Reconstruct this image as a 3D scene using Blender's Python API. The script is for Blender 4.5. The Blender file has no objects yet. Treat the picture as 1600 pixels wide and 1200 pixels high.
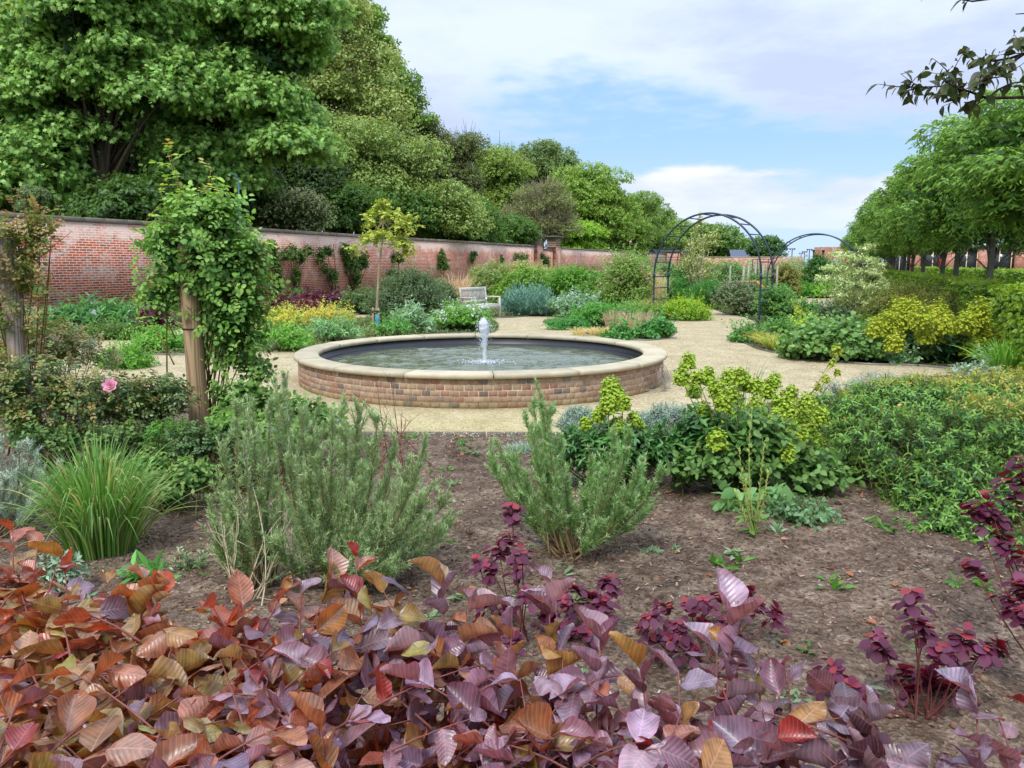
import bpy, math
import numpy as np
from math import radians, sin, cos, tan, atan, pi, sqrt

# ------------------------------------------------------------------ camera, world, sun, exposure
scene = bpy.context.scene
F = 1210.0                      # focal length in pixels of the 1600 px wide photograph
PITCH = radians(8.83)
EYE = 1.65
cd = bpy.data.cameras.new("camera")
cam = bpy.data.objects.new("camera", cd)
scene.collection.objects.link(cam)
cam.location = (0, 0, EYE)
cam.rotation_euler = (radians(90) - PITCH, 0, 0)
cd.sensor_width = 36.0
cd.lens = F / 1600 * 36
cd.clip_start = 0.05
cd.clip_end = 3000
scene.camera = cam

SUN_EL, SUN_AZ = radians(52), radians(205)      # azimuth clockwise from +Y (behind the camera, a little left)
world = bpy.data.worlds.new("World")
scene.world = world
world.use_nodes = True
wt = world.node_tree
wn, wl = wt.nodes, wt.links
wn.clear()


def wnode(t, **k):
    n = wn.new(t)
    for a, b in k.items():
        setattr(n, a, b)
    return n


def wmath(op, a, b=None, clamp=False):
    n = wnode('ShaderNodeMath', operation=op)
    n.use_clamp = clamp
    for i, v in enumerate((a, b)):
        if v is None:
            continue
        if isinstance(v, (int, float)):
            n.inputs[i].default_value = v
        else:
            wl.new(v, n.inputs[i])
    return n.outputs[0]


def wramp(fac, lo, hi):
    n = wnode('ShaderNodeMapRange', interpolation_type='SMOOTHSTEP')
    wl.new(fac, n.inputs[0])
    n.inputs[1].default_value, n.inputs[2].default_value = lo, hi
    return n.outputs[0]


def wmix(fac, a, b):
    n = wnode('ShaderNodeMix', data_type='RGBA')
    if isinstance(fac, (int, float)):
        n.inputs[0].default_value = fac
    else:
        wl.new(fac, n.inputs[0])
    for i, v in ((6, a), (7, b)):
        if isinstance(v, tuple):
            n.inputs[i].default_value = (*v, 1)
        else:
            wl.new(v, n.inputs[i])
    return n.outputs[2]


sky = wnode('ShaderNodeTexSky', sky_type='NISHITA')
sky.sun_disc = False
sky.sun_elevation = SUN_EL
sky.sun_rotation = SUN_AZ
sky.air_density = 1.0
sky.dust_density = 1.5
tc = wnode('ShaderNodeTexCoord')
sep = wnode('ShaderNodeSeparateXYZ')
wl.new(tc.outputs['Generated'], sep.inputs[0])
zz = wmath('MAXIMUM', sep.outputs[2], 0.0)
den = wmath('ADD', zz, 0.10)
cx = wmath('DIVIDE', sep.outputs[0], den)
cy = wmath('DIVIDE', sep.outputs[1], den)
comb = wnode('ShaderNodeCombineXYZ')
wl.new(cx, comb.inputs[0]); wl.new(cy, comb.inputs[1])
comb.inputs[2].default_value = 3.7
n1 = wnode('ShaderNodeTexNoise')
wl.new(comb.outputs[0], n1.inputs['Vector'])
n1.inputs['Scale'].default_value = 0.85
n1.inputs['Detail'].default_value = 6
n1.inputs['Roughness'].default_value = 0.58
mp = wnode('ShaderNodeMapping')
mp.inputs['Scale'].default_value = (5.0, 5.0, 19.0)
mp.inputs['Location'].default_value = (2.3, 1.2, 0.6)
wl.new(tc.outputs['Generated'], mp.inputs[0])
n2 = wnode('ShaderNodeTexNoise')
wl.new(mp.outputs[0], n2.inputs['Vector'])
n2.inputs['Scale'].default_value = 1.0
n2.inputs['Detail'].default_value = 7
n2.inputs['Roughness'].default_value = 0.55
K = 10.0
# veil of high cloud: covers everything above ~12 degrees, breaks into blue below
veil_t = wmath('ADD', n1.outputs['Fac'], wmath('MULTIPLY', wmath('SUBTRACT', zz, 0.19), 2.3))
veil = wramp(veil_t, 0.38, 0.56)
veilcol = wmix(wramp(n1.outputs['Fac'], 0.40, 0.62), (0.62 * K, 0.69 * K, 0.82 * K), (0.45 * K, 0.51 * K, 0.68 * K))
bluecol = wmix(0.72, sky.outputs[0], (0.30 * K, 0.51 * K, 0.82 * K))
lowpale = wmath('SUBTRACT', 1.0, wramp(zz, 0.0, 0.17))
bluecol = wmix(wmath('MULTIPLY', lowpale, 0.7), bluecol, (0.52 * K, 0.65 * K, 0.84 * K))
c0 = wmix(wmath('MULTIPLY', veil, 0.9), bluecol, veilcol)
win = wmath('MULTIPLY', wramp(zz, 0.022, 0.05), wmath('SUBTRACT', 1.0, wramp(zz, 0.085, 0.135)))
cum_t = wmath('ADD', n2.outputs['Fac'], wmath('MULTIPLY', wmath('SUBTRACT', win, 0.75), 0.35))
cum = wramp(cum_t, 0.41, 0.57)
cumcol = wmix(wramp(n2.outputs['Fac'], 0.45, 0.72), (0.52 * K, 0.59 * K, 0.75 * K), (0.72 * K, 0.73 * K, 0.78 * K))
cumcol = wmix(wramp(zz, 0.03, 0.09), (0.56 * K, 0.65 * K, 0.82 * K), cumcol)
c1 = wmix(wmath('MULTIPLY', cum, wramp(win, 0.0, 0.5)), c0, cumcol)
# soft light added out of view, as from thin cloud: the sky brightens from 25 degrees upwards
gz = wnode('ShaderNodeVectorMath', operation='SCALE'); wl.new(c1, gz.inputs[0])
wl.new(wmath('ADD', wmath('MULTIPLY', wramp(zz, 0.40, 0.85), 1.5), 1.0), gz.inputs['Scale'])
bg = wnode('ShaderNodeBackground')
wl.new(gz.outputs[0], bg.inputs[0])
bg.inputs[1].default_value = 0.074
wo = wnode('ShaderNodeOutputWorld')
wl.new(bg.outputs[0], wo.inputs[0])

sl = bpy.data.lights.new("sun", 'SUN')
sl.energy = 1.5
sl.angle = radians(14)
sl.color = (1.0, 0.95, 0.87)
so = bpy.data.objects.new("sun", sl)
scene.collection.objects.link(so)
so.rotation_euler = (radians(90) - SUN_EL, 0, -SUN_AZ + pi)
scene.view_settings.view_transform = 'Standard'
scene.view_settings.look = 'None'
scene.view_settings.exposure = 0.98
scene.view_settings.gamma = 1
scene.view_settings.use_curve_mapping = False
scene.render.engine = 'CYCLES'
cyc = scene.cycles
cyc.max_bounces = 8
cyc.diffuse_bounces = 5
cyc.glossy_bounces = 3
cyc.transmission_bounces = 4
cyc.transparent_max_bounces = 6
cyc.use_denoising = True
cyc.use_adaptive_sampling = True
cyc.adaptive_threshold = 0.02
cyc.sample_clamp_indirect = 6

# ------------------------------------------------------------------ coordinates
CP, SP = cos(PITCH), sin(PITCH)
def ray(px, py):
    u, v = px - 800.0, 600.0 - py
    return np.array([u, F * CP + v * SP, v * CP - F * SP])
def G(px, py, z=0.0):
    """ground point seen at a pixel of the photograph"""
    r = ray(px, py); t = (z - EYE) / r[2]
    return np.array([r[0] * t, r[1] * t, z])
def W(px, py, Y):
    r = ray(px, py); t = Y / r[1]
    return np.array([r[0] * t, Y, EYE + r[2] * t])
AX = radians(22.0)
AD = np.array([sin(AX), cos(AX)]); AP = np.array([cos(AX), -sin(AX)])
def A(s, p, z=0.0):
    """garden axes: s metres along the long wall, p metres to its right of the camera"""
    q = s * AD + p * AP
    return np.array([q[0], q[1], z])
WALLP = -20.6
def onwall(px, py, off=0.0):
    r = ray(px, py)
    t = (WALLP + off) / (r[0] * AP[0] + r[1] * AP[1])
    q = r * t
    return np.array([q[0], q[1], EYE + q[2]])
def ps(px, s):
    """p on the cross line at distance s seen at column px"""
    k = (px - 800) / 1225.0
    return s * (k * AD[1] - AD[0]) / (AP[0] - AP[1] * k)
def L(c):
    return tuple((x / 255 / 12.92 if x <= 10 else ((x / 255 + 0.055) / 1.055) ** 2.4) for x in c)

rng = np.random.default_rng(11)

# value noise
_tab = np.random.default_rng(5).random((256, 256))
def vnoise(x, y):
    x = np.asarray(x, float); y = np.asarray(y, float)
    xi = np.floor(x).astype(int); yi = np.floor(y).astype(int)
    fx = x - xi; fy = y - yi
    fx = fx * fx * (3 - 2 * fx); fy = fy * fy * (3 - 2 * fy)
    a = _tab[xi % 256, yi % 256]; b = _tab[(xi + 1) % 256, yi % 256]
    c = _tab[xi % 256, (yi + 1) % 256]; d = _tab[(xi + 1) % 256, (yi + 1) % 256]
    return (a * (1 - fx) + b * fx) * (1 - fy) + (c * (1 - fx) + d * fx) * fy
def fbm(x, y, o=4):
    s = 0; a = 0.5
    for k in range(o):
        s = s + a * (vnoise(x * 2 ** k + 13.1 * k, y * 2 ** k + 7.7 * k) - 0.5); a *= 0.5
    return s

# ------------------------------------------------------------------ materials
MATS = {}
def nodes_of(name):
    m = bpy.data.materials.new(name); m.use_nodes = True
    n = m.node_tree.nodes; n.clear()
    out = n.new('ShaderNodeOutputMaterial')
    return m, n, m.node_tree.links, out

def leaf_mat(name, trans=0.44, rough=0.5, spec=0.4, tmul=(1.2, 1.08, 0.8), noise=0.0, gain=1.2):
    if name in MATS: return MATS[name]
    m, n, l, out = nodes_of(name)
    at = n.new('ShaderNodeAttribute'); at.attribute_name = 'tint'
    gq = n.new('ShaderNodeVectorMath'); gq.operation = 'SCALE'; l.new(at.outputs['Color'], gq.inputs[0]); gq.inputs['Scale'].default_value = gain
    col = gq.outputs[0]
    if noise:
        tc = n.new('ShaderNodeTexCoord'); nz = n.new('ShaderNodeTexNoise')
        l.new(tc.outputs['Object'], nz.inputs['Vector']); nz.inputs['Scale'].default_value = 90; nz.inputs['Detail'].default_value = 4
        mr = n.new('ShaderNodeMapRange'); l.new(nz.outputs['Fac'], mr.inputs[0])
        mr.inputs[1].default_value, mr.inputs[2].default_value = 0.3, 0.7
        mr.inputs[3].default_value, mr.inputs[4].default_value = 1 - noise, 1 + noise
        mx = n.new('ShaderNodeVectorMath'); mx.operation = 'SCALE'
        l.new(col, mx.inputs[0]); l.new(mr.outputs[0], mx.inputs['Scale']); col = mx.outputs[0]
    b = n.new('ShaderNodeBsdfPrincipled'); l.new(col, b.inputs['Base Color'])
    b.inputs['Roughness'].default_value = rough
    b.inputs['Specular IOR Level'].default_value = spec
    vm = n.new('ShaderNodeVectorMath'); vm.operation = 'MULTIPLY'
    l.new(col, vm.inputs[0]); vm.inputs[1].default_value = tmul
    t = n.new('ShaderNodeBsdfTranslucent'); l.new(vm.outputs[0], t.inputs['Color'])
    mx = n.new('ShaderNodeMixShader'); mx.inputs[0].default_value = trans
    l.new(b.outputs[0], mx.inputs[1]); l.new(t.outputs[0], mx.inputs[2]); l.new(mx.outputs[0], out.inputs[0])
    MATS[name] = m
    return m

def tint_mat(name, rough=0.8, spec=0.2, bump=0.0, bscale=60.0, metallic=0.0, noise=0.25, nscale=8.0):
    """opaque surface coloured by the mesh's tint attribute, mottled by noise"""
    if name in MATS: return MATS[name]
    m, n, l, out = nodes_of(name)
    at = n.new('ShaderNodeAttribute'); at.attribute_name = 'tint'
    tc = n.new('ShaderNodeTexCoord'); nz = n.new('ShaderNodeTexNoise')
    l.new(tc.outputs['Object'], nz.inputs['Vector']); nz.inputs['Scale'].default_value = nscale; nz.inputs['Detail'].default_value = 8
    nz.inputs['Roughness'].default_value = 0.65
    mr = n.new('ShaderNodeMapRange'); l.new(nz.outputs['Fac'], mr.inputs[0])
    mr.inputs[1].default_value, mr.inputs[2].default_value = 0.25, 0.75
    mr.inputs[3].default_value, mr.inputs[4].default_value = 1 - noise, 1 + noise
    sc = n.new('ShaderNodeVectorMath'); sc.operation = 'SCALE'
    l.new(at.outputs['Color'], sc.inputs[0]); l.new(mr.outputs[0], sc.inputs['Scale'])
    b = n.new('ShaderNodeBsdfPrincipled'); l.new(sc.outputs[0], b.inputs['Base Color'])
    b.inputs['Roughness'].default_value = rough; b.inputs['Specular IOR Level'].default_value = spec
    b.inputs['Metallic'].default_value = metallic
    if bump:
        n2 = n.new('ShaderNodeTexNoise'); l.new(tc.outputs['Object'], n2.inputs['Vector']); n2.inputs['Scale'].default_value = bscale
        n2.inputs['Detail'].default_value = 5
        bp = n.new('ShaderNodeBump'); bp.inputs['Strength'].default_value = bump; bp.inputs['Distance'].default_value = 0.01
        l.new(n2.outputs['Fac'], bp.inputs['Height']); l.new(bp.outputs[0], b.inputs['Normal'])
    l.new(b.outputs[0], out.inputs[0])
    MATS[name] = m
    return m

LEAF = leaf_mat('leaf')
LEAFG = leaf_mat('glossy_leaf', trans=0.38, rough=0.36, spec=0.55)
LEAFT = leaf_mat('tree_leaf', trans=0.48, rough=0.5, spec=0.45, tmul=(1.2, 1.0, .85), gain=1.38)
LEAFS = leaf_mat('silver_leaf', trans=0.15, rough=0.7, spec=0.15, tmul=(1.1, 1.15, 0.9))
LEAFP = leaf_mat('purple_leaf', trans=0.30, rough=0.5, spec=0.4, tmul=(2.4, 0.7, 0.6), gain=1.05)
def vein_mat(name, trans, rough, spec, tmul, vcol, vstr=.5, bump=.5):
    """leaf blade with midrib and paired side veins laid out in the leaf's own coordinates"""
    m, n, l, out = nodes_of(name)
    def M(op, a, b=None, c=None):
        q = n.new('ShaderNodeMath'); q.operation = op
        for i, v in enumerate((a, b, c)):
            if v is None: continue
            if isinstance(v, (int, float)): q.inputs[i].default_value = v
            else: l.new(v, q.inputs[i])
        return q.outputs[0]
    def R(f, a, b, c=0., d=1.):
        q = n.new('ShaderNodeMapRange'); q.interpolation_type = 'SMOOTHSTEP'; l.new(f, q.inputs[0])
        for i, v in enumerate((a, b, c, d)): q.inputs[i + 1].default_value = v
        return q.outputs[0]
    at = n.new('ShaderNodeAttribute'); at.attribute_name = 'tint'
    au = n.new('ShaderNodeAttribute'); au.attribute_name = 'luv'
    sp = n.new('ShaderNodeSeparateXYZ'); l.new(au.outputs['Vector'], sp.inputs[0])
    ax_ = M('ABSOLUTE', sp.outputs[0]); ph = M('FRACT', M('MULTIPLY_ADD', ax_, -7.0, M('MULTIPLY', sp.outputs[1], 9.0)))
    tri = M('ABSOLUTE', M('SUBTRACT', ph, .5))                  # 0 between veins, .5 on a vein
    vein = M('MAXIMUM', R(tri, .40, .49), R(ax_, .022, .008))
    cb = n.new('ShaderNodeTexNoise'); cb.inputs['Scale'].default_value = 3.2; cb.inputs['Detail'].default_value = 5
    l.new(au.outputs['Vector'], cb.inputs['Vector'])
    blot = R(cb.outputs['Fac'], .3, .7, .62, 1.34)
    edge = R(tri, .0, .5, .97, 1.04)
    sc = n.new('ShaderNodeVectorMath'); sc.operation = 'SCALE'; l.new(at.outputs['Color'], sc.inputs[0]); l.new(M('MULTIPLY', blot, edge), sc.inputs['Scale'])
    mx = n.new('ShaderNodeMix'); mx.data_type = 'RGBA'; l.new(M('MULTIPLY', vein, vstr), mx.inputs[0]); l.new(sc.outputs[0], mx.inputs[6])
    v2 = n.new('ShaderNodeVectorMath'); v2.operation = 'MULTIPLY_ADD'; l.new(at.outputs['Color'], v2.inputs[0]); v2.inputs[1].default_value = (1.3, 1.2, 1.2); v2.inputs[2].default_value = vcol
    l.new(v2.outputs[0], mx.inputs[7]); col = mx.outputs[2]
    b = n.new('ShaderNodeBsdfPrincipled'); l.new(col, b.inputs['Base Color']); b.inputs['Roughness'].default_value = rough; b.inputs['Specular IOR Level'].default_value = spec
    bp = n.new('ShaderNodeBump'); bp.inputs['Strength'].default_value = bump; bp.inputs['Distance'].default_value = .0035
    l.new(M('ADD', M('MULTIPLY', tri, -.8), M('MULTIPLY', cb.outputs['Fac'], .8)), bp.inputs['Height']); l.new(bp.outputs[0], b.inputs['Normal'])
    vm = n.new('ShaderNodeVectorMath'); vm.operation = 'MULTIPLY'; l.new(col, vm.inputs[0]); vm.inputs[1].default_value = tmul
    t = n.new('ShaderNodeBsdfTranslucent'); l.new(vm.outputs[0], t.inputs['Color'])
    ms = n.new('ShaderNodeMixShader'); ms.inputs[0].default_value = trans
    l.new(b.outputs[0], ms.inputs[1]); l.new(t.outputs[0], ms.inputs[2]); l.new(ms.outputs[0], out.inputs[0])
    return m
LEAFB = vein_mat('beech_leaf', .30, .37, .95, (2.0, .8, .42), (.13, .10, .09), .55, .32)
PETAL = leaf_mat('petal', trans=0.3, rough=0.6, spec=0.2, tmul=(1.0, 1.0, .95), gain=1.0)
BARK = tint_mat('bark', 0.9, 0.1, 0.6, 30)
STONE = tint_mat('stone', 0.85, 0.2, 0.35, 45, noise=0.2, nscale=4)
BRICK = tint_mat('brick', 0.9, 0.15, 0.5, 70, noise=0.28, nscale=22)
METAL = tint_mat('painted_metal', 0.45, 0.5, 0.0, noise=0.1)
TIMBER = tint_mat('weathered_timber', 0.85, 0.15, 0.4, 60, noise=0.2, nscale=12)
PLAIN = tint_mat('matt', 0.8, 0.2, 0.0, noise=0.15)

# ------------------------------------------------------------------ mesh building
def nrm(v):
    return v / np.maximum(np.linalg.norm(v, axis=-1, keepdims=True), 1e-9)
def frames(d, n):
    y = nrm(d); x = nrm(np.cross(y, n)); z = np.cross(x, y)
    return np.stack([x, y, z], -1)
UP = np.array([0, 0, 1.0])

class MB:
    def __init__(self, uv=False): self.v = []; self.f = []; self.c = []; self.n = 0; self.uv = uv; self.u = []
    def add(self, V, Fc, C, mi=0):
        V = np.asarray(V, float).reshape(-1, 3); Fc = np.asarray(Fc, int)
        C = np.asarray(C, float)
        if C.ndim == 1: C = np.broadcast_to(C, (len(V), 3))
        self.v.append(V); self.c.append(C); self.f.append((Fc + self.n, mi)); self.n += len(V)
        return self
    def build(self, name, mats, parent=None, smooth=False, origin=None):
        V = np.concatenate(self.v); C = np.concatenate(self.c)
        o = np.array(origin if origin is not None else (parent['_loc'] if parent is not None else (0, 0, 0)), float)
        V = V - o
        me = bpy.data.meshes.new(name)
        loops = np.concatenate([f.ravel() for f, _ in self.f])
        tot = np.concatenate([np.full(len(f), f.shape[1]) for f, _ in self.f])
        mi = np.concatenate([np.full(len(f), m) for f, m in self.f])
        st = np.concatenate([[0], np.cumsum(tot)[:-1]])
        me.vertices.add(len(V)); me.vertices.foreach_set('co', V.astype(np.float32).ravel())
        me.loops.add(len(loops)); me.loops.foreach_set('vertex_index', loops.astype(np.int32))
        me.polygons.add(len(tot)); me.polygons.foreach_set('loop_start', st.astype(np.int32))
        if not isinstance(mats, (list, tuple)): mats = [mats]
        for m in mats: me.materials.append(m)
        if len(mats) > 1: me.polygons.foreach_set('material_index', mi.astype(np.int32))
        if smooth: me.polygons.foreach_set('use_smooth', np.ones(len(tot), bool))
        a = me.attributes.new('tint', 'FLOAT_COLOR', 'POINT')
        c4 = np.ones((len(V), 4), np.float32); c4[:, :3] = np.clip(C, 0, 1)
        a.data.foreach_set('color', c4.ravel())
        if self.uv:
            a = me.attributes.new('luv', 'FLOAT_VECTOR', 'POINT'); a.data.foreach_set('vector', np.concatenate(self.u).astype(np.float32).ravel())
        me.update(calc_edges=True)
        ob = bpy.data.objects.new(name, me)
        scene.collection.objects.link(ob)
        if parent is not None: ob.parent = parent
        elif origin is not None: ob.location = origin
        return ob

def thing(name, label, cat, loc, group=None):
    o = bpy.data.objects.new(name, None); scene.collection.objects.link(o)
    o.empty_display_size = 0.2
    o.location = tuple(float(x) for x in loc)
    o['_loc'] = [float(x) for x in loc]
    o['label'] = label; o['category'] = cat
    if group: o['group'] = group
    return o
def tag(o, label, cat, group=None, kind=None):
    if label: o['label'] = label
    if cat: o['category'] = cat
    if group: o['group'] = group
    if kind: o['kind'] = kind
    return o
def struct(o): o['kind'] = 'structure'; return o
def copy_tree(src, loc, rotz, label, group=None, scl=1.0):
    r = src.copy(); scene.collection.objects.link(r)
    r.location = tuple(float(x) for x in loc); r.rotation_euler = (0, 0, rotz); r.scale = (scl, scl, scl)
    r['label'] = label
    if group: r['group'] = group
    for ch in list(src.children):
        c = ch.copy(); scene.collection.objects.link(c); c.parent = r
        for g in ch.children:
            d = g.copy(); scene.collection.objects.link(d); d.parent = c
    return r

# boxes, rings, tubes
BF = np.array([[0, 3, 2, 1], [4, 5, 6, 7], [0, 1, 5, 4], [1, 2, 6, 5], [2, 3, 7, 6], [3, 0, 4, 7]])
def box(mb, c, size, col, ax=(1, 0, 0), ay=(0, 1, 0), az=(0, 0, 1), mi=0):
    c = np.asarray(c, float); ax, ay, az = (np.asarray(a, float) for a in (ax, ay, az))
    h = np.asarray(size, float) / 2
    V = [c + sx * h[0] * ax + sy * h[1] * ay + sz * h[2] * az for sz in (-1, 1) for sx, sy in ((-1, -1), (1, -1), (1, 1), (-1, 1))]
    mb.add(V, BF, col, mi)
def bbox_(mb, c, size, col, ax=(1, 0, 0), ay=(0, 1, 0), az=(0, 0, 1), bev=0.01, mi=0):
    """box with chamfered edges (three crossed slabs merged as a 24-vertex solid)"""
    c = np.asarray(c, float); A3 = np.array([ax, ay, az], float); h = np.asarray(size, float) / 2
    b = min(bev, 0.45 * h.min())
    V = []; idx = {}
    for k in range(3):
        for sx in (-1, 1):
            for sy in (-1, 1):
                for sz in (-1, 1):
                    s = np.array([sx, sy, sz]); d = h - b; d[k] = h[k]
                    idx[(k, sx, sy, sz)] = len(V); V.append(c + (s * d) @ A3)
    fs = []; tr = []
    for k in range(3):
        i, j = [(1, 2), (2, 0), (0, 1)][k]
        for s in (-1, 1):
            q = []
            for a, bb in ((-1, -1), (1, -1), (1, 1), (-1, 1)):
                t = [0, 0, 0]; t[k] = s; t[i] = a; t[j] = bb; q.append(idx[(k, *t)])
            fs.append(q if s > 0 else q[::-1])
    for k in range(3):           # edges along axis k
        i, j = [(1, 2), (2, 0), (0, 1)][k]
        for si in (-1, 1):
            for sj in (-1, 1):
                def P(face, sk):
                    t = [0, 0, 0]; t[k] = sk; t[i] = si; t[j] = sj; return idx[(face, *t)]
                q = [P(i, -1), P(i, 1), P(j, 1), P(j, -1)]
                fs.append(q if si * sj < 0 else q[::-1])
    for sx in (-1, 1):
        for sy in (-1, 1):
            for sz in (-1, 1):
                q = [idx[(0, sx, sy, sz)], idx[(1, sx, sy, sz)], idx[(2, sx, sy, sz)]]
                tr.append(q if sx * sy * sz > 0 else q[::-1])
    mb.add(V, fs, col, mi)
    mb.f.append((np.array(tr) + mb.n - len(V), mi))
def tubes(mb, P, R, col, sides=5, mi=0, cap=True):
    """P (N,K,3) polylines, R (K,) or (N,K) radii"""
    P = np.asarray(P, float)
    if P.ndim == 2: P = P[None]
    N, K_, _ = P.shape
    R = np.broadcast_to(np.asarray(R, float), (N, K_))
    T = np.gradient(P, axis=1); T = nrm(T)
    ref = np.where(np.abs(T[..., 2:3]) > 0.9, np.array([1.0, 0, 0]), UP)
    ref = ref[:, :1] * np.ones((1, K_, 1))
    a = nrm(np.cross(T, ref)); b = np.cross(T, a)
    th = np.arange(sides) * 2 * pi / sides
    V = P[:, :, None] + R[:, :, None, None] * (a[:, :, None] * np.cos(th)[None, None, :, None] + b[:, :, None] * np.sin(th)[None, None, :, None])
    idx = np.arange(N * K_ * sides).reshape(N, K_, sides)
    i0 = idx[:, :-1]; i1 = idx[:, 1:]
    Fq = np.stack([i0, np.roll(i0, -1, 2), np.roll(i1, -1, 2), i1], -1).reshape(-1, 4)
    col = np.asarray(col, float)
    if col.ndim == 2: col = np.repeat(col, K_ * sides, axis=0)
    mb.add(V.reshape(-1, 3), Fq, col, mi)
    if cap:
        caps = np.concatenate([idx[:, -1], idx[:, 0, ::-1]])
        mb.f.append((caps + mb.n - N * K_ * sides, mi))
def line(p, q, n=2):
    return np.array([np.asarray(p, float) * (1 - t) + np.asarray(q, float) * t for t in np.linspace(0, 1, n)])
def bez(s, e, bend, K_=5):
    s = np.asarray(s, float); e = np.asarray(e, float); c = (s + e) / 2 + bend
    t = np.linspace(0, 1, K_)[:, None]
    s, e, c = s[..., None, :], e[..., None, :], c[..., None, :]
    return (1 - t) ** 2 * s + 2 * t * (1 - t) * c + t ** 2 * e

# ------------------------------------------------------------------ leaf templates (length 1 along +Y, normal +Z)
def T_leaf(prof, fold=0.12, curve=-0.15, mid=1.0, edge=1.0):
    V = [(0, 0, 0)]; S_ = [mid]
    for t, w in prof:
        z = curve * t * t
        V += [(-w, t, z + fold * w), (0, t, z), (w, t, z + fold * w)]; S_ += [edge, mid, edge]
    V.append((0, 1, curve)); S_.append(edge)
    n = len(prof); tri = [[0, 2, 1], [0, 3, 2]]; q = []
    for k in range(n - 1):
        a = 1 + 3 * k; b = a + 3
        q += [[a, a + 1, b + 1, b], [a + 1, a + 2, b + 2, b + 1]]
    a = 1 + 3 * (n - 1); t = len(V) - 1
    tri += [[a, a + 1, t], [a + 1, a + 2, t]]
    return np.array(V, float), [np.array(tri)] + ([np.array(q)] if q else []), np.array(S_)
def T_rhomb(w=0.3, fold=0.25, curve=-0.1):
    V = np.array([(0, 0, 0), (w, 0.45, w * fold), (0, 1, curve), (-w, 0.45, w * fold)])
    return V, [np.array([[0, 1, 2], [0, 2, 3]])], np.ones(4)
NEEDLE = T_rhomb(0.055, 0.0, -0.05)
RH = T_rhomb(0.34)
RHN = T_rhomb(0.2)
OVAL = T_leaf([(.25, .26), (.55, .32), (.82, .18)], fold=.25, curve=-.15)
ROUND = T_leaf([(.15, .26), (.45, .42), (.8, .3)], fold=.15, curve=-.12)
LANCE = T_leaf([(.3, .13), (.65, .11)], fold=.3, curve=-.25)
LANCE2 = T_leaf([(.2, .13), (.5, .17), (.8, .1)], fold=.3, curve=-.2)
DISC = (np.array([(0, 0.5, -.1)] + [(0.5 * cos(a), 0.5 + 0.5 * sin(a), 0.05) for a in np.arange(6) * pi / 3]), [np.array([[0, 1 + k, 1 + (k + 1) % 6] for k in range(6)])], np.array([.8] + [1.0] * 6))
MAPLE = (np.array([(0, 0, 0), (.42, .12, .02), (.28, .38, -.03), (.5, .66, -.1), (.16, .62, 0), (0, 1, -.15), (-.16, .62, 0), (-.5, .66, -.1), (-.28, .38, -.03), (-.42, .12, .02)]),
         [np.array([[0, 1, 2], [0, 8, 9], [2, 3, 4], [8, 6, 7], [4, 5, 6]]), np.array([[0, 2, 4, 6]]), np.array([[0, 6, 8]])], np.ones(10))

def inst(mb, tpl, pos, R, scl, col, mi=0):
    tv, tfs, ts = tpl
    N = len(pos)
    if N == 0: return
    scl = np.broadcast_to(np.asarray(scl, float), (N,))
    V = np.einsum('nij,kj->nki', R, tv) * scl[:, None, None] + pos[:, None]
    C = np.asarray(col)[:, None] * (ts[None, :, None] if ts.ndim == 1 else ts[None])
    n0 = mb.n
    mb.v.append(V.reshape(-1, 3)); mb.c.append(C.reshape(-1, 3)); mb.n += N * len(tv)
    if mb.uv: mb.u.append(np.concatenate([np.tile(tv[:, :2], (N, 1)), np.repeat(rng.random(N), len(tv))[:, None]], 1))
    off = (np.arange(N) * len(tv) + n0)[:, None, None]
    for tf in tfs:
        mb.f.append(((tf[None] + off).reshape(-1, tf.shape[1]), mi))

def pick(pal, N, var=0.18):
    pal = np.array([L(c) if max(c) > 1 else c for c in pal])
    i = rng.integers(0, len(pal), N); j = rng.integers(0, len(pal), N); w = rng.random((N, 1)) * .6
    c = pal[i] * (1 - w) + pal[j] * w
    return c * (1 + rng.uniform(-var, var, (N, 1))) * (1 + rng.uniform(-var / 3, var / 3, (N, 3)))

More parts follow.
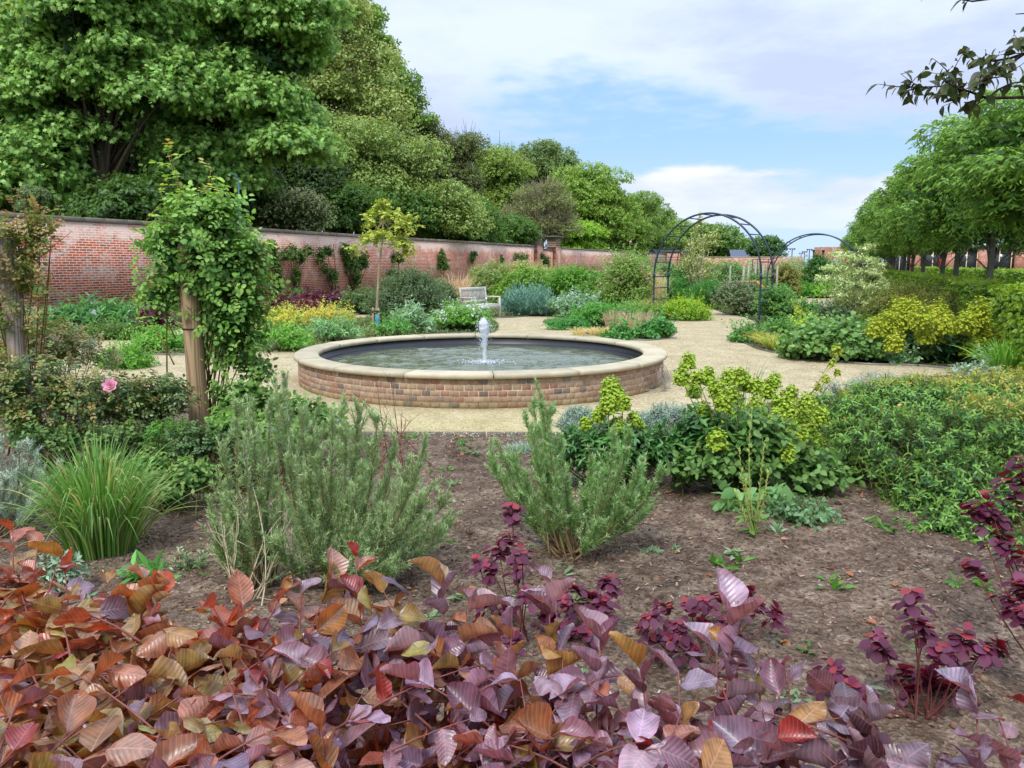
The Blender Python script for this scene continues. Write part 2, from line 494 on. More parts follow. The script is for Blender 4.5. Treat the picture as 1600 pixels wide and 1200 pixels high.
def leaves_on(mb, P, n, t0, t1, tpl, size, ang, pal, tip=None, tipt=0.75, mode='spiral', grav=0.2, upn=0.6, var=0.18, mi=0, svar=0.25, basecol=None, jit=0.25):
    N, K_, _ = P.shape
    t = np.linspace(t0, t1, n)[None] + rng.uniform(-.5, .5, (N, n)) * (t1 - t0) / max(n, 1) * .8
    t = np.clip(t, 0, 1)
    f = t * (K_ - 1); i = np.clip(f.astype(int), 0, K_ - 2); w = (f - i)[..., None]
    ar = np.arange(N)[:, None]
    p0, p1 = P[ar, i], P[ar, i + 1]
    pos = p0 * (1 - w) + p1 * w; T = nrm(p1 - p0)
    ref = nrm(rng.normal(size=(N, 1, 3))) * np.ones((1, n, 1))
    a = nrm(np.cross(T, ref)); b = np.cross(T, a)
    k = np.arange(n)[None]
    if mode == 'opposite':
        ph = (k // 2) * (pi / 2) + (k % 2) * pi + rng.uniform(0, 6.3, (N, 1)) + rng.normal(0, .15, (N, n))
        if n > 1: # share node position
            pos[:, 1::2] = pos[:, 0:n - (n % 2):2]
    elif mode == 'flat':
        a = nrm(np.cross(T, UP)); b = np.cross(T, a); ph = (k % 2) * pi + rng.normal(0, .35, (N, n))
    else:
        ph = k * 2.4 + rng.uniform(0, 6.3, (N, 1)) + rng.normal(0, .2, (N, n))
    S_ = np.cos(ph)[..., None] * a + np.sin(ph)[..., None] * b
    an = np.radians(np.asarray(ang)) + rng.normal(0, jit, (N, n)); ca, sa = np.cos(an)[..., None], np.sin(an)[..., None]
    d = nrm(T * ca + S_ * sa + np.array([0, 0, -grav]))
    nn = T * sa - S_ * ca + upn * UP + rng.normal(0, jit, (N, n, 3))
    R = frames(d.reshape(-1, 3), nn.reshape(-1, 3))
    M = N * n
    sc = size * (1 + rng.uniform(-svar, svar, M))
    tt = t.ravel()
    c = pick(pal, M, var) if basecol is None else basecol(pos.reshape(-1, 3), M)
    if tip is not None:
        ct = pick(tip, M, var); m = (tt > tipt) | (rng.random(M) < .06)
        c = np.where(m[:, None], ct, c); sc = np.where(tt > tipt, sc * .8, sc)
    inst(mb, tpl, pos.reshape(-1, 3), R, sc, c, mi)

def sph(N, low=-1.0):
    z = rng.uniform(low, 1, N); a = rng.uniform(0, 2 * pi, N); r = np.sqrt(1 - z * z)
    return np.stack([r * np.cos(a), r * np.sin(a), z], 1)

def lobe_shoots(lobes, N, length, up=0.4, rmin=0.8, rmax=1.05, low=-0.3, K_=4, rand=0.45, droop=0.15, back=0.6, wild=0.0):
    C = np.array([l[0] for l in lobes], float); Rr = np.array([l[1] for l in lobes], float)
    wgt = (Rr[:, 0] * Rr[:, 1] + Rr[:, 0] * Rr[:, 2] + Rr[:, 1] * Rr[:, 2]); wgt = wgt / wgt.sum()
    k = rng.choice(len(lobes), N, p=wgt)
    u = sph(N, low)
    r = rng.uniform(rmin, rmax, (N, 1))
    pt = C[k] + u * r * Rr[k]
    nm = nrm(u / Rr[k])
    d = nrm(nm + up * UP + rng.normal(0, rand, (N, 3)))
    ln = (length * rng.uniform(.6, 1.25, N))[:, None]
    wl_k = (rng.random((N, 1)) < wild); d = nrm(np.where(wl_k, d + UP * .6, d)); pt = pt + np.where(wl_k, d * ln * rng.uniform(.3, 1.1, (N, 1)), 0)
    s = pt - d * ln * back; e = pt + d * ln * (1 - back) + np.array([0, 0, -1]) * ln * droop
    return bez(s, e, np.array([0, 0, 1.0]) * ln * droop * .8, K_)

def pl(px, py, rx, ry, Y, dep=None):
    k = Y / 1225.0
    return (W(px, py, Y), (rx * k, (dep if dep else rx * k * .8), ry * k))
# ------------------------------------------------------------------ ground, gravel, beds
def noise_mat(name, cols, scale=5.0, rough=0.95, bump=0.5, bscale=120, detail=10, spots=None, pos=(0.3, 0.7)):
    m, n, l, out = nodes_of(name)
    tc = n.new('ShaderNodeTexCoord')
    nz = n.new('ShaderNodeTexNoise'); l.new(tc.outputs['Object'], nz.inputs['Vector'])
    nz.inputs['Scale'].default_value = scale; nz.inputs['Detail'].default_value = detail; nz.inputs['Roughness'].default_value = 0.7
    cr = n.new('ShaderNodeValToRGB'); l.new(nz.outputs['Fac'], cr.inputs[0])
    e = cr.color_ramp.elements
    while len(e) < len(cols): e.new(0.5)
    for i, c in enumerate(cols):
        e[i].position = pos[0] + (pos[1] - pos[0]) * i / (len(cols) - 1); e[i].color = (*L(c), 1)
    col = cr.outputs[0]
    v = n.new('ShaderNodeTexVoronoi'); l.new(tc.outputs['Object'], v.inputs['Vector']); v.inputs['Scale'].default_value = bscale
    if spots:
        cr2 = n.new('ShaderNodeSeparateColor'); l.new(v.outputs['Color'], cr2.inputs[0])
        mr = n.new('ShaderNodeMapRange'); l.new(cr2.outputs[0], mr.inputs[0])
        mr.inputs[3].default_value, mr.inputs[4].default_value = spots
        s = n.new('ShaderNodeVectorMath'); s.operation = 'SCALE'; l.new(col, s.inputs[0]); l.new(mr.outputs[0], s.inputs['Scale']); col = s.outputs[0]
    b = n.new('ShaderNodeBsdfPrincipled'); l.new(col, b.inputs['Base Color']); b.inputs['Roughness'].default_value = rough
    b.inputs['Specular IOR Level'].default_value = 0.15
    bp = n.new('ShaderNodeBump'); bp.inputs['Strength'].default_value = bump; bp.inputs['Distance'].default_value = 0.012
    n3 = n.new('ShaderNodeTexNoise'); l.new(tc.outputs['Object'], n3.inputs['Vector']); n3.inputs['Scale'].default_value = bscale * .6; n3.inputs['Detail'].default_value = 4
    ad = n.new('ShaderNodeMath'); ad.operation = 'ADD'; l.new(v.outputs['Distance'], ad.inputs[0]); l.new(n3.outputs['Fac'], ad.inputs[1])
    l.new(ad.outputs[0], bp.inputs['Height']); l.new(bp.outputs[0], b.inputs['Normal'])
    l.new(b.outputs[0], out.inputs[0])
    return m, n, l, b, col, tc

M_FIELD = noise_mat('meadow', [(62, 78, 36), (84, 98, 48), (104, 104, 60)], 0.6, bscale=20)[0]
M_SOIL, *_s = noise_mat('soil', [(70, 56, 45), (100, 84, 70), (136, 120, 102)], 7, bump=1.0, bscale=60, spots=(0.5, 1.4))
_soil = M_SOIL.node_tree; _tc2 = _soil.nodes.new('ShaderNodeTexCoord'); _nn = _soil.nodes.new('ShaderNodeTexNoise'); _nn.inputs['Scale'].default_value = .9; _nn.inputs['Detail'].default_value = 6; _nn.inputs['Roughness'].default_value = .6
_soil.links.new(_tc2.outputs['Object'], _nn.inputs['Vector']); _rr = _soil.nodes.new('ShaderNodeMapRange'); _soil.links.new(_nn.outputs['Fac'], _rr.inputs[0]); _rr.inputs[1].default_value = .35; _rr.inputs[2].default_value = .65; _rr.inputs[3].default_value = .72; _rr.inputs[4].default_value = 1.22
_sv = _soil.nodes.new('ShaderNodeVectorMath'); _sv.operation = 'SCALE'; _soil.links.new(_s[3], _sv.inputs[0]); _soil.links.new(_rr.outputs[0], _sv.inputs['Scale']); _soil.links.new(_sv.outputs[0], _s[2].inputs['Base Color'])
M_BED = noise_mat('bed_soil', [(48, 48, 26), (66, 62, 38), (82, 74, 50)], 3, bscale=30)[0]
M_GRAVEL, gn, gl, gb, gcol, gtc = noise_mat('gravel', [(158, 144, 110), (178, 164, 130), (192, 178, 146)], 2.2, bump=0.8, bscale=50, spots=(0.62, 1.22))
# algae and dust drift: moss-yellow film where the gravel meets the near bed, grey-brown dashes across the path
_nz = gn.new('ShaderNodeTexNoise'); _mp = gn.new('ShaderNodeMapping'); _mp.inputs['Scale'].default_value = (1.2, 7.0, 1)
gl.new(gtc.outputs['Object'], _mp.inputs[0]); gl.new(_mp.outputs[0], _nz.inputs['Vector']); _nz.inputs['Scale'].default_value = 3.0; _nz.inputs['Detail'].default_value = 6
_nz.inputs['Roughness'].default_value = 0.75
_mr = gn.new('ShaderNodeMapRange'); gl.new(_nz.outputs['Fac'], _mr.inputs[0]); _mr.inputs[1].default_value = 0.50; _mr.inputs[2].default_value = 0.68; _mr.inputs[3].default_value = 0; _mr.inputs[4].default_value = 0.55
_mx = gn.new('ShaderNodeMix'); _mx.data_type = 'RGBA'; gl.new(_mr.outputs[0], _mx.inputs[0]); gl.new(gcol, _mx.inputs[6]); _mx.inputs[7].default_value = (*L((128, 112, 90)), 1)
_sp = gn.new('ShaderNodeSeparateXYZ'); gl.new(gtc.outputs['Object'], _sp.inputs[0])
_m2 = gn.new('ShaderNodeMapRange'); gl.new(_sp.outputs[1], _m2.inputs[0]); _m2.inputs[1].default_value = 9.3; _m2.inputs[2].default_value = 7.6; _m2.inputs[3].default_value = 0; _m2.inputs[4].default_value = 0.6
_n2 = gn.new('ShaderNodeTexNoise'); gl.new(gtc.outputs['Object'], _n2.inputs['Vector']); _n2.inputs['Scale'].default_value = 5; _n2.inputs['Detail'].default_value = 8
_m3 = gn.new('ShaderNodeMath'); _m3.operation = 'MULTIPLY'; gl.new(_m2.outputs[0], _m3.inputs[0]); gl.new(_n2.outputs['Fac'], _m3.inputs[1])
_mx2 = gn.new('ShaderNodeMix'); _mx2.data_type = 'RGBA'; gl.new(_m3.outputs[0], _mx2.inputs[0]); gl.new(_mx.outputs[2], _mx2.inputs[6]); _mx2.inputs[7].default_value = (*L((168, 160, 92)), 1)
gl.new(_mx2.outputs[2], gb.inputs['Base Color'])

def sheet(name, pts, z, mat, kind='structure'):
    mb = MB(); V = [(p[0], p[1], z) for p in pts]
    mb.add(V, [list(range(len(V)))], (1, 1, 1))
    o = mb.build(name, mat); o['kind'] = kind
    # face up
    me = o.data
    if me.polygons[0].normal.z < 0: me.flip_normals()
    return o
def smooth_poly(P, n=6):
    P = np.array([p[:2] for p in P]); out = []
    N = len(P)
    for i in range(N):
        a, b, c, d = P[i - 1], P[i], P[(i + 1) % N], P[(i + 2) % N]
        for t in np.linspace(0, 1, n, endpoint=False):
            out.append(0.5 * ((2 * b) + (-a + c) * t + (2 * a - 5 * b + 4 * c - d) * t * t + (-a + 3 * b - 3 * c + d) * t ** 3))
    return np.array(out)

sheet('ground', [(-1500, -300), (1500, -300), (1500, 2500), (-1500, 2500)], -0.03, M_FIELD)
gpts = [A(-8, -20), A(60, -20), A(60, 3), A(-8, 8)]
sheet('gravel_path', [(-16, 3), (-9, 30), (-2, 46), (22, 46), (26, 30), (11, 3)], 0.0, M_GRAVEL)

def bed(name, px, z=0.006, n=6):
    P = smooth_poly([G(*p) for p in px], n)
    sheet(name, P, z, M_BED)
    return P
BL1 = bed('bed_soil', [(-900, 620), (-200, 560), (100, 527), (200, 522), (330, 512), (440, 503), (560, 492), (700, 488), (560, 470), (300, 455), (-100, 470), (-900, 500)])
BL2 = bed('bed_soil', [(205, 545), (230, 553), (300, 555), (420, 548), (470, 545), (560, 532), (700, 522), (772, 519), (768, 500), (700, 492), (560, 498), (430, 508), (300, 522)])
BR1 = bed('bed_soil', [(848, 503), (900, 518), (960, 529), (1020, 532), (1052, 524), (1050, 512), (980, 503), (900, 497)])
BR2 = bed('bed_soil', [(700, 492), (785, 497), (860, 492), (935, 497), (960, 501), (1040, 502), (1100, 498), (1106, 490), (1060, 478), (1000, 470), (800, 465), (690, 470)])
BR3 = bed('bed_soil', [(1108, 478), (1130, 489), (1160, 495), (1200, 506), (1240, 490), (1228, 474), (1180, 466), (1110, 468)])
BR4 = bed('bed_soil', [(1146, 520), (1170, 540), (1210, 552), (1280, 562), (1350, 570), (1430, 572), (1500, 578), (1700, 590), (2200, 560), (1900, 480), (1600, 470), (1380, 478), (1330, 487), (1230, 488), (1200, 500)])
BR5 = bed('bed_soil', [(1222, 468), (1232, 463), (1330, 463), (1420, 466), (1700, 440), (1300, 436), (1050, 438), (1090, 460), (1190, 466)])

def edging(P, lab):
    mb = MB(); Q = np.concatenate([P, P[:1]]); V = []
    for q in Q: V += [(q[0], q[1], 0.0), (q[0], q[1], .035)]
    idx = np.arange(len(V)).reshape(-1, 2); n = len(Q)
    T = nrm(np.gradient(Q, axis=0)); N2 = np.stack([-T[:, 1], T[:, 0]], 1) * .008
    V2 = []
    for q, e_ in zip(Q, N2): V2 += [(q[0] + e_[0], q[1] + e_[1], 0.0), (q[0] + e_[0], q[1] + e_[1], .035)]
    A_ = np.array(V + V2); m_ = len(V)
    f = []
    for i in range(n - 1):
        a, b = 2 * i, 2 * i + 2
        f += [[a, b, b + 1, a + 1], [m_ + a, m_ + a + 1, m_ + b + 1, m_ + b], [a + 1, b + 1, m_ + b + 1, m_ + a + 1]]
    mb.add(A_, f, L((96, 92, 82))); tag(mb.build('bed_edging', METAL, origin=(P[0][0], P[0][1], 0)), lab, 'edging')
edging(BL2, 'thin metal edging round the bed directly behind the pool')
edging(BR1, 'thin metal edging round the small island bed right of the pool')
edging(BR2, 'thin metal edging of the border behind the bench path')
edging(BR4, 'thin metal edging of the bed with the pale dogwood')

# near bed: soil relief, one sheet whose far edge follows the board
EDGE = sorted([tuple(G(*p)[:2]) for p in [(-500, 650), (-200, 610), (60, 600), (200, 612), (400, 655), (500, 676), (560, 684), (870, 684), (1010, 657), (1150, 636), (1280, 618), (1420, 586), (1600, 590), (1900, 600)]])
EX = np.array([e[0] for e in EDGE]); EY = np.array([e[1] for e in EDGE])
def soil_z(x, y):
    return 0.04 + 0.06 * fbm(x * 1.3, y * 1.3, 3) + 0.055 * fbm(x * 5, y * 5, 4) + 0.02 * np.abs(fbm(x * 22 + 5, y * 22, 2))
nx, ny = 460, 300
PCX, PCY = -0.44, 11.40
xs = np.linspace(-8.5, 9.0, nx)
vv = np.linspace(0, 1, ny)
ye = np.interp(xs, EX, EY)
Xg = np.repeat(xs[:, None], ny, 1); Yg = 0.4 + (ye[:, None] - 0.4) * vv[None]
Zg = soil_z(Xg, Yg) * np.clip((1 - vv[None]) * 40, 0, 1)
ii = np.arange(nx * ny).reshape(nx, ny)
mb = MB(); mb.add(np.stack([Xg, Yg, Zg], -1).reshape(-1, 3), np.stack([ii[:-1, :-1], ii[1:, :-1], ii[1:, 1:], ii[:-1, 1:]], -1).reshape(-1, 4), (1, 1, 1))
struct(mb.build('soil_bed', M_SOIL, smooth=True))

# timber edging board
mb = MB()
p0, p1 = G(545, 683), G(868, 684)
for k in range(3):
    a = p0 + (p1 - p0) * (k / 3 + .003); b = p0 + (p1 - p0) * ((k + 1) / 3 - .003)
    d = nrm(b - a)
    bbox_(mb, (a + b) / 2 + np.array([0, 0.0, .02]), (np.linalg.norm(b - a), .022, .075), L((120, 116, 104)), d, np.cross(UP, d), UP, bev=.004)
tag(mb.build('edging_board', TIMBER, origin=p0), 'thin grey timber board edging the bare soil in front of the pool', 'edging')

# clods, bark chips and pebbles on the soil
ICO = (np.array([(0, 0, 1), (.9, 0, .3), (.28, .85, .35), (-.72, .53, .3), (-.72, -.53, .4), (.28, -.85, .25), (0, 0, -.5)]) * .5,
       [np.array([[0, 1, 2], [0, 2, 3], [0, 3, 4], [0, 4, 5], [0, 5, 1], [6, 2, 1], [6, 3, 2], [6, 4, 3], [6, 5, 4], [6, 1, 5]])], np.ones(7))
CHIP = (np.array([(-.5, -.2, 0), (.5, -.15, .05), (.45, .2, 0), (-.45, .18, .06), (0, 0, .16)]), [np.array([[0, 1, 4], [1, 2, 4], [2, 3, 4], [3, 0, 4]])], np.array([1, 1, 1, 1, 1.1]))
def rot_rand(N): return frames(sph(N), sph(N))
mb = MB()
N = 22000
x = rng.uniform(-3.5, 5.5, N); y = rng.uniform(1.6, 7.3, N); k = y < np.interp(x, EX, EY) - .05; x, y = x[k], y[k]; N = len(x)
z = soil_z(x, y)
h = N // 2
inst(mb, ICO, np.stack([x, y, z], 1)[:h], rot_rand(h), np.where(rng.random(h) < .05, rng.uniform(.03, .06, h), rng.uniform(.008, .03, h)), pick([(98, 76, 64), (124, 102, 86), (76, 58, 48)], h, .3))
d = sph(N - h); d[:, 2] *= .2
inst(mb, CHIP, np.stack([x, y, z + .006], 1)[h:], frames(d, UP + rng.normal(0, .35, (N - h, 3))), rng.uniform(.010, .030, N - h), pick([(118, 96, 82), (134, 112, 96), (98, 72, 58), (112, 88, 72), (152, 136, 120)], N - h, .3))
tag(mb.build('bark_chips', tint_mat('chips', .95, .1, noise=.2)), 'loose clods, bark chips and pebbles strewn over the bare soil', None, kind='stuff')
mb = MB()
N = 130
x = rng.uniform(-2.5, 4.5, N); y = rng.uniform(2.4, 7.0, N); z = soil_z(x, y) + .012
d = sph(N); d[:, 2] *= .3
inst(mb, OVAL, np.stack([x, y, z], 1), frames(d, UP + rng.normal(0, .5, (N, 3))), rng.uniform(.025, .055, N), pick([(190, 120, 78), (160, 92, 58), (200, 150, 112)], N, .2))
tag(mb.build('leaf_litter', LEAF), 'dry orange brown leaves fallen on the dark soil', None, kind='stuff')
# small weeds: scattered tufts over soil
mb = MB()
M_ = 110
cx_ = rng.uniform(-3.2, 4.2, M_); cy_ = rng.uniform(2.4, 7.1, M_)
for a, b in zip(cx_, cy_):
    n = rng.integers(8, 26)
    q = np.array([a, b, soil_z(a, b)]) + rng.normal(0, 1, (n, 3)) * (.012, .012, 0) + np.repeat(rng.normal(0, .05, (3, 3)) * (1, 1, 0), (n + 2) // 3, 0)[:n]
    d = nrm(rng.normal(0, 1, (n, 3)) * (1, 1, .15) + np.array([0, 0, rng.uniform(.1, .9)]))
    inst(mb, RHN if rng.random() < .6 else LANCE, q, frames(d, UP + rng.normal(0, .3, (n, 3))), rng.uniform(.03, .085), pick([(96, 128, 84), (120, 150, 100), (140, 156, 124)] if rng.random() < .6 else [(70, 120, 40), (96, 140, 56)], n))
tag(mb.build('weeds', LEAF), 'tiny pale green weeds and seedlings dotted over the soil', None, kind='stuff')

# loose gravel spilling along the bed edge
mb = MB(); N = 7000
x = rng.uniform(-6, 8, N); y = np.interp(x, EX, EY) + rng.normal(.1, .22, N); z = np.where(y < np.interp(x, EX, EY), soil_z(x, y) + .004, .004)
inst(mb, ICO, np.stack([x, y, z], 1), rot_rand(N), rng.uniform(.006, .018, N), pick([(206, 190, 160), (180, 160, 128), (160, 140, 112), (216, 206, 186)], N, .2))
x = rng.uniform(-5, 9, 9000); y = rng.uniform(7, 16, 9000)
k = (y > np.interp(x, EX, EY) + .05) & (np.hypot(x - PCX, y - PCY) > 2.7)
x, y = x[k], y[k]; inst(mb, ICO, np.stack([x, y, 0 * x + .003], 1), rot_rand(len(x)), rng.uniform(.006, .016, len(x)), pick([(200, 184, 156), (150, 132, 108), (120, 104, 86), (214, 204, 184)], len(x), .2))
tag(mb.build('loose_gravel', tint_mat('pebble', .9, .2, noise=.15)), 'loose gravel stones scattered over the path and its edges', None, kind='stuff')

# ------------------------------------------------------------------ round pool
PC = np.array([-0.44, 11.40, 0.0]); RO = 2.69; RI = 2.35; RW = 2.635; HW = 0.345; HC = 0.405; WZ = 0.215
pool = thing('round_pool', 'low round brick pool with pale stone coping in the gravel circle', 'fountain pool', PC)
mb = MB()
def ringsolid(mb, r0, r1, z0, z1, col, n=128, a0=0, a1=2 * pi, mi=0):
    a = np.linspace(a0, a1, n + 1)
    pr = [(r0, z0), (r1, z0), (r1, z1), (r0, z1)]
    V = np.stack([np.stack([PC[0] + r * np.cos(a), PC[1] + r * np.sin(a), np.full(n + 1, z)], 1) for r, z in pr], 1)
    idx = np.arange((n + 1) * 4).reshape(n + 1, 4)
    f = [np.stack([idx[:-1, k], idx[1:, k], idx[1:, (k + 1) % 4], idx[:-1, (k + 1) % 4]], 1) for k in range(4)]
    mb.add(V.reshape(-1, 3), np.concatenate(f), col, mi)
# mortar core
ringsolid(mb, RI + .02, RW - .006, -.02, HW, L((196, 178, 152)))
ncourse = 5; bh = HW / ncourse
nb = 148
for c in range(ncourse):
    off = (c % 2) * .5
    for k in range(nb):
        if rng.random() < .04: pass
        a = (k + off) * 2 * pi / nb + rng.normal(0, .0006)
        t = np.array([-sin(a), cos(a), 0]); r = np.array([cos(a), sin(a), 0])
        w = 2 * pi * RW / nb - .011
        z = c * bh + bh / 2
        base = [(160, 134, 112), (152, 124, 104), (166, 142, 118), (150, 114, 96), (158, 136, 116)][rng.integers(0, 5)]
        if rng.random() < .12: base = [(124, 112, 102), (116, 104, 98), (134, 118, 102)][rng.integers(0, 3)]
        if c == 0: base = tuple(np.array(base) * .86 + np.array((14, 16, 4)))
        col = np.array(L(base)) * rng.uniform(.92, 1.1)
        bbox_(mb, PC + r * (RW - .03 + rng.normal(0, .0012)) + UP * z, (w, .06, bh - .011), col, t, r, UP, bev=.0022)
mb.build('brick_wall', BRICK, pool)
ns = 16
for k in range(ns):
    mb = MB()
    a0, a1 = (k + .22) * 2 * pi / ns + .0028, (k + 1.22) * 2 * pi / ns - .0028
    n = 14; a = np.linspace(a0, a1, n + 1)
    pr = [(RI, HW + .002), (RO - .014, HW + .002), (RO, HW + .012), (RO + .002, HC - .022), (RO - .008, HC - .006), (RO - .026, HC), (RI + .024, HC), (RI + .006, HC - .008), (RI, HC - .025)]
    m_ = len(pr)
    V = np.stack([np.stack([PC[0] + r * np.cos(a), PC[1] + r * np.sin(a), np.full(n + 1, z)], 1) for r, z in pr], 1)
    idx = np.arange((n + 1) * m_).reshape(n + 1, m_)
    f = np.concatenate([np.stack([idx[:-1, j], idx[:-1, (j + 1) % m_], idx[1:, (j + 1) % m_], idx[1:, j]], 1) for j in range(m_)])
    col = np.array(L((176, 166, 140))) * rng.uniform(.82, 1.1)
    mb.add(V.reshape(-1, 3), f, col)
    mb.f.append((np.array([idx[0, ::-1], idx[-1]]), 0))
    mb.build('coping_stone', STONE, pool)
mb = MB()
ringsolid(mb, RI + .018, RI + .05, -.3, HW - .002, (.012, .013, .016))
ringsolid(mb, RI - .045, RI + .019, -.3, HW - .105, (.02, .022, .026))
ringsolid(mb, RI - .062, RI - .044, -.3, HW - .112, (.012, .013, .016))
m_liner = tint_mat('black_liner', .35, .5, .0, noise=.15)
mb.build('liner', m_liner, pool)

# water
m, n, l, out = nodes_of('pool_water')
b = n.new('ShaderNodeBsdfPrincipled'); b.inputs['Base Color'].default_value = (.090, .110, .060, 1); b.inputs['Roughness'].default_value = .03
b.inputs['IOR'].default_value = 1.45; b.inputs['Specular IOR Level'].default_value = 0.9
tcw = n.new('ShaderNodeTexCoord'); nzw = n.new('ShaderNodeTexNoise'); mpw = n.new('ShaderNodeMapping'); mpw.inputs['Scale'].default_value = (5, 9, 5)
l.new(tcw.outputs['Object'], mpw.inputs[0]); l.new(mpw.outputs[0], nzw.inputs['Vector']); nzw.inputs['Scale'].default_value = 1.2; nzw.inputs['Detail'].default_value = 3
bp = n.new('ShaderNodeBump'); bp.inputs['Strength'].default_value = 1.0; bp.inputs['Distance'].default_value = .035
l.new(nzw.outputs['Fac'], bp.inputs['Height']); l.new(bp.outputs[0], b.inputs['Normal']); l.new(b.outputs[0], out.inputs[0])
M_WATER = m
nr, na = 150, 260
rr = np.linspace(0.002, RI - .05, nr); aa = np.arange(na) * 2 * pi / na
Rg, Ag = np.meshgrid(rr, aa, indexing='ij')
JET = np.array([-0.40, 11.25])
xw = PC[0] + Rg * np.cos(Ag); yw = PC[1] + Rg * np.sin(Ag)
dj = np.hypot(xw - JET[0], yw - JET[1])
zw = WZ + .011 * np.sin(dj * 24 + 2.5 * fbm(xw * 2, yw * 2, 2)) * np.exp(-dj * .75) + .075 * fbm(xw * 2.0, yw * 4.2, 4) + .012 * np.exp(-(dj / .12) ** 2)
iw = np.arange(nr * na).reshape(nr, na)
mb = MB(); mb.add(np.stack([xw, yw, zw], -1).reshape(-1, 3), np.stack([iw[:-1], iw[1:], np.roll(iw[1:], -1, 1), np.roll(iw[:-1], -1, 1)], -1).reshape(-1, 4), (1, 1, 1))
mb.f.append((iw[0][None], 0))
o = mb.build('water', M_WATER, smooth=True); o['kind'] = 'structure'

# fountain jet
m, n, l, out = nodes_of('white_water')
b = n.new('ShaderNodeBsdfPrincipled'); b.inputs['Base Color'].default_value = (.86, .9, .95, 1); b.inputs['Roughness'].default_value = .25
b.inputs['Transmission Weight'].default_value = .45; b.inputs['IOR'].default_value = 1.2
l.new(b.outputs[0], out.inputs[0]); M_JET = m
jet = thing('fountain_jet', 'foaming white water jet rising from the middle of the pool', 'fountain', (JET[0], JET[1], WZ))
mb = MB()
ns_, nk = 28, 40
t = np.linspace(0, 1, nk); H_ = .66
rad = .022 + .005 * t + .046 * np.exp(-((t - .80) / .24) ** 2)
rad = rad * np.sqrt(np.clip((1.0 - t) / .10, 0, 1)); rad[0] += .03; rad[1] += .012
ang = np.arange(ns_) * 2 * pi / ns_
Tt, Aa = np.meshgrid(t, ang, indexing='ij')
disp = 1 + .42 * fbm(Aa * 2.5 + 3 * np.sin(Aa), Tt * 22, 4) + .3 * fbm(Aa * 6, Tt * 60, 2)
Rr = rad[:, None] * disp
lean = .015 * Tt * np.sin(Tt * 5)
V = np.stack([JET[0] + Rr * np.cos(Aa) + lean, JET[1] + Rr * np.sin(Aa), WZ + Tt * H_ + 0 * Aa], -1)
iw = np.arange(nk * ns_).reshape(nk, ns_)
mb.add(V.reshape(-1, 3), np.stack([iw[:-1], np.roll(iw[:-1], -1, 1), np.roll(iw[1:], -1, 1), iw[1:]], -1).reshape(-1, 4), (1, 1, 1))
N = 900
hz_ = rng.beta(2.2, 1.5, N); wr_ = .035 + .068 * np.exp(-((hz_ - .75) / .28) ** 2)
q = np.stack([JET[0] + rng.normal(0, .6, N) * wr_ - .012, JET[1] + rng.normal(0, .6, N) * wr_, WZ + .03 + hz_ * .64], 1)
DROP = (ICO[0] * (.45, .45, 1.5), ICO[1], ICO[2])
inst(mb, DROP, q, np.repeat(np.eye(3)[None], N, 0), rng.uniform(.006, .026, N), np.ones((N, 3)))
mb.build('spout', M_JET, jet, smooth=True)
mb = MB()
N = 520
a = rng.uniform(0, 2 * pi, N); r = np.abs(rng.normal(0, .17, N)) + .03
q = np.stack([JET[0] + r * np.cos(a), JET[1] + r * np.sin(a), WZ + .012 * np.ones(N) + rng.random(N) * .02], 1)
inst(mb, ICO, q, rot_rand(N), rng.uniform(.006, .024, N), np.ones((N, 3)))
mb.build('foam', M_JET, jet, smooth=True)

# hose coil beside the pool
hc = G(1040, 612, .0)
mb = MB()
for k in range(5):
    a = np.linspace(0, 2 * pi, 40); r = .12 + .010 * k
    ax_ = nrm(np.array([.7, -.35, .25])); e1 = nrm(np.cross(ax_, UP)); e2 = np.cross(e1, ax_)
    c = hc + np.array([-.05, .1, r + .01]) + ax_ * (.018 * k) + rng.normal(0, .006, 3)
    tubes(mb, c + r * (np.cos(a)[:, None] * e1 + np.sin(a)[:, None] * e2), .004, L((136, 128, 118)), 5)
tubes(mb, bez(hc + np.array([0, 0, .02]), hc + np.array([-.6, .1, .02]), np.array([0, -.25, .03]), 10), .006, L((150, 146, 140)), 5)
tag(mb.build('cable_coil', METAL, origin=hc), 'thin grey cable coiled upright on the gravel beside the pool wall', 'cable')

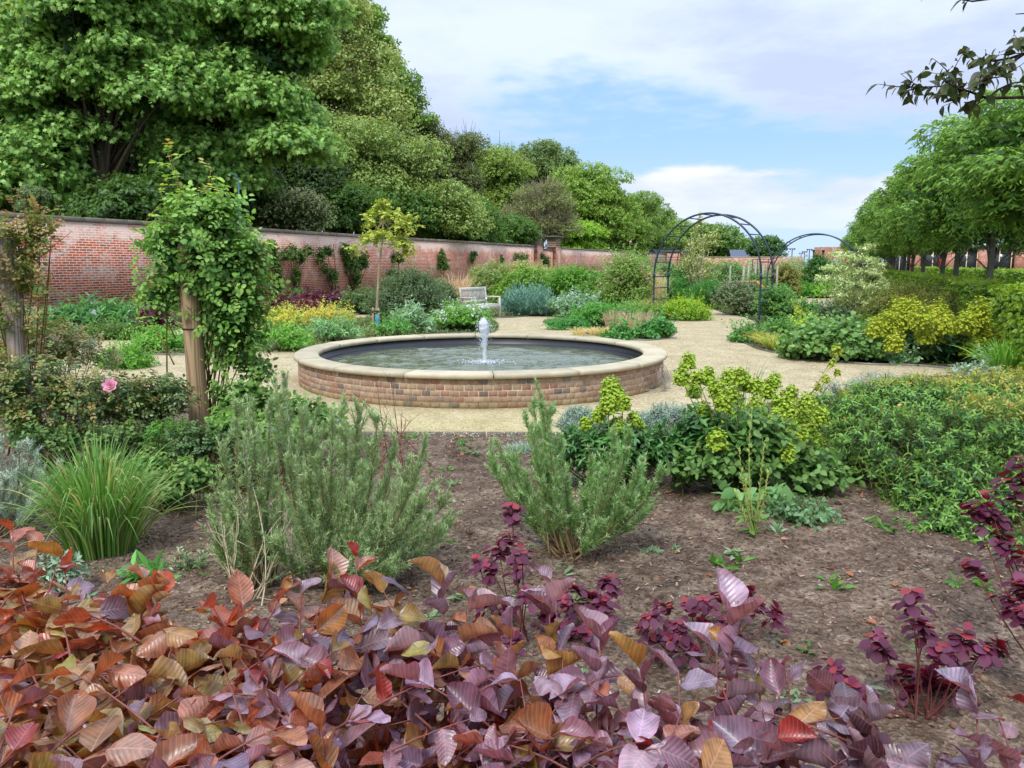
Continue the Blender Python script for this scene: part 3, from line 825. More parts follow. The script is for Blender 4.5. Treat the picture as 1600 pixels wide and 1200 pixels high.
# ------------------------------------------------------------------ long garden wall
def wall_mat(name, sx, sz, limewash=True):
    m, n, l, out = nodes_of(name)
    tc = n.new('ShaderNodeTexCoord'); sp = n.new('ShaderNodeSeparateXYZ'); l.new(tc.outputs['Object'], sp.inputs[0])
    cb = n.new('ShaderNodeCombineXYZ'); l.new(sp.outputs[0], cb.inputs[0]); l.new(sp.outputs[2], cb.inputs[1])
    wob = n.new('ShaderNodeTexNoise'); l.new(cb.outputs[0], wob.inputs['Vector']); wob.inputs['Scale'].default_value = 3
    wa = n.new('ShaderNodeVectorMath'); wa.operation = 'MULTIPLY_ADD'; l.new(wob.outputs['Color'], wa.inputs[0]); wa.inputs[1].default_value = (.02, .02, 0); l.new(cb.outputs[0], wa.inputs[2])
    br = n.new('ShaderNodeTexBrick'); l.new(wa.outputs[0], br.inputs['Vector'])
    br.inputs['Scale'].default_value = 1; br.inputs['Brick Width'].default_value = sx; br.inputs['Row Height'].default_value = sz
    br.inputs['Mortar Size'].default_value = .012; br.inputs['Mortar Smooth'].default_value = .3; br.inputs['Bias'].default_value = -.1
    br.inputs['Color1'].default_value = (*L((204, 96, 62)), 1); br.inputs['Color2'].default_value = (*L((158, 74, 54)), 1); br.inputs['Mortar'].default_value = (*L((216, 198, 178)), 1)
    # patches: sooty grey bricks, pale limewash towards the top and in blotches
    n1 = n.new('ShaderNodeTexNoise'); l.new(cb.outputs[0], n1.inputs['Vector']); n1.inputs['Scale'].default_value = 1.7; n1.inputs['Detail'].default_value = 8; n1.inputs['Roughness'].default_value = .7
    n2 = n.new('ShaderNodeTexNoise'); mp = n.new('ShaderNodeMapping'); mp.inputs['Scale'].default_value = (4.5, 13.3, 1); l.new(cb.outputs[0], mp.inputs[0]); l.new(mp.outputs[0], n2.inputs['Vector']); n2.inputs['Scale'].default_value = 1; n2.inputs['Detail'].default_value = 3
    r2 = n.new('ShaderNodeMapRange'); l.new(n2.outputs['Fac'], r2.inputs[0]); r2.inputs[1].default_value = .54; r2.inputs[2].default_value = .64; r2.inputs[4].default_value = .85
    inv = n.new('ShaderNodeMath'); inv.operation = 'SUBTRACT'; inv.inputs[0].default_value = 1; l.new(br.outputs['Fac'], inv.inputs[1])
    mm = n.new('ShaderNodeMath'); mm.operation = 'MULTIPLY'; l.new(r2.outputs[0], mm.inputs[0]); l.new(inv.outputs[0], mm.inputs[1])
    mx = n.new('ShaderNodeMix'); mx.data_type = 'RGBA'; l.new(mm.outputs[0], mx.inputs[0]); l.new(br.outputs['Color'], mx.inputs[6]); mx.inputs[7].default_value = (*L((96, 78, 78)), 1)
    zr = n.new('ShaderNodeMapRange'); l.new(sp.outputs[2], zr.inputs[0]); zr.inputs[1].default_value = 2.25; zr.inputs[2].default_value = 2.65; zr.inputs[3].default_value = .0; zr.inputs[4].default_value = .20 if limewash else .05
    ad = n.new('ShaderNodeMath'); ad.operation = 'ADD'; l.new(n1.outputs['Fac'], ad.inputs[0]); l.new(zr.outputs[0], ad.inputs[1])
    r1 = n.new('ShaderNodeMapRange'); l.new(ad.outputs[0], r1.inputs[0]); r1.inputs[1].default_value = .50; r1.inputs[2].default_value = .68; r1.inputs[4].default_value = .66
    mx2 = n.new('ShaderNodeMix'); mx2.data_type = 'RGBA'; l.new(r1.outputs[0], mx2.inputs[0]); l.new(mx.outputs[2], mx2.inputs[6]); mx2.inputs[7].default_value = (*L((222, 206, 190)), 1)
    b = n.new('ShaderNodeBsdfPrincipled'); l.new(mx2.outputs[2], b.inputs['Base Color']); b.inputs['Roughness'].default_value = .95; b.inputs['Specular IOR Level'].default_value = .1
    bp = n.new('ShaderNodeBump'); bp.invert = True; bp.inputs['Strength'].default_value = .7; bp.inputs['Distance'].default_value = .012; l.new(br.outputs['Fac'], bp.inputs['Height']); l.new(bp.outputs[0], b.inputs['Normal'])
    l.new(b.outputs[0], out.inputs[0])
    return m
M_WALL = wall_mat('old_brick', .24, .075)
M_WALLB = wall_mat('red_brick', .24, .075, False)

def aligned(name, label, cat, s, p, group=None, rot=None):
    """an Empty whose x axis runs along the long wall (or by rot)"""
    o = thing(name, label, cat, (0, 0, 0), group)
    q = A(s, p); o.location = tuple(q); o.rotation_euler = (0, 0, pi / 2 - AX if rot is None else rot)
    o['_loc'] = [0.0, 0.0, 0.0]
    return o
S0, S1, S2 = -12.0, 55.5, 108.0
wl_ = aligned('garden_wall', 'long old red brick wall with limewashed top running behind the borders', 'wall', S0, WALLP - .2)
def wallbox(parent, x0, x1, z0, z1, y0, y1, mat, name='wall_face', seg=1, wav=0.0):
    mb = MB(); n = max(1, int((x1 - x0) / 1.5)) if seg == 1 else 1
    xs_ = np.linspace(x0, x1, n + 1); zt = z1 + wav * fbm(xs_ * .35 + 3, xs_ * 0, 3)
    V = []
    for x_, zz_ in zip(xs_, zt): V += [(x_, y0, z0), (x_, y1, z0), (x_, y1, zz_), (x_, y0, zz_)]
    idx = np.arange(len(V)).reshape(-1, 4)
    f = np.concatenate([np.stack([idx[:-1, j], idx[1:, j], idx[1:, (j + 1) % 4], idx[:-1, (j + 1) % 4]], 1) for j in range(4)])
    mb.add(V, f, (1, 1, 1)); mb.f.append((np.array([idx[0, ::-1], idx[-1]]), 0))
    me = mb.build(name, mat, parent)
    return me
wallbox(wl_, 0, S1 - S0, -.1, 2.90, -.18, .18, M_WALL, 'wall_face', wav=.05)
mb = MB(); x = 0
while x < S1 - S0:
    w = rng.uniform(.55, .95); zt = 2.9 + .05 * float(fbm((x + w / 2) * .35 + 3, 0, 3))
    bbox_(mb, (x + w / 2, 0, zt + .055), (w - .01, .46, .13), np.array(L((132, 122, 108))) * rng.uniform(.75, 1.2), bev=.012)
    x += w
mb.build('coping', STONE, wl_)
far = aligned('garden_wall', 'far stretch of brick wall with greyish limewash beyond the two stone capped piers', 'wall', S1 + 5.8, WALLP - .2)
wallbox(far, 0, S2 - S1 - 5.8, -.1, 2.86, -.18, .18, M_WALL, 'wall_face', wav=.08)
mb = MB(); bbox_(mb, ((S2 - S1 - 5.8) / 2, 0, 2.93), (S2 - S1 - 5.8, .44, .1), L((140, 126, 112))); mb.build('coping', STONE, far)
# link wall and piers
lk = aligned('garden_wall', 'short length of red wall joining the two tall piers', 'wall', S1 + 1.35, WALLP - .2)
wallbox(lk, 0, 3.0, -.1, 2.7, -.16, .16, M_WALLB, 'wall_face'); mb = MB(); bbox_(mb, (1.5, 0, 2.76), (3, .42, .1), L((120, 108, 96))); mb.build('coping', STONE, lk)
for k, (s, lab) in enumerate(((S1 + .05, 'nearer brick pier with a wide stone cap rising over the wall'), (S1 + 4.4, 'further brick pier with a wide stone cap beside the far wall'))):
    pr_ = aligned('gate_pier', lab, 'pier', s, WALLP - .2, 'piers on the long wall')
    wallbox(pr_, 0, 1.25, -.1, 2.95, -.4, .4, M_WALLB, 'pier_shaft', seg=0)
    mb = MB()
    for c in range(5): bbox_(mb, (.625, 0, 3.02 + c * .15), (1.2 + rng.uniform(-.03, .03), .78, .13), np.array(L((150, 128, 108))) * rng.uniform(.75, 1.1), bev=.02)
    mb.build('stone_block', STONE, pr_)
    mb = MB(); bbox_(mb, (.625, 0, 3.79), (1.75, 1.15, .13), L((96, 92, 84)), bev=.03); mb.build('pier_cap', STONE, pr_)

# red end building in the corner, cross wall, slate roofed shed
CR = -AX       # rotation of things facing the camera along the cross direction
rs = aligned('brick_outbuilding', 'small red brick outbuilding with a flat grey roof in the far wall corner', 'building', 92, -17.6, rot=CR)
wallbox(rs, 0, 1.5, 0, 3.0, 0, 6, M_WALLB, 'wall_face', seg=0)
mb = MB(); bbox_(mb, (.0, 3, 3.09), (4.6, 6.3, .16), L((96, 100, 108))); mb.build('roof', STONE, rs)
cw = aligned('garden_wall', 'low distant brick wall closing the far end of the garden', 'wall', S2, WALLP, rot=CR)
wallbox(cw, 0, 17.5, -.1, 2.42, -.18, .18, M_WALL, 'wall_face', wav=.2)
mb = MB(); bbox_(mb, (8.75, 0, 2.52), (17.5, .44, .1), L((168, 152, 130))); mb.build('coping', STONE, cw)
shp = W(1166, 396, 128)
sh = thing('slate_roofed_shed', 'distant shed showing only its long grey slate roof over the far wall', 'shed', (shp[0], shp[1], 0))
mb = MB(); c = np.array([shp[0], shp[1], 0.])
box(mb, c + (0, 2, 1.2), (4.2, 4, 2.4), L((150, 120, 100))); mb.build('wall_face', PLAIN, sh)
mb = MB(); V = [c + (-2.4, -.3, 2.0), c + (2.4, -.3, 2.0), c + (2.2, 2.1, 3.95), c + (-2.2, 2.1, 3.95), c + (-2.4, 4.5, 2.0), c + (2.4, 4.5, 2.0)]
mb.add(V, [[0, 1, 2, 3], [3, 2, 5, 4]], L((86, 94, 108))); mb.build('roof', PLAIN, sh)

# ------------------------------------------------------------------ visitor building at the end of the avenue
SB = 104.0
bd = aligned('glazed_brick_building', 'single storey pink brick building with glazed bays behind the avenue trees', 'building', SB, 0, rot=CR)
def PX(px): return float(ps(px, SB))
HB = 3.5
m, n, l, out = nodes_of('window_glass'); b = n.new('ShaderNodeBsdfPrincipled'); b.inputs['Base Color'].default_value = (.03, .035, .04, 1); b.inputs['Roughness'].default_value = .08; l.new(b.outputs[0], out.inputs[0]); GLASS = m
M_PINK = wall_mat('pink_brick', .24, .075, False)
for nd in M_PINK.node_tree.nodes:
    if nd.type == 'TEX_BRICK':
        nd.inputs['Color1'].default_value = (*L((190, 112, 92)), 1); nd.inputs['Color2'].default_value = (*L((170, 96, 80)), 1); nd.inputs['Mortar'].default_value = (*L((200, 160, 140)), 1)
def bbx(px0, px1, mat, name, z0=0, z1=HB, y0=0, y1=.3, col=(1, 1, 1)):
    mb = MB(); x0, x1 = PX(px0), PX(px1)
    box(mb, ((x0 + x1) / 2, (y0 + y1) / 2, (z0 + z1) / 2), (x1 - x0, y1 - y0, z1 - z0), col)
    return mb.build(name, mat, bd)
bbx(1386, 1760, PLAIN, 'roof', HB, HB + .25, -.5, 9, L((110, 108, 104)))
bbx(1386, 1760, PLAIN, 'back_wall', 0, HB - .01, 5, 5.3, L((70, 66, 62)))
for a_, b_ in ((1422, 1438), (1474, 1494), (1528, 1546), (1585, 1604), (1640, 1665), (1700, 1725)): bbx(a_, b_, M_PINK, 'brick_pier', 0, HB - .01, -.25, .35)
for a_, b_ in ((1386, 1422), (1439, 1474), (1495, 1528), (1547, 1585), (1605, 1640), (1666, 1700)): bbx(a_, b_, GLASS, 'window', .1, HB - .02, .05, .1)
for p_, c_ in ((1395, (90, 92, 96)), (1400, (90, 92, 96)), (1405.5, (200, 196, 186)), (1416, (190, 190, 186)), (1441.5, (222, 196, 160)), (1457, (222, 196, 160)), (1473, (222, 196, 160)), (1510, (226, 202, 168)), (1526.5, (224, 190, 150)), (1561, (226, 202, 168)), (1580, (230, 190, 150)), (1497, (222, 196, 160)), (1622, (222, 196, 160)), (1684, (222, 196, 160))):
    bbx(p_ - .7, p_ + .7, PLAIN, 'mullion', 0, HB - .03, -.08, .03, L(c_))
bbx(1466.5, 1472, PLAIN, 'door', 0, 2.2, -.02, .03, L((140, 34, 32)))
mb = MB()
for z_ in (.55, 1.0): tubes(mb, line((PX(1475), -.9, z_ + .25), (PX(1491), -.9, z_ - .1)), .035, L((150, 60, 44)))
for p_ in (1475.5, 1483, 1490.5): tubes(mb, line((PX(p_), -.9, 0), (PX(p_), -.9, 1.15)), .035, L((150, 60, 44)))
mb.build('handrail', METAL, bd)
# curved brick pavilion nearer the middle
bc = aligned('brick_pavilion', 'plain curved red brick pavilion with black downpipes and an arched window', 'building', 98, 0, rot=CR)
xa, xb = float(ps(1271, 98)), float(ps(1352, 98))
mb = MB()
prof = [(xa, 6), (xa, .9), (xa + .15, .45), (xa + .5, .15), (xa + 1.1, 0), (xb, 0), (xb, 6)]
V = []; fs = []
for k, (x_, y_) in enumerate(prof): V += [(x_, y_, 0), (x_, y_, 3.55)]
for k in range(len(prof) - 1): fs.append([2 * k, 2 * k + 2, 2 * k + 3, 2 * k + 1])
mb.add(V, fs, (1, 1, 1)); mb.build('wall_face', M_WALLB, bc)
mb = MB(); mb.add([(x_, y_, 3.555) for x_, y_ in prof], [list(range(len(prof)))], L((150, 110, 90))); mb.build('roof', PLAIN, bc)
for p_ in (xa - .06, xa + 1.0):
    mb = MB(); tubes(mb, line((p_, -.1 if p_ > xa else .4, 0), (p_, -.1 if p_ > xa else .4, 3.1)), .07, L((30, 30, 34)), 8); box(mb, (p_, -.1 if p_ > xa else .4, 3.15), (.28, .2, .22), L((30, 30, 34))); mb.build('downpipe', METAL, bc)
mb = MB(); xc_ = float(ps(1305, 98)); a = np.linspace(0, pi, 10)
V = [(xc_ - .42, -.03, .9), (xc_ + .42, -.03, .9)] + [(xc_ + .42 * cos(t_), -.03, 1.9 + .3 * sin(t_)) for t_ in a]
mb.add(V, [list(range(len(V)))], L((190, 196, 206))); mb.build('window', PLAIN, bc)

# lamp posts over the far wall
for px, top, Y, lab in ((1238, 388, 132, 'tallest distant lamp post over the far wall, left of the pavilion'), (1257.5, 392.5, 150, 'middle distant lamp post standing over the far wall'), (1265, 389, 140, 'distant lamp post right beside the pavilion corner'), (1252, 395, 175, 'smallest and furthest lamp post over the far wall')):
    q = W(px, top, Y)
    lp = thing('lamp_post', lab, 'lamp post', (q[0], q[1], 0), 'lamp posts beyond the far wall')
    mb = MB(); tubes(mb, line((q[0], q[1], 0), (q[0], q[1], q[2])), .09, L((70, 78, 84)), 6); mb.build('pole', METAL, lp)
    mb = MB(); box(mb, (q[0], q[1], q[2] - .05), (1.1, .3, .10), L((90, 98, 104))); box(mb, (q[0] - .35, q[1], q[2] - .2), (.16, .16, .2), L((110, 116, 120))); box(mb, (q[0] + .35, q[1], q[2] - .2), (.16, .16, .2), L((110, 116, 120))); mb.build('lamp_head', METAL, lp)

# teal pole by the big tree
q0 = W(374, 350, 29); q1 = W(372, 278, 29)
pt = thing('slim_pole', 'slim teal metal pole rising above the wall under the big maple', 'pole', (q0[0], q0[1], 0))
mb = MB(); tubes(mb, line((q0[0], q0[1], 0), q1), .035, L((40, 84, 92)), 8); mb.build('shaft', METAL, pt)
mb = MB(); tubes(mb, bez(q1, q1 + (-.25, 0, .12), np.array([-.02, 0, .12]), 6), .03, L((40, 84, 92)), 6); mb.build('arm', METAL, pt)

# ------------------------------------------------------------------ metal arches
def arch(name, label, Lp, Rp, depth, leg, rise, nr_leg, nr_arc, rad, group, collars=True):
    Lp, Rp = np.array(Lp, float), np.array(Rp, float); d = Rp - Lp; span = np.linalg.norm(d); d /= span
    nrmv = np.array([-d[1], d[0], 0.]);
    if nrmv[1] < 0: nrmv = -nrmv
    mid = (Lp + Rp) / 2
    t = thing(name, label, 'garden arch', mid, group)
    colr = L((40, 56, 70))
    def curve(off, n=44):
        a = np.linspace(pi, 0, n)
        pts = [Lp + UP * z for z in np.linspace(-.05, leg, 5)[:-1]] + [mid + d * span / 2 * cos(x) + UP * (leg + rise * sin(x)) for x in a] + [Rp + UP * z for z in np.linspace(leg, -.05, 5)[1:]]
        return np.array(pts) + nrmv * off
    for off in (0, depth):
        mb = MB(); tubes(mb, curve(off), rad, colr, 8); mb.build('hoop', METAL, t, smooth=True)
    for z in np.linspace(.28, leg - .05, nr_leg):
        for P_ in (Lp, Rp):
            mb = MB(); tubes(mb, line(P_ + UP * z, P_ + UP * z + nrmv * depth), rad * .62, colr, 6); mb.build('rung', METAL, t)
    for x in np.linspace(pi - .22, .22, nr_arc):
        c = mid + d * span / 2 * cos(x) + UP * (leg + rise * sin(x))
        mb = MB(); tubes(mb, line(c, c + nrmv * depth), rad * .62, colr, 6); mb.build('rung', METAL, t)
    if collars:
        for P_ in (Lp, Rp):
            for off in (0, depth):
                mb = MB(); c = P_ + nrmv * off; tubes(mb, line(c + UP * (leg - .07), c + UP * (leg + .07)), rad * 1.35, colr, 8); mb.build('collar', METAL, t)
    return t
arch('garden_arch', 'large dark metal ladder arch over the path, nearest of the arches', (4.18, 23.0, 0), (6.72, 21.1, 0), .95, 1.32, 1.72, 4, 12, .028, 'dark metal arches over the paths')
l2, r2 = W(1199, 430, 39.5), W(1345, 430, 37.5); l2[2] = r2[2] = 0
arch('garden_arch', 'second dark metal arch further along the garden behind the pale dogwood', l2, r2, 1.2, .95, 2.15, 3, 12, .032, 'dark metal arches over the paths')
l3, r3 = W(1012, 405, 64), W(1027, 405, 62); l3[2] = r3[2] = 0
arch('garden_arch', 'tiny pale distant arch near the long wall, smallest of the arches', l3, r3, 2.6, 2.0, .8, 2, 6, .03, 'dark metal arches over the paths', False)
# flat-topped frame behind the arch leg
q0, q1 = W(1183, 430, 33), W(1208, 430, 32); q0[2] = q1[2] = 0
tf = thing('trellis_frame', 'slim flat-topped dark metal frame standing behind the arch leg', 'trellis', (q0 + q1) / 2)
for c in (q0, q1, q0 + (0, .7, 0), q1 + (0, .7, 0)):
    mb = MB(); tubes(mb, line(c, c + UP * 1.85), .018, L((44, 48, 52)), 6); mb.build('upright', METAL, tf)
for a_, b_ in ((q0, q1), (q0 + (0, .7, 0), q1 + (0, .7, 0)), (q0, q0 + (0, .7, 0)), (q1, q1 + (0, .7, 0))):
    mb = MB(); tubes(mb, line(a_ + UP * 1.84, b_ + UP * 1.84), .018, L((44, 48, 52)), 6); mb.build('top_rail', METAL, tf)

# ------------------------------------------------------------------ bench
ff = G(783, 496); dirf = nrm(np.array([.838, -.545, 0])); dira = nrm(np.array([.545, .838, 0])); BLn, BD = 1.35, .56
bn = thing('garden_bench', 'weathered grey slatted wooden bench facing the pool path', 'bench', ff - dirf * BD / 2 - dira * BLn / 2)
bcol = L((186, 184, 176))
def bp(u, v, z): return ff - dira * (BLn - u) - dirf * (BD - v) + UP * z      # u along, v towards front
def bpart(name, c, size, ax=dira, ay=dirf, az=UP):
    mb = MB(); bbox_(mb, c, size, np.array(bcol) * rng.uniform(.9, 1.08), ax, ay, az, bev=.008); return mb.build(name, TIMBER, bn)
for u in (.03, BLn - .03):
    bpart('leg', bp(u, BD - .03, .31), (.06, .06, .62))
    bk = nrm(UP * .92 - dirf * .13)
    bpart('back_post', bp(u, .03, .22), (.06, .06, .44)); bpart('back_post', bp(u, .03, .44) + bk * .25, (.06, .05, .52), dira, nrm(np.cross(bk, dira)), bk)
    bpart('armrest', bp(u, BD / 2 - .01, .64), (.07, BD, .04))
    bpart('side_rail', bp(u, BD / 2, .36), (.04, BD - .1, .08))
for k in range(6): bpart('seat_slat', bp(BLn / 2, .07 + k * .085, .42), (BLn - .02, .06, .02))
bpart('front_rail', bp(BLn / 2, BD - .02, .36), (BLn - .12, .03, .1))
bpart('top_rail', bp(BLn / 2, .03, .44) + bk * .46, (BLn - .12, .035, .09), dira, nrm(np.cross(bk, dira)), bk)
bpart('lower_rail', bp(BLn / 2, .03, .44) + bk * .08, (BLn - .12, .035, .05), dira, nrm(np.cross(bk, dira)), bk)
for k in range(17): bpart('back_slat', bp(.12 + k * (BLn - .24) / 16, .03, .44) + bk * .27, (.035, .014, .32), dira, nrm(np.cross(bk, dira)), bk)

# sloped timber seat under the arch
c = W(1170, 446, 27.5)
tb = thing('tilted_timber_table', 'orange timber display table with a dark tilted top behind the purplish shrub', 'display table', (c[0], c[1], 0))
a1_, a2_ = W(1153, 443, 27.5), W(1182, 442.5, 27.5); b1_, b2_ = W(1163, 453, 26.9), W(1193, 454, 26.9)
mb = MB(); V = [a1_, a2_, b2_, b1_]; V2 = [v + np.array([.0, .03, .05]) for v in V]
mb.add(V + V2, [[3, 2, 1, 0], [4, 5, 6, 7], [0, 1, 5, 4], [1, 2, 6, 5], [2, 3, 7, 6], [3, 0, 4, 7]], L((92, 42, 22))); mb.build('table_top', TIMBER, tb)
mb = MB(); tubes(mb, line(a1_ + UP * .06, a2_ + UP * .06), .028, L((214, 150, 96)), 5); tubes(mb, line(a2_ + UP * .06, b2_ + (.08, 0, .03)), .05, L((206, 132, 54)), 5); mb.build('trim', TIMBER, tb)
for q in (b2_ + (.12, .2, 0), a2_ + (.15, .3, -.12)):
    mb = MB(); bbox_(mb, (q[0], q[1], q[2] / 2), (.12, .12, q[2]), L((200, 124, 50))); mb.build('leg', TIMBER, tb)

# vine posts
pw = [(1012, 416, 438, 42), (1066, 414, 440, 38), (1141.5, 415, 443, 35), (1149, 414, 436, 42), (1162.5, 415, 443, 33), (1170, 414.5, 441, 36), (1181, 414, 440, 38), (1192.5, 414, 441, 34), (1215, 415, 442, 34), (1261, 415, 425, 44)]
names = ['first', 'second', 'third', 'fourth', 'fifth', 'sixth', 'seventh', 'eighth', 'ninth', 'tenth']
for k, (px, t_, b_, Y) in enumerate(pw):
    q = W(px, t_, Y); lab = 'pale square vine post beyond the large arch, %s of the ten from the left' % names[k]
    mb = MB(); bbox_(mb, (q[0], q[1], q[2] / 2), (.075, .075, q[2]), np.array(L((170, 166, 150))) * rng.uniform(.85, 1.05)); bbox_(mb, (q[0], q[1], q[2] + .01), (.08, .08, .03), L((160, 156, 142)))
    tag(mb.build('vine_post', TIMBER, origin=(q[0], q[1], 0)), lab, 'post', 'pale vine posts beyond the arch')

# rose posts
def rpost(px, ytop, Y, rad, lean, label, group, tie=None, col=(178, 146, 108)):
    top = W(px, ytop, Y); base = np.array([top[0] + lean, Y, 0])
    t = thing('wooden_post', label, 'post', base, group)
    mb = MB(); n = 26; tt = np.linspace(0, 1, n)[:, None]
    P = (base - UP * .1) * (1 - tt) + top * tt
    R = rad * (1 + .05 * np.sin(tt[:, 0] * 9)) * (1.06 - .1 * tt[:, 0]); R[-1] *= .8
    tubes(mb, P, R, L(col), 22); mb.build('shaft', GRAIN, t, smooth=False)
    if tie:
        z = W(px, tie, Y)[2]; w = (z / top[2]); c = base * (1 - w) + top * w
        a = np.linspace(0, 2 * pi, 24); mb = MB()
        tubes(mb, np.stack([c[0] + (rad + .003) * np.cos(a), c[1] + (rad + .003) * np.sin(a), np.full(24, z)], 1), .005, (.01, .01, .01), 5); mb.build('wire_tie', METAL, t)
    return t
m, n, l, out = nodes_of('timber_grain')
tc = n.new('ShaderNodeTexCoord'); mp = n.new('ShaderNodeMapping'); mp.inputs['Scale'].default_value = (11, 11, .45); l.new(tc.outputs['Object'], mp.inputs[0])
wv = n.new('ShaderNodeTexWave'); wv.wave_type = 'RINGS'; wv.rings_direction = 'X'; l.new(mp.outputs[0], wv.inputs['Vector']); wv.inputs['Scale'].default_value = 2.6; wv.inputs['Distortion'].default_value = 5; wv.inputs['Detail'].default_value = 3
cr = n.new('ShaderNodeValToRGB'); l.new(wv.outputs['Fac'], cr.inputs[0]); cr.color_ramp.elements[0].color = (.66, .58, .52, 1); cr.color_ramp.elements[1].color = (1.1, 1.05, 1, 1); cr.color_ramp.elements[0].position = .1; cr.color_ramp.elements[1].position = .75
at = n.new('ShaderNodeAttribute'); at.attribute_name = 'tint'
mu = n.new('ShaderNodeMix'); mu.data_type = 'RGBA'; mu.blend_type = 'MULTIPLY'; mu.inputs[0].default_value = 1; l.new(at.outputs['Color'], mu.inputs[6]); l.new(cr.outputs[0], mu.inputs[7])
b = n.new('ShaderNodeBsdfPrincipled'); l.new(mu.outputs[2], b.inputs['Base Color']); b.inputs['Roughness'].default_value = .85; b.inputs['Specular IOR Level'].default_value = .15; l.new(b.outputs[0], out.inputs[0]); GRAIN = m
rpost(291, 377, 6.4, .078, .02, 'round brown timber post carrying the tall green climbing rose', 'timber rose posts', tie=513, col=(166, 144, 114))
rpost(8, 372, 6.5, .075, .02, 'greyer timber post at the edge of the view wrapped in bronze rose leaves', 'timber rose posts', col=(150, 142, 132))
# ------------------------------------------------------------------ trees behind the wall
def limbs(mb, base, tops, r0, col, K_=7, trunk_to=None, fork=.35, sides=6):
    base = np.asarray(base, float)
    tp = np.asarray(trunk_to if trunk_to is not None else base + UP * 3, float)
    P = bez(base - UP * .1, tp, rng.normal(0, .15, 3) * (1, 1, 0), 9)
    tubes(mb, P, np.linspace(r0 * 1.15, r0 * .6, 9), col, 9)
    tops = np.asarray(tops, float)
    if len(tops):
        st = P[(rng.integers(4, 9, len(tops)))]
        ln = np.linalg.norm(tops - st, axis=1, keepdims=True)
        Pb = bez(st, tops, np.concatenate([rng.normal(0, .06, (len(tops), 2)), rng.uniform(-.05, .18, (len(tops), 1))], 1) * ln, K_)
        tubes(mb, Pb, np.linspace(r0 * .22, r0 * .04, K_)[None] * rng.uniform(.6, 1.2, (len(tops), 1)), col, sides)
    return P

def tree(name, label, cat, Y, env, subs, rl, leaf, pal, nsh, nlf=6, tip=None, tpl=RH, trunk_px=None, r0=.3, mat=LEAFT, flat=.6, slen=.7, low=-.35, group='trees behind the long wall', bark=(70, 62, 50), twigs=0, inner=.2, up=.4, grav=.35, inner_shade_pal=None, dep=.7):
    ls = [pl(*e, Y, e[2] * Y / 1225 * dep) for e in env]
    cpx = trunk_px if trunk_px is not None else env[0][0]
    b = W(cpx, 400, Y); base = np.array([b[0], Y, 0.0])
    t = thing(name, label, cat, base, group)
    sl = []
    vol = np.array([l[1][0] * l[1][2] for l in ls]); vol = vol / vol.sum()
    for l, w in zip(ls, vol):
        n = max(3, int(subs * w))
        u = sph(n, -.75); rr_ = rng.uniform(.55, .95, (n, 1))
        C = np.array(l[0]) + u * rr_ * np.array(l[1])
        for c in C:
            s = rl * rng.uniform(.6, 1.35)
            if c[2] > .4: sl.append((c, (s * 1.15, s * 1.15, s * flat)))
    mb = MB()
    P = lobe_shoots(sl, nsh, slen, up=up, low=low)
    leaves_on(mb, P, nlf, .15, 1.0, tpl, leaf, 55, pal, tip=tip, tipt=.7, grav=grav, var=.25)
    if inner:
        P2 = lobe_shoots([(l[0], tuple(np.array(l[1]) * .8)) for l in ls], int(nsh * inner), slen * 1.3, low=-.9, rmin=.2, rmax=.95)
        leaves_on(mb, P2, nlf, .1, 1.0, tpl, leaf * 1.15, 60, inner_shade_pal or pal, grav=.3, var=.25)  # a darker inner palette puts the crown's inner shade into the leaf colour
    mb.build('crown', mat, t)
    mb = MB()
    top = np.array([base[0], Y, 0]) ; cz_ = np.average([l[0][2] for l in ls], weights=vol); top[2] = max(1.5, cz_ * .75)
    tops = np.array([s[0] for s in sl]); tops = tops[rng.permutation(len(tops))[:60]]
    limbs(mb, base, tops, r0, L(bark), trunk_to=top)
    if twigs:
        Pt = lobe_shoots([(l[0], tuple(np.array(l[1]) * 1.0)) for l in ls], twigs, 2.6 * Y / 60, up=.9, low=-.1, rmin=.7, rmax=1.05, K_=4, droop=.05)
        tubes(mb, Pt, np.array([.03, .022, .014, .008]) * Y / 60, L(bark), 3, cap=False)
    mb.build('trunk', BARK, t)
    return t

MAP = [(108, 146, 72), (122, 158, 80), (94, 132, 64)]; MAPT = [(146, 182, 98), (134, 172, 88)]
tree('maple_tree', 'huge bright green maple with tiered drooping boughs, at the edge of the view', 'tree', 31,
     [(165, 60, 135, 100), (70, 150, 80, 62), (240, 130, 75, 65), (50, 285, 84, 55), (130, 20, 140, 80), (100, 225, 70, 36), (40, 320, 70, 22)], 60, 1.45, .22, MAP, 13500, 6, MAPT, MAPLE, trunk_px=175, r0=.4, flat=.55, inner=.10, inner_shade_pal=[(40, 70, 30), (52, 84, 34)])
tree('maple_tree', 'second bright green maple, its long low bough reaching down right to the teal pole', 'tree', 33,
     [(400, 90, 95, 85), (440, 215, 52, 42), (300, 225, 62, 28), (342, 262, 36, 22), (350, 150, 60, 50), (420, 30, 65, 60), (400, 170, 60, 40), (300, 262, 50, 20), (352, 285, 24, 14)], 48, 1.4, .22, MAP, 11500, 6, MAPT, MAPLE, trunk_px=330, r0=.38, flat=.55, inner=.10, inner_shade_pal=[(40, 70, 30), (52, 84, 34)])
tree('dark_tree', 'very dark green tree just showing beyond the big maple at the frame edge', 'tree', 44, [(-30, 60, 110, 140), (0, 250, 90, 90)], 40, 1.8, .28, [(30, 50, 24), (38, 58, 28)], 4500, 6, trunk_px=-20, r0=.5)
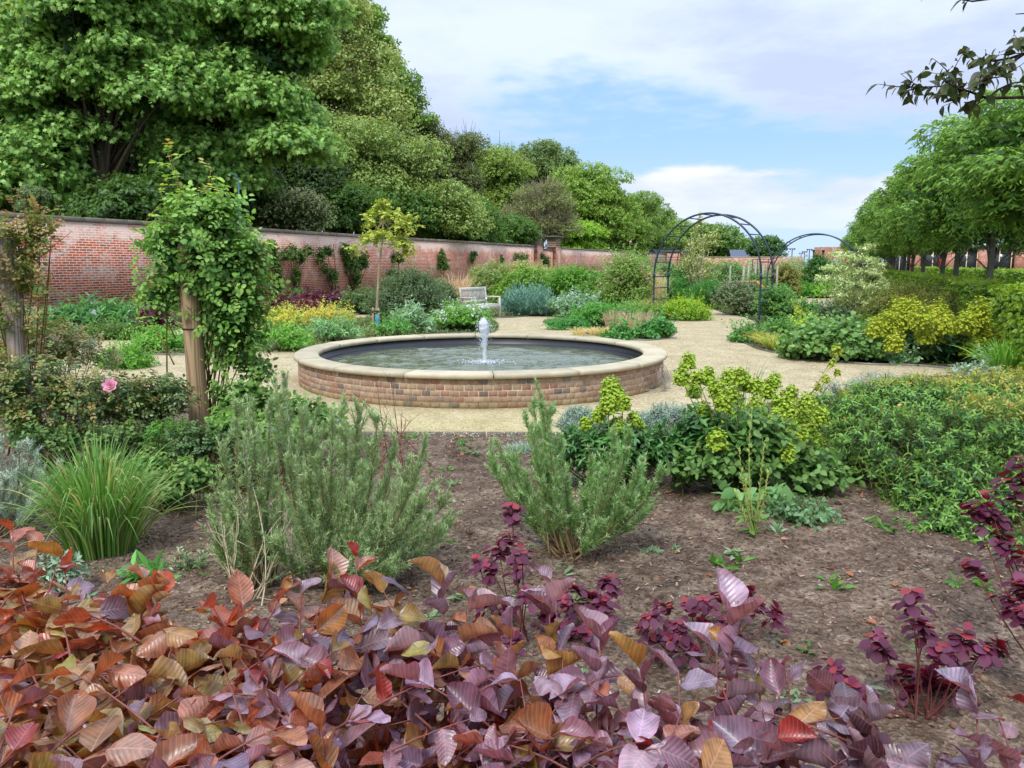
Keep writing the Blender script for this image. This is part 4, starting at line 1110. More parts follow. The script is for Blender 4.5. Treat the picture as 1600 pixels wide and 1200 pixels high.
tree('tall_ash', 'tall airy pale green tree with visible branches against the sky', 'tree', 50, [(490, 10, 60, 80), (530, 110, 70, 80), (480, 150, 60, 90), (580, 190, 50, 45)], 85, 1.2, .24, [(120, 144, 72), (134, 156, 82), (104, 128, 64)], 6000, 5, [(158, 172, 100)], trunk_px=520, r0=.45, inner=.05, twigs=600, slen=1.1, bark=(92, 84, 66))
tree('oak_tree', 'darker rounded oak showing at the skyline edge beside the airy tall tree', 'tree', 62, [(606, 150, 32, 30), (618, 195, 36, 34), (580, 110, 30, 34), (550, 55, 26, 50)], 40, 1.5, .3, [(80, 116, 42), (94, 130, 46)], 5200, 5, [(116, 148, 54)], trunk_px=610, r0=.4, inner=.25)
tree('willow_tree', 'broad feathery mid green tree massed low behind the wall', 'tree', 47, [(565, 265, 85, 72), (640, 290, 65, 62), (500, 240, 55, 65), (690, 330, 50, 40)], 100, 1.0, .17, [(112, 138, 68), (100, 126, 60), (126, 150, 78)], 10000, 6, [(146, 168, 92)], trunk_px=600, r0=.35, slen=.9, flat=.8, twigs=500, group='trees behind the long wall')
tree('ivy_clad_tree', 'dark ivy covered tree with a few crooked bare limbs behind the wall', 'tree', 42, [(440, 270, 60, 60), (400, 310, 60, 35), (500, 300, 45, 45)], 55, .9, .18, [(42, 66, 30), (52, 78, 34)], 5000, 6, [(66, 92, 40)], trunk_px=480, r0=.3, twigs=40)
tree('thorn_tree', 'scrubby brown twigged tree thinly leafed beside the pale green tree', 'tree', 62, [(712, 270, 26, 50), (700, 300, 45, 50), (676, 222, 20, 24), (730, 235, 14, 30), (690, 255, 24, 30)], 45, 1.0, .17, [(92, 112, 56), (108, 118, 70)], 4200, 5, trunk_px=715, r0=.3, twigs=800, bark=(118, 104, 84), inner=.5)
tree('ash_tree', 'pale yellow-green rounded tree between the thorn and the brown twiggy bush', 'tree', 72, [(772, 275, 38, 48), (760, 330, 55, 50), (800, 300, 30, 50)], 50, 1.4, .22, [(122, 150, 62), (108, 136, 56), (134, 158, 72)], 6000, 5, [(132, 156, 74)], trunk_px=770, r0=.3, twigs=150)
tree('round_tree', 'dense dome-shaped grey green tree on the skyline behind the brown bush', 'tree', 92, [(845, 268, 46, 40), (868, 300, 40, 50)], 50, 1.7, .3, [(102, 128, 66), (88, 114, 58)], 5600, 5, [(112, 134, 78)], trunk_px=845, r0=.4)
tree('twiggy_thorn', 'large brownish twiggy bush barely in leaf above the stone piers', 'tree', 68, [(838, 352, 50, 34), (808, 358, 30, 30), (858, 318, 22, 34), (832, 322, 20, 26), (874, 350, 18, 34)], 60, 1.0, .15, [(122, 136, 80), (134, 138, 92), (110, 130, 68)], 5200, 5, trunk_px=840, r0=.25, twigs=1300, bark=(150, 140, 116), inner=.6)
tree('sycamore_tree', 'big mid green tree standing just past the stone capped piers', 'tree', 84, [(920, 300, 46, 50), (925, 345, 50, 48), (950, 330, 38, 50)], 75, 1.5, .26, [(106, 142, 54), (118, 152, 58), (92, 128, 50)], 8500, 5, [(142, 170, 76)], trunk_px=925, r0=.4)
tree('sycamore_tree', 'yellower leafy tree right of the piers, its foliage down to the wall', 'tree', 80, [(905, 375, 40, 35), (880, 370, 22, 28)], 30, 1.0, .24, [(104, 148, 44), (118, 160, 48)], 3200, 5, [(140, 178, 60)], trunk_px=905, r0=.25)
for k, (px, py, rx, ry, Y, lab) in enumerate([(990, 352, 34, 52, 100, 'first tree of the receding row past the big sycamore'), (1022, 365, 30, 38, 108, 'second tree of the receding row, left of the large arch'), (1052, 374, 26, 30, 118, 'third smaller tree of the receding row, seen inside the arch'), (968, 375, 30, 36, 92, 'low leafy tree filling the gap below the receding row')]):
    tree('field_maple', lab, 'tree', Y, [(px, py, rx, ry)], 34, 1.6, .3, [[(108, 140, 60), (94, 128, 54)], [(94, 126, 52), (106, 138, 56)], [(112, 144, 56), (126, 154, 62)], [(112, 148, 48), (100, 136, 46)]][k], 3400, 5, [(118, 146, 66)], trunk_px=px, r0=.3)
tree('domed_tree', 'distant dome-shaped tree framed by the large metal arch', 'tree', 150, [(1112, 382, 42, 33), (1090, 392, 40, 26)], 46, 2.6, .5, [(82, 116, 48), (72, 104, 44)], 4200, 5, [(108, 140, 62)], trunk_px=1110, r0=.4)
tree('small_tree', 'small distant tree left of the slate roofed shed', 'tree', 155, [(1172, 392, 17, 15)], 16, 1.6, .45, [(92, 128, 60), (84, 118, 54)], 1300, 5, trunk_px=1172, r0=.25)
tree('small_tree', 'small distant dark tree showing between the arch legs', 'tree', 120, [(1200, 393, 15, 22)], 18, 1.3, .35, [(70, 104, 50), (80, 116, 54)], 1600, 5, trunk_px=1200, r0=.25)
# understorey behind the wall
US = [(215, 330, 95, 36, 30, 'dark shade bush behind the wall between the two maples'), (150, 250, 110, 70, 37, 'holly mass coloured as deep shade under the bigger maple'), (330, 310, 80, 50, 35, 'dark laurel behind the wall beside the teal pole'), (440, 335, 62, 30, 36, None), (540, 330, 50, 34, 42, 'bright ivy bush topping the wall left of the golden sapling'), (625, 335, 60, 36, 46, 'mid green hawthorn clump behind the golden sapling'), (700, 345, 60, 36, 52, 'dark leafy bush on the wall below the thorn tree'), (780, 365, 45, 26, 60, 'pale green bramble mound behind the wall near the piers'), (735, 365, 40, 24, 54, 'green bramble mound on the wall right of the thorn tree')]
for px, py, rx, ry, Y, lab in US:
    pal_ = [(50, 76, 34), (62, 92, 40)] if px < 520 else [(88, 122, 50), (98, 134, 54)]  # the darker greens put the shade under the maples into the leaf colour
    if lab is None:
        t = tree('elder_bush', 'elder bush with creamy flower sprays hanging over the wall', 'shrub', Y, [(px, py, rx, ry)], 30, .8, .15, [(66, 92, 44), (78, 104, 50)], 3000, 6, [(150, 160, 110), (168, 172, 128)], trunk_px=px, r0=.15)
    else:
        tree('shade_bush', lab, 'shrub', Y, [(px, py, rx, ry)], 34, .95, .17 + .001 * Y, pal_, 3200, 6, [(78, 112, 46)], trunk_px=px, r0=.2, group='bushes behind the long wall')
for src, dx, dy, rz, lab in (('maple_tree', -24, -3, 2.1, 'broad maple further along the wall, outside the photographed view to the west'), ('maple_tree.001', -38, 4, 4.0, 'last maple of the wall side trees, furthest from the pool')):
    o_ = bpy.data.objects[src]; copy_tree(o_, (o_.location.x + dx, o_.location.y + dy, 0), rz, lab)
# far wood: one dark mass closing the gaps
mb = MB()
ls = [pl(px, py, rx, ry, 64, 6) for px, py, rx, ry in ((-60, 180, 160, 260), (160, 190, 170, 240), (380, 220, 130, 200), (520, 270, 100, 130), (640, 310, 90, 90))]
P = lobe_shoots(ls, 9000, 1.6, low=-1)
leaves_on(mb, P, 6, .1, 1, RH, .5, 55, [(34, 54, 26), (46, 68, 32), (40, 60, 28)], grav=.3)
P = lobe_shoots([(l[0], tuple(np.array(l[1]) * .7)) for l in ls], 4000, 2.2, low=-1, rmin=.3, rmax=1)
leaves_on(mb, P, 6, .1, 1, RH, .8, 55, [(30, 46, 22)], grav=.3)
tag(mb.build('far_wood', LEAF), 'dark woodland closing the view behind the maples', None, kind='stuff')

# ------------------------------------------------------------------ avenue trees
def avenue_proto(seed_lobes=46):
    t = thing('avenue_tree', 'x', 'tree', (0, 0, 0), 'row of young avenue trees')
    sl = []
    for i in range(seed_lobes):
        u = sph(1, -.95)[0]; r = rng.uniform(.5, .95)
        sl.append((np.array([0, 0, 3.42]) + u * r * np.array([2.2, 2.2, 1.36]), (.62, .62, .34)))
    mb = MB(); P = lobe_shoots(sl, 5600, .36, up=.2, low=-.6, droop=.3)
    leaves_on(mb, P, 7, .1, 1, LANCE2, .112, 50, [(92, 130, 54), (106, 144, 60), (80, 116, 48)], tip=[(124, 162, 70)], tipt=.8, grav=.45, mode='flat', var=.22)
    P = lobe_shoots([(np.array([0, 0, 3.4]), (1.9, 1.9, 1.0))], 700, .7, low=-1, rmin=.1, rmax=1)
    leaves_on(mb, P, 6, .1, 1, RH, .17, 55, [(54, 88, 30)], grav=.3)  # darker leaves inside: the crown's own shade is painted into their colour
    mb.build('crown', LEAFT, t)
    mb = MB(); limbs(mb, (0, 0, 0), [s[0] for s in sl][:30], .085, L((112, 108, 96)), trunk_to=(0, 0, 3.0)); mb.build('trunk', BARK, t)
    return t
protos = [avenue_proto(), avenue_proto(52)]
ordn = ['first', 'second', 'third', 'fourth', 'fifth', 'sixth', 'seventh', 'eighth', 'ninth', 'tenth', 'eleventh', 'twelfth', 'thirteenth', 'fourteenth', 'fifteenth', 'sixteenth', 'seventeenth', 'eighteenth', 'nineteenth', 'twentieth']
used = [0, 0]
for k in range(17):
    s = 16.6 + 4.95 * k; q = A(s, 3.7 + rng.uniform(-.12, .12))
    lab = 'clipped hornbeam of the avenue row, %s counting away from the viewer' % ordn[k]
    p_ = protos[k % 2]; rz = rng.uniform(0, 6.28); sc_ = 1.0 + rng.uniform(-.04, .06)
    if not used[k % 2]:
        used[k % 2] = 1; p_.location = tuple(q); p_.rotation_euler = (0, 0, rz); p_['label'] = lab
    else: copy_tree(p_, q, rz, lab, scl=sc_)
for k in range(2):
    q = A(40 + 6.5 * k, 9.6)
    copy_tree(protos[k % 2], q, rng.uniform(0, 6.28), 'tree of the parallel row beyond the avenue, %s from the viewer' % ordn[k], 'second row of avenue trees', 1.02)

# ------------------------------------------------------------------ cherry overhanging at the top corner
ct = thing('cherry_tree', 'overhanging cherry branch with dark drooping pointed leaves against the sky', 'tree', (4.6, 3.9, 0))
mb = MB(); bc_ = L((60, 44, 44))
tubes(mb, bez((4.6, 3.9, -.1), (4.5, 3.7, 3.4), np.array([.1, 0, 0]), 8), np.linspace(.14, .08, 8), bc_, 10)
Yb = 3.6
def WP(pts, Y=Yb): return np.array([W(a, b, Y + c) for a, b, c in pts])
brs = [WP([(2050, 60, .2), (1800, 120, .1), (1680, 145, 0), (1600, 152, 0), (1562, 153, 0), (1538, 152, 0), (1520, 145, 0), (1505, 140, 0), (1470, 135, 0), (1440, 136, 0), (1408, 137, 0)]),
       WP([(1545, 152, 0), (1560, 140, .03), (1580, 130, .05), (1600, 128, .06), (1640, 118, .06)]),
       WP([(1520, 146, 0), (1530, 128, -.05), (1548, 122, -.08), (1572, 119, -.1)]),
       WP([(1505, 141, 0), (1490, 118, .05), (1478, 110, .05)]),
       WP([(1538, 152, 0), (1520, 159, 0), (1506, 160, 0)]),
       WP([(1700, 60, .2), (1640, 72, .1), (1600, 84, 0), (1580, 99, 0), (1558, 105, 0)]),
       WP([(1600, 84, 0), (1575, 92, .05), (1545, 96, .05), (1530, 98, .05), (1517, 92, .05)]),
       WP([(1640, 72, 0), (1610, 62, 0), (1590, 60, 0)]),
       WP([(1700, -30, 0), (1620, -12, 0), (1560, -4, 0), (1520, 2, 0), (1503, 0, 0)]),
       WP([(1660, 20, 0), (1620, 20, 0), (1587, 22, 0)]),
       WP([(1470, -60, 0), (1460, -30, 0), (1450, -8, 0)])]
brs[0] = np.concatenate([np.array([[4.5, 3.7, 3.3], [3.9, 3.65, 3.3]]), brs[0][1:]])
rs_ = [.010, .006, .006, .005, .004, .012, .007, .007, .01, .005, .006]
for b_, r_ in zip(brs, rs_): tubes(mb, b_, np.linspace(r_, .002, len(b_)), bc_, 6)
tubes(mb, bez((4.5, 3.7, 3.3), brs[5][0], np.array([0, 0, .3]), 6), np.linspace(.04, .012, 6), bc_, 6)
tubes(mb, bez((4.5, 3.7, 3.4), brs[8][0], np.array([0, 0, .4]), 6), np.linspace(.04, .012, 6), bc_, 6)
tubes(mb, bez(brs[8][1], brs[10][0], np.array([0, 0, .1]), 5), .006, bc_, 6)
mb.build('trunk', BARK, ct)
mb = MB()
CH = T_leaf([(.18, .16), (.42, .25), (.68, .2), (.88, .07)], fold=.35, curve=-.25)
def cherry(P, n, t0, t1, size=.058):
    # side twigs with leaves
    leaves_on(mb, P[None], n, t0, t1, CH, size, 62, [(52, 66, 34), (68, 80, 38), (56, 56, 36), (82, 90, 42)], grav=.75, mode='spiral', upn=.9, var=.2, svar=.3, jit=.35)
tw = []
for (bi, t0, t1, nt) in ((0, .62, 1.0, 18), (0, .5, .66, 4), (1, .3, 1, 3), (2, .2, 1, 4), (3, .3, 1, 4), (5, .2, 1, 7), (6, .3, 1, 3), (7, 0, 1, 5)):
    P = brs[bi]
    for k in range(nt):
        f = rng.uniform(t0, t1) * (len(P) - 1); i = min(int(f), len(P) - 2); p = P[i] * (1 - f + i) + P[i + 1] * (f - i)
        d = nrm(nrm(P[i + 1] - P[i]) + rng.normal(0, .6, 3)); tw.append(bez(p, p + d * rng.uniform(.05, .13), rng.normal(0, .01, 3), 5))
tw = np.array(tw)
leaves_on(mb, tw, 4, .3, 1, CH, .058, 60, [(52, 66, 34), (68, 80, 38), (56, 56, 36), (82, 90, 42)], grav=.75, upn=.9, var=.2, svar=.3, jit=.35)
for bi, n, t0 in ((0, 12, .72), (1, 5, .3), (2, 7, .3), (3, 6, .3), (5, 9, .3), (6, 7, .4), (7, 5, .2), (8, 4, .8), (10, 3, .8), (4, 1, .9)): cherry(brs[bi], n, t0, 1.0)
mb.build('leaves', leaf_mat('cherry_leaf', .35, .45, .4), ct)
mb = MB(); tubes(mb, tw, np.linspace(.0025, .001, 5), bc_, 4); mb.build('twigs', BARK, ct)

# ------------------------------------------------------------------ climbers on the wall
CL = [('ivy-like wall shrub, first climber right of the rose post', [(430, 410, 9, 30), (446, 398, 10, 12), (424, 385, 8, 12), (436, 440, 5, 24)], [(434, 480)]),
      ('slender climber slanting up the wall in one diagonal arm', [(470, 402, 8, 14), (482, 392, 9, 9), (463, 430, 6, 18), (458, 395, 8, 14)], [(460, 470)]),
      ('fan trained climber with two arms crossing, left of the golden sapling', [(500, 400, 7, 14), (513, 392, 9, 10), (520, 430, 10, 14), (508, 418, 6, 10)], [(524, 460)]),
      ('dense dark green V-shaped climber beside the sapling trunk', [(547, 410, 15, 24), (566, 408, 12, 18), (556, 435, 9, 16), (540, 388, 10, 10)], [(555, 462)]),
      ('thin climber part hidden behind the golden sapling', [(621, 402, 14, 9), (612, 428, 12, 8), (640, 428, 10, 6)], [(622, 460)]),
      ('small bushy climber low on the wall above the grey shrub', [(692, 412, 13, 12), (690, 398, 5, 10)], [(692, 440)]),
      ('dark upright wall shrub left of the piers', [(818, 408, 10, 14), (808, 402, 5, 8)], [(816, 430)]),
      ('dark narrow wall shrub against the nearer pier', [(852, 410, 8, 14), (846, 402, 4, 8)], [(852, 430)]),
      ('tiny thin climber stem on the wall above the tall border plants', [(738, 404, 3, 12), (784, 405, 3, 9), (741, 396, 5, 4)], [(738, 430)])]
for lab, lob, roots in CL:
    rt = onwall(*roots[0], .15); t = thing('wall_climber', lab, 'climbing plant', (rt[0], rt[1], 0), 'climbers trained on the long wall')
    ls = []
    for px, py, rx, ry in lob:
        c = onwall(px, py, .25); k = c[1] / 1225; ls.append((c, (rx * k * 1.0, .16, ry * k)))
    mb = MB(); nsh_ = int(60 + sum(l[1][0] * l[1][2] for l in ls) * 700)
    P = lobe_shoots(ls, nsh_, .25, low=-.9, rmin=.2, rmax=1.05)
    leaves_on(mb, P, 5, .1, 1, RH, .11, 60, [(62, 92, 40), (76, 110, 46), (50, 78, 38)], tip=[(100, 136, 56)], grav=.3)
    mb.build('foliage', LEAF, t)
    mb = MB(); tops = np.array([l[0] for l in ls]); tops = np.concatenate([tops, tops + rng.normal(0, .25, tops.shape) * (1, .1, 1)])
    tubes(mb, bez(np.repeat(np.array([[rt[0], rt[1], 0.0]]), len(tops), 0), tops, rng.normal(0, .12, (len(tops), 3)), 6), np.linspace(.025, .008, 6), L((96, 78, 56)), 4); mb.build('stems', BARK, t)
# plant tops behind wall edge: narrow conifer
tree('small_conifer', 'small pale upright conifer tip showing above the wall coping', 'tree', 23.5, [(52, 318, 11, 24)], 14, .22, .07, [(98, 122, 78), (112, 134, 84)], 900, 6, trunk_px=52, r0=.05, up=1.2, slen=.25, group='bushes behind the long wall')

# ------------------------------------------------------------------ border plants: one generator, many kinds
def border(name, label, cat, px, py, wpx, hpx, pal, tpl=OVAL, leaf=.06, tip=None, tipt=.75, mat=LEAF, n=None, nl=8, up=.5, slen=.3, low=-.1, grav=.2, flowers=None, depth=.8, mode='spiral', ang=50, group=None, lumps=7, lump=.45, stems=True, zoff=0, base=None, cover=3.2, rmin=.7, stemcol=(92, 84, 58), droop=.15, wild=.12):
    """a mound whose foot shows at pixel column px, row py; wpx x hpx is its size in the photograph"""
    b = G(px, py) if base is None else np.array(base, float)
    Yd = b[1]; k = Yd / 1225; rx = wpx * k / 2; h = hpx * k; ry = rx * depth
    b = b + np.array([b[0] / Yd * ry * .9, ry * .9, 0])
    h = h * (b[1] / Yd) + .0
    t = thing(name, label, cat, b, group)
    core = [(b + UP * (h * .45 + zoff), (rx * .85, ry * .85, h * .5))]
    lobes = list(core)
    for i in range(lumps):
        u = sph(1, .0)[0]; c = b + u * np.array([rx, ry, h]) * (1 - lump * .75); c[2] = max(c[2], h * .15) + zoff
        lobes.append((c, (rx * lump, ry * lump, h * lump * .75)))
    area = 2 * pi * ((rx * ry + rx * h + ry * h) / 3) * 1.3
    pal = [tuple(min(255, x * 1.1 + 6) for x in c_) for c_ in pal]
    if n is None: n = int(np.clip(area * cover / (leaf * leaf * .4 * nl), 60, 4200))
    P = lobe_shoots(lobes, n, slen, up=up, low=low, rmin=rmin, rmax=1.15, rand=.55, droop=droop, wild=wild)
    P[..., 2] = np.maximum(P[..., 2], .02)
    mb = MB(); leaves_on(mb, P, nl, .1, 1, tpl, leaf, ang, pal, tip=tip, tipt=tipt, grav=grav, mode=mode, var=.22)
    mb.build('foliage', mat, t)
    if flowers:
        fc, fs, fn, ft = flowers
        f = rng.permutation(len(P)); f = f[P[f, -1, 2] > h * .45][:fn]
        if len(f):
            e = P[f, -1] + UP * fs * .6
            mb = MB(); m_ = 4
            pos = np.repeat(e, m_, 0) + rng.normal(0, fs * .35, (len(f) * m_, 3)); d = nrm(rng.normal(size=(len(pos), 3)) + UP * .6)
            inst(mb, ft, pos, frames(d, UP + rng.normal(0, .6, d.shape)), fs * rng.uniform(.6, 1.2, len(pos)), pick(fc, len(pos), .12)); mb.build('blossom', PETAL, t)
    if stems:
        m_ = min(40, max(8, n // 20)); e = P[rng.permutation(len(P))[:m_], 1]
        s = b + rng.normal(0, .12, (m_, 3)) * (rx, ry, 0); s[:, 2] = 0
        mb = MB(); tubes(mb, bez(s, e, rng.normal(0, .03, (m_, 3)), 4), np.linspace(.008, .003, 4) * max(1, h), L(stemcol), 4); mb.build('stems', BARK, t)
    return t

def tuft(name, label, cat, b, h, spread, nb, w, pal, lean=.5, mat=LEAF, group=None, dry=None, segs=7, straight=.3, label_part=None, rbase=.08):
    t = thing(name, label, cat, b, group)
    mb = MB(); N = nb
    a = rng.uniform(0, 2 * pi, N); r = rng.random(N) ** .6
    s = np.stack([np.cos(a) * r * rbase * 1.0, np.sin(a) * r * rbase, np.zeros(N)], 1) + b
    out = r * spread * rng.uniform(.5, 1.2, N); hh = h * rng.uniform(.55, 1.1, N) * (1 - .35 * r * lean)
    e = s + np.stack([np.cos(a) * out, np.sin(a) * out, hh], 1)
    dr = (rng.random(N) < straight * 0 + lean * .5) * rng.uniform(.1, .5, N) * hh
    c = s + np.stack([np.cos(a) * out * .25, np.sin(a) * out * .25, hh * .9 + dr], 1)
    e[:, 2] -= dr
    tt = np.linspace(0, 1, segs)[None, :, None]
    P = (1 - tt) ** 2 * s[:, None] + 2 * tt * (1 - tt) * c[:, None] + tt ** 2 * e[:, None]
    P[..., 2] = np.maximum(P[..., 2], .01)
    T = nrm(np.gradient(P, axis=1)); side = nrm(np.cross(T, UP) + rng.normal(0, .35, (N, 1, 3)))
    ww = w * rng.uniform(.6, 1.2, (N, 1)) * np.interp(np.linspace(0, 1, segs), [0, .3, .7, 1], [.7, 1, .75, .05])[None]
    V = np.stack([P - side * ww[..., None] / 2, P + side * ww[..., None] / 2], 2)
    idx = np.arange(N * segs * 2).reshape(N, segs, 2)
    f = np.stack([idx[:, :-1, 0], idx[:, :-1, 1], idx[:, 1:, 1], idx[:, 1:, 0]], -1).reshape(-1, 4)
    col = pick(pal, N); 
    if dry is not None: m_ = rng.random(N) < dry[1]; col = np.where(m_[:, None], pick(dry[0], N), col)
    mb.add(V.reshape(-1, 3), f, np.repeat(col, segs * 2, 0)); mb.build('blades', mat, t)
    return t
GB = lambda px, py: G(px, py)

G1 = [(92, 134, 52), (106, 150, 60), (80, 118, 46)]; G1T = [(130, 172, 74)]
GD = [(50, 84, 36), (62, 98, 42), (44, 72, 34)]
GLIME = [(110, 150, 40), (128, 164, 46), (96, 138, 40)]
GSIL = [(136, 156, 140), (156, 172, 158), (118, 142, 124)]
BLUEG = [(96, 132, 116), (112, 146, 130), (82, 118, 100)]
PURP = [(66, 34, 44), (84, 42, 54), (54, 28, 38)]
YEL = [(172, 172, 70), (182, 182, 82), (148, 160, 62), (120, 146, 58)]
OLV = [(86, 104, 44), (100, 116, 50), (74, 92, 42)]
WHT = [(236, 240, 238), (222, 228, 232)]
def inpoly(P, x, y):
    c = np.zeros(len(x), bool); j = len(P) - 1
    for i in range(len(P)):
        xi, yi = P[i][0], P[i][1]; xj, yj = P[j][0], P[j][1]
        c ^= ((yi > y) != (yj > y)) & (x < (xj - xi) * (y - yi) / (yj - yi + 1e-12) + xi); j = i
    return c
def carpet(P, n, leaf, pals, h, lab):
    lo, hi = P.min(0), P.max(0); xs_, ys_ = [], []
    x = rng.uniform(max(lo[0], -26), min(hi[0], 30), n * 3); y = rng.uniform(lo[1], min(hi[1], 48), n * 3)
    k = inpoly(P, x, y); x, y = x[k][:n], y[k][:n]; N = len(x)
    g = fbm(x * .9 + 9, y * .9, 3); z = np.clip(.3 + g * 1.6, .05, 1) * h * rng.random(N)
    d = nrm(rng.normal(0, 1, (N, 3)) * (1, 1, .5) + UP * .5)
    sel = np.clip(((fbm(x * .7 + 31, y * .7 + 5, 3) + .4) / .8 * len(pals)).astype(int), 0, len(pals) - 1)
    C = np.array([L(c) for c in pals])[sel] * rng.uniform(.7, 1.3, (N, 1))
    mb = MB(); inst(mb, LANCE, np.stack([x, y, z], 1), frames(d, UP + rng.normal(0, .5, (N, 3))), leaf * rng.uniform(.6, 1.3, N), C)
    tag(mb.build('ground_cover', LEAF), lab, None, kind='stuff')
CPAL = [(96, 132, 62), (112, 146, 70), (84, 118, 58), (126, 150, 84), (104, 126, 76), (130, 148, 66)]
carpet(BL1, 16000, .14, CPAL, .35, 'mixed low leafy cover over the border along the wall')
carpet(BL2, 12000, .09, CPAL, .22, 'mixed low leafy cover over the bed behind the pool')
carpet(BR1, 4000, .06, CPAL, .10, 'low leafy cover over the small island bed')
carpet(BR2, 9000, .11, CPAL, .28, 'mixed low leafy cover over the border behind the path')
carpet(BR3, 4000, .10, CPAL, .25, 'low leafy cover round the shrubs under the arch')
carpet(BR4, 16000, .09, CPAL, .20, 'mixed low leafy cover over the bed right of the path')
carpet(BR5, 9000, .16, CPAL, .45, 'leafy cover over the far beds')
# left back border along the wall
border('iris_clump', 'leafy green clump with big white flowers at the foot of the wall', 'plant', 165, 520, 190, 34, [(74, 120, 62), (90, 138, 72), (62, 104, 58)], LANCE, .22, n=900, nl=6, up=1.2, flowers=(WHT, .12, 11, OVAL))
border('green_clump', 'bright green clump near the wall base left of the rose post', 'plant', 245, 505, 80, 48, G1, LANCE, .13, G1T, up=.8)
tb_ = border('box_hedge', 'low clipped box hedge in front of the white flowers', 'hedge', 170, 532, 160, 22, [(66, 98, 46), (78, 110, 50)], RH, .05, [(110, 140, 66)], lumps=14, lump=.35, depth=.25, cover=3)
border('purple_smoke_shrub', 'dark purple leaved shrub left of the rose post', 'shrub', 245, 530, 50, 46, PURP, OVAL, .09, up=.7, mat=LEAFP, lumps=4)
border('green_mound', 'bright green mound on the island bed left of the rose post', 'plant', 252, 552, 80, 34, [(76, 132, 48), (92, 150, 58)], OVAL, .06, G1T, cover=4)
border('fern_mound', 'soft green ferny mound behind the rose bush, beside the gravel', 'plant', 196, 578, 80, 34, [(84, 132, 44), (98, 146, 52)], RHN, .06, cover=5)
border('low_greens', 'grey-green low planting at the foot of the wall in the view corner', 'plant', 40, 520, 130, 34, [(92, 116, 72), (106, 128, 84)], LANCE, .12, up=.8)
# island bed between rose post and pool
border('heuchera', 'deep purple leafy clump in the border, nearer the sapling', 'plant', 505, 488, 130, 22, PURP, ROUND, .11, mat=LEAFP, up=.6)
border('heuchera', 'dark wine red leafy clump behind the yellow flowers', 'plant', 455, 492, 90, 20, [(96, 44, 60), (74, 36, 48)], ROUND, .11, mat=LEAFP, up=.6)
border('bronze_plant', 'bronze-purple plants low along the wall by the rose', 'plant', 428, 498, 60, 24, PURP + [(78, 84, 50)], ROUND, .1, mat=LEAFP, up=.6)
border('yellow_spirea', 'golden yellow leafy clump, nearer the rose post', 'plant', 440, 522, 80, 34, YEL, OVAL, .06, [(192, 188, 84)], up=.6, cover=4)
border('yellow_spirea', 'golden yellow clump with orange tips left of the sapling stake', 'plant', 515, 512, 85, 28, YEL + [(170, 170, 60)], OVAL, .06, [(194, 178, 84)], up=.6, cover=4)
border('green_carpet', 'fresh green low plants spilling to the path behind the pool rim', 'plant', 440, 552, 110, 36, [(80, 134, 48), (96, 150, 58)], LANCE, .09, G1T, cover=4, depth=.6)
border('green_carpet', 'grey-green leafy plants right behind the pool coping', 'plant', 525, 536, 100, 32, [(98, 138, 84), (116, 152, 100)], LANCE, .11, cover=4, depth=.6)
border('sage_plant', 'silvery green sage clump right of the sapling stake', 'plant', 645, 522, 70, 42, [(110, 142, 104), (130, 158, 122)], LANCE2, .12, up=.8, depth=.6)
border('green_carpet', 'mid green low plants right of the stake at the pool edge', 'plant', 618, 526, 60, 28, [(84, 132, 62), (98, 146, 74)], LANCE, .09, cover=4, depth=.5)
border('euonymus_shrub', 'large rounded grey-green shrub with tiny dark leaves behind the pool', 'shrub', 640, 508, 130, 82, [(70, 94, 58), (84, 108, 70), (60, 82, 50)], RH, .055, [(106, 124, 82)], n=4200, nl=9, slen=.4, lumps=12)
border('grey_shrub', 'smaller greyish shrub joined to the right of the rounded shrub', 'shrub', 690, 500, 55, 60, [(84, 104, 64), (96, 116, 76)], RH, .06, n=1500)
border('dusty_shrub', 'olive shrub sitting behind the purple clump left of the sapling', 'shrub', 565, 492, 70, 36, [(74, 98, 56), (88, 112, 62)], OVAL, .08)
border('small_bush', 'little upright bush at the wall base between two climbers', 'shrub', 462, 480, 44, 26, [(84, 116, 62)], OVAL, .08)
border('geranium_mound', 'fresh green mound with white flower fringe in front of the bench', 'plant', 720, 519, 106, 34, [(82, 136, 46), (98, 150, 56), (70, 120, 44)], OVAL, .055, G1T, cover=4.5, flowers=(WHT, .05, 150, DISC), depth=.8)
border('silver_edge', 'silvery white frothy plants left of the bench', 'plant', 700, 490, 60, 14, GSIL, RHN, .07, mat=LEAFS)
tuft('dry_grass', 'tall pinkish straw grass clump left of the bench against the wall', 'grass clump', G(715, 486), 1.35, .5, 420, .02, [(206, 176, 150), (190, 156, 128), (216, 196, 160)], lean=.2, rbase=.35)
# golden sapling
sb = G(589, 520)
gs = thing('golden_sapling', 'slim young tree with feathery golden yellow foliage behind the pool', 'tree', sb)
Ys = sb[1]
tip_ = W(592, 312, Ys); mb = MB()
tr_ = np.array([sb - UP * .05, W(589, 480, Ys), W(592, 420, Ys), W(597, 380, Ys), W(599, 345, Ys), W(596, 318, Ys)])
tubes(mb, tr_, np.array([.038, .034, .028, .022, .015, .006]), L((150, 138, 112)), 8)
lobs = [(598, 318, 16, 13), (612, 335, 22, 13), (580, 345, 16, 20), (635, 350, 28, 13), (600, 365, 30, 12), (575, 375, 24, 10), (628, 378, 22, 18), (640, 340, 14, 9), (590, 330, 14, 14), (635, 392, 14, 10), (552, 388, 16, 9)]
ls = [pl(*e, Ys, e[2] * Ys / 1225) for e in lobs]
tops = np.array([l[0] for l in ls])
tubes(mb, bez(np.array([tr_[min(5, 2 + int(rng.random() * 3))] for _ in tops]), tops, np.array([0, 0, -.08]), 6), np.linspace(.013, .004, 6), L((150, 138, 112)), 5)
mb.build('trunk', BARK, gs)
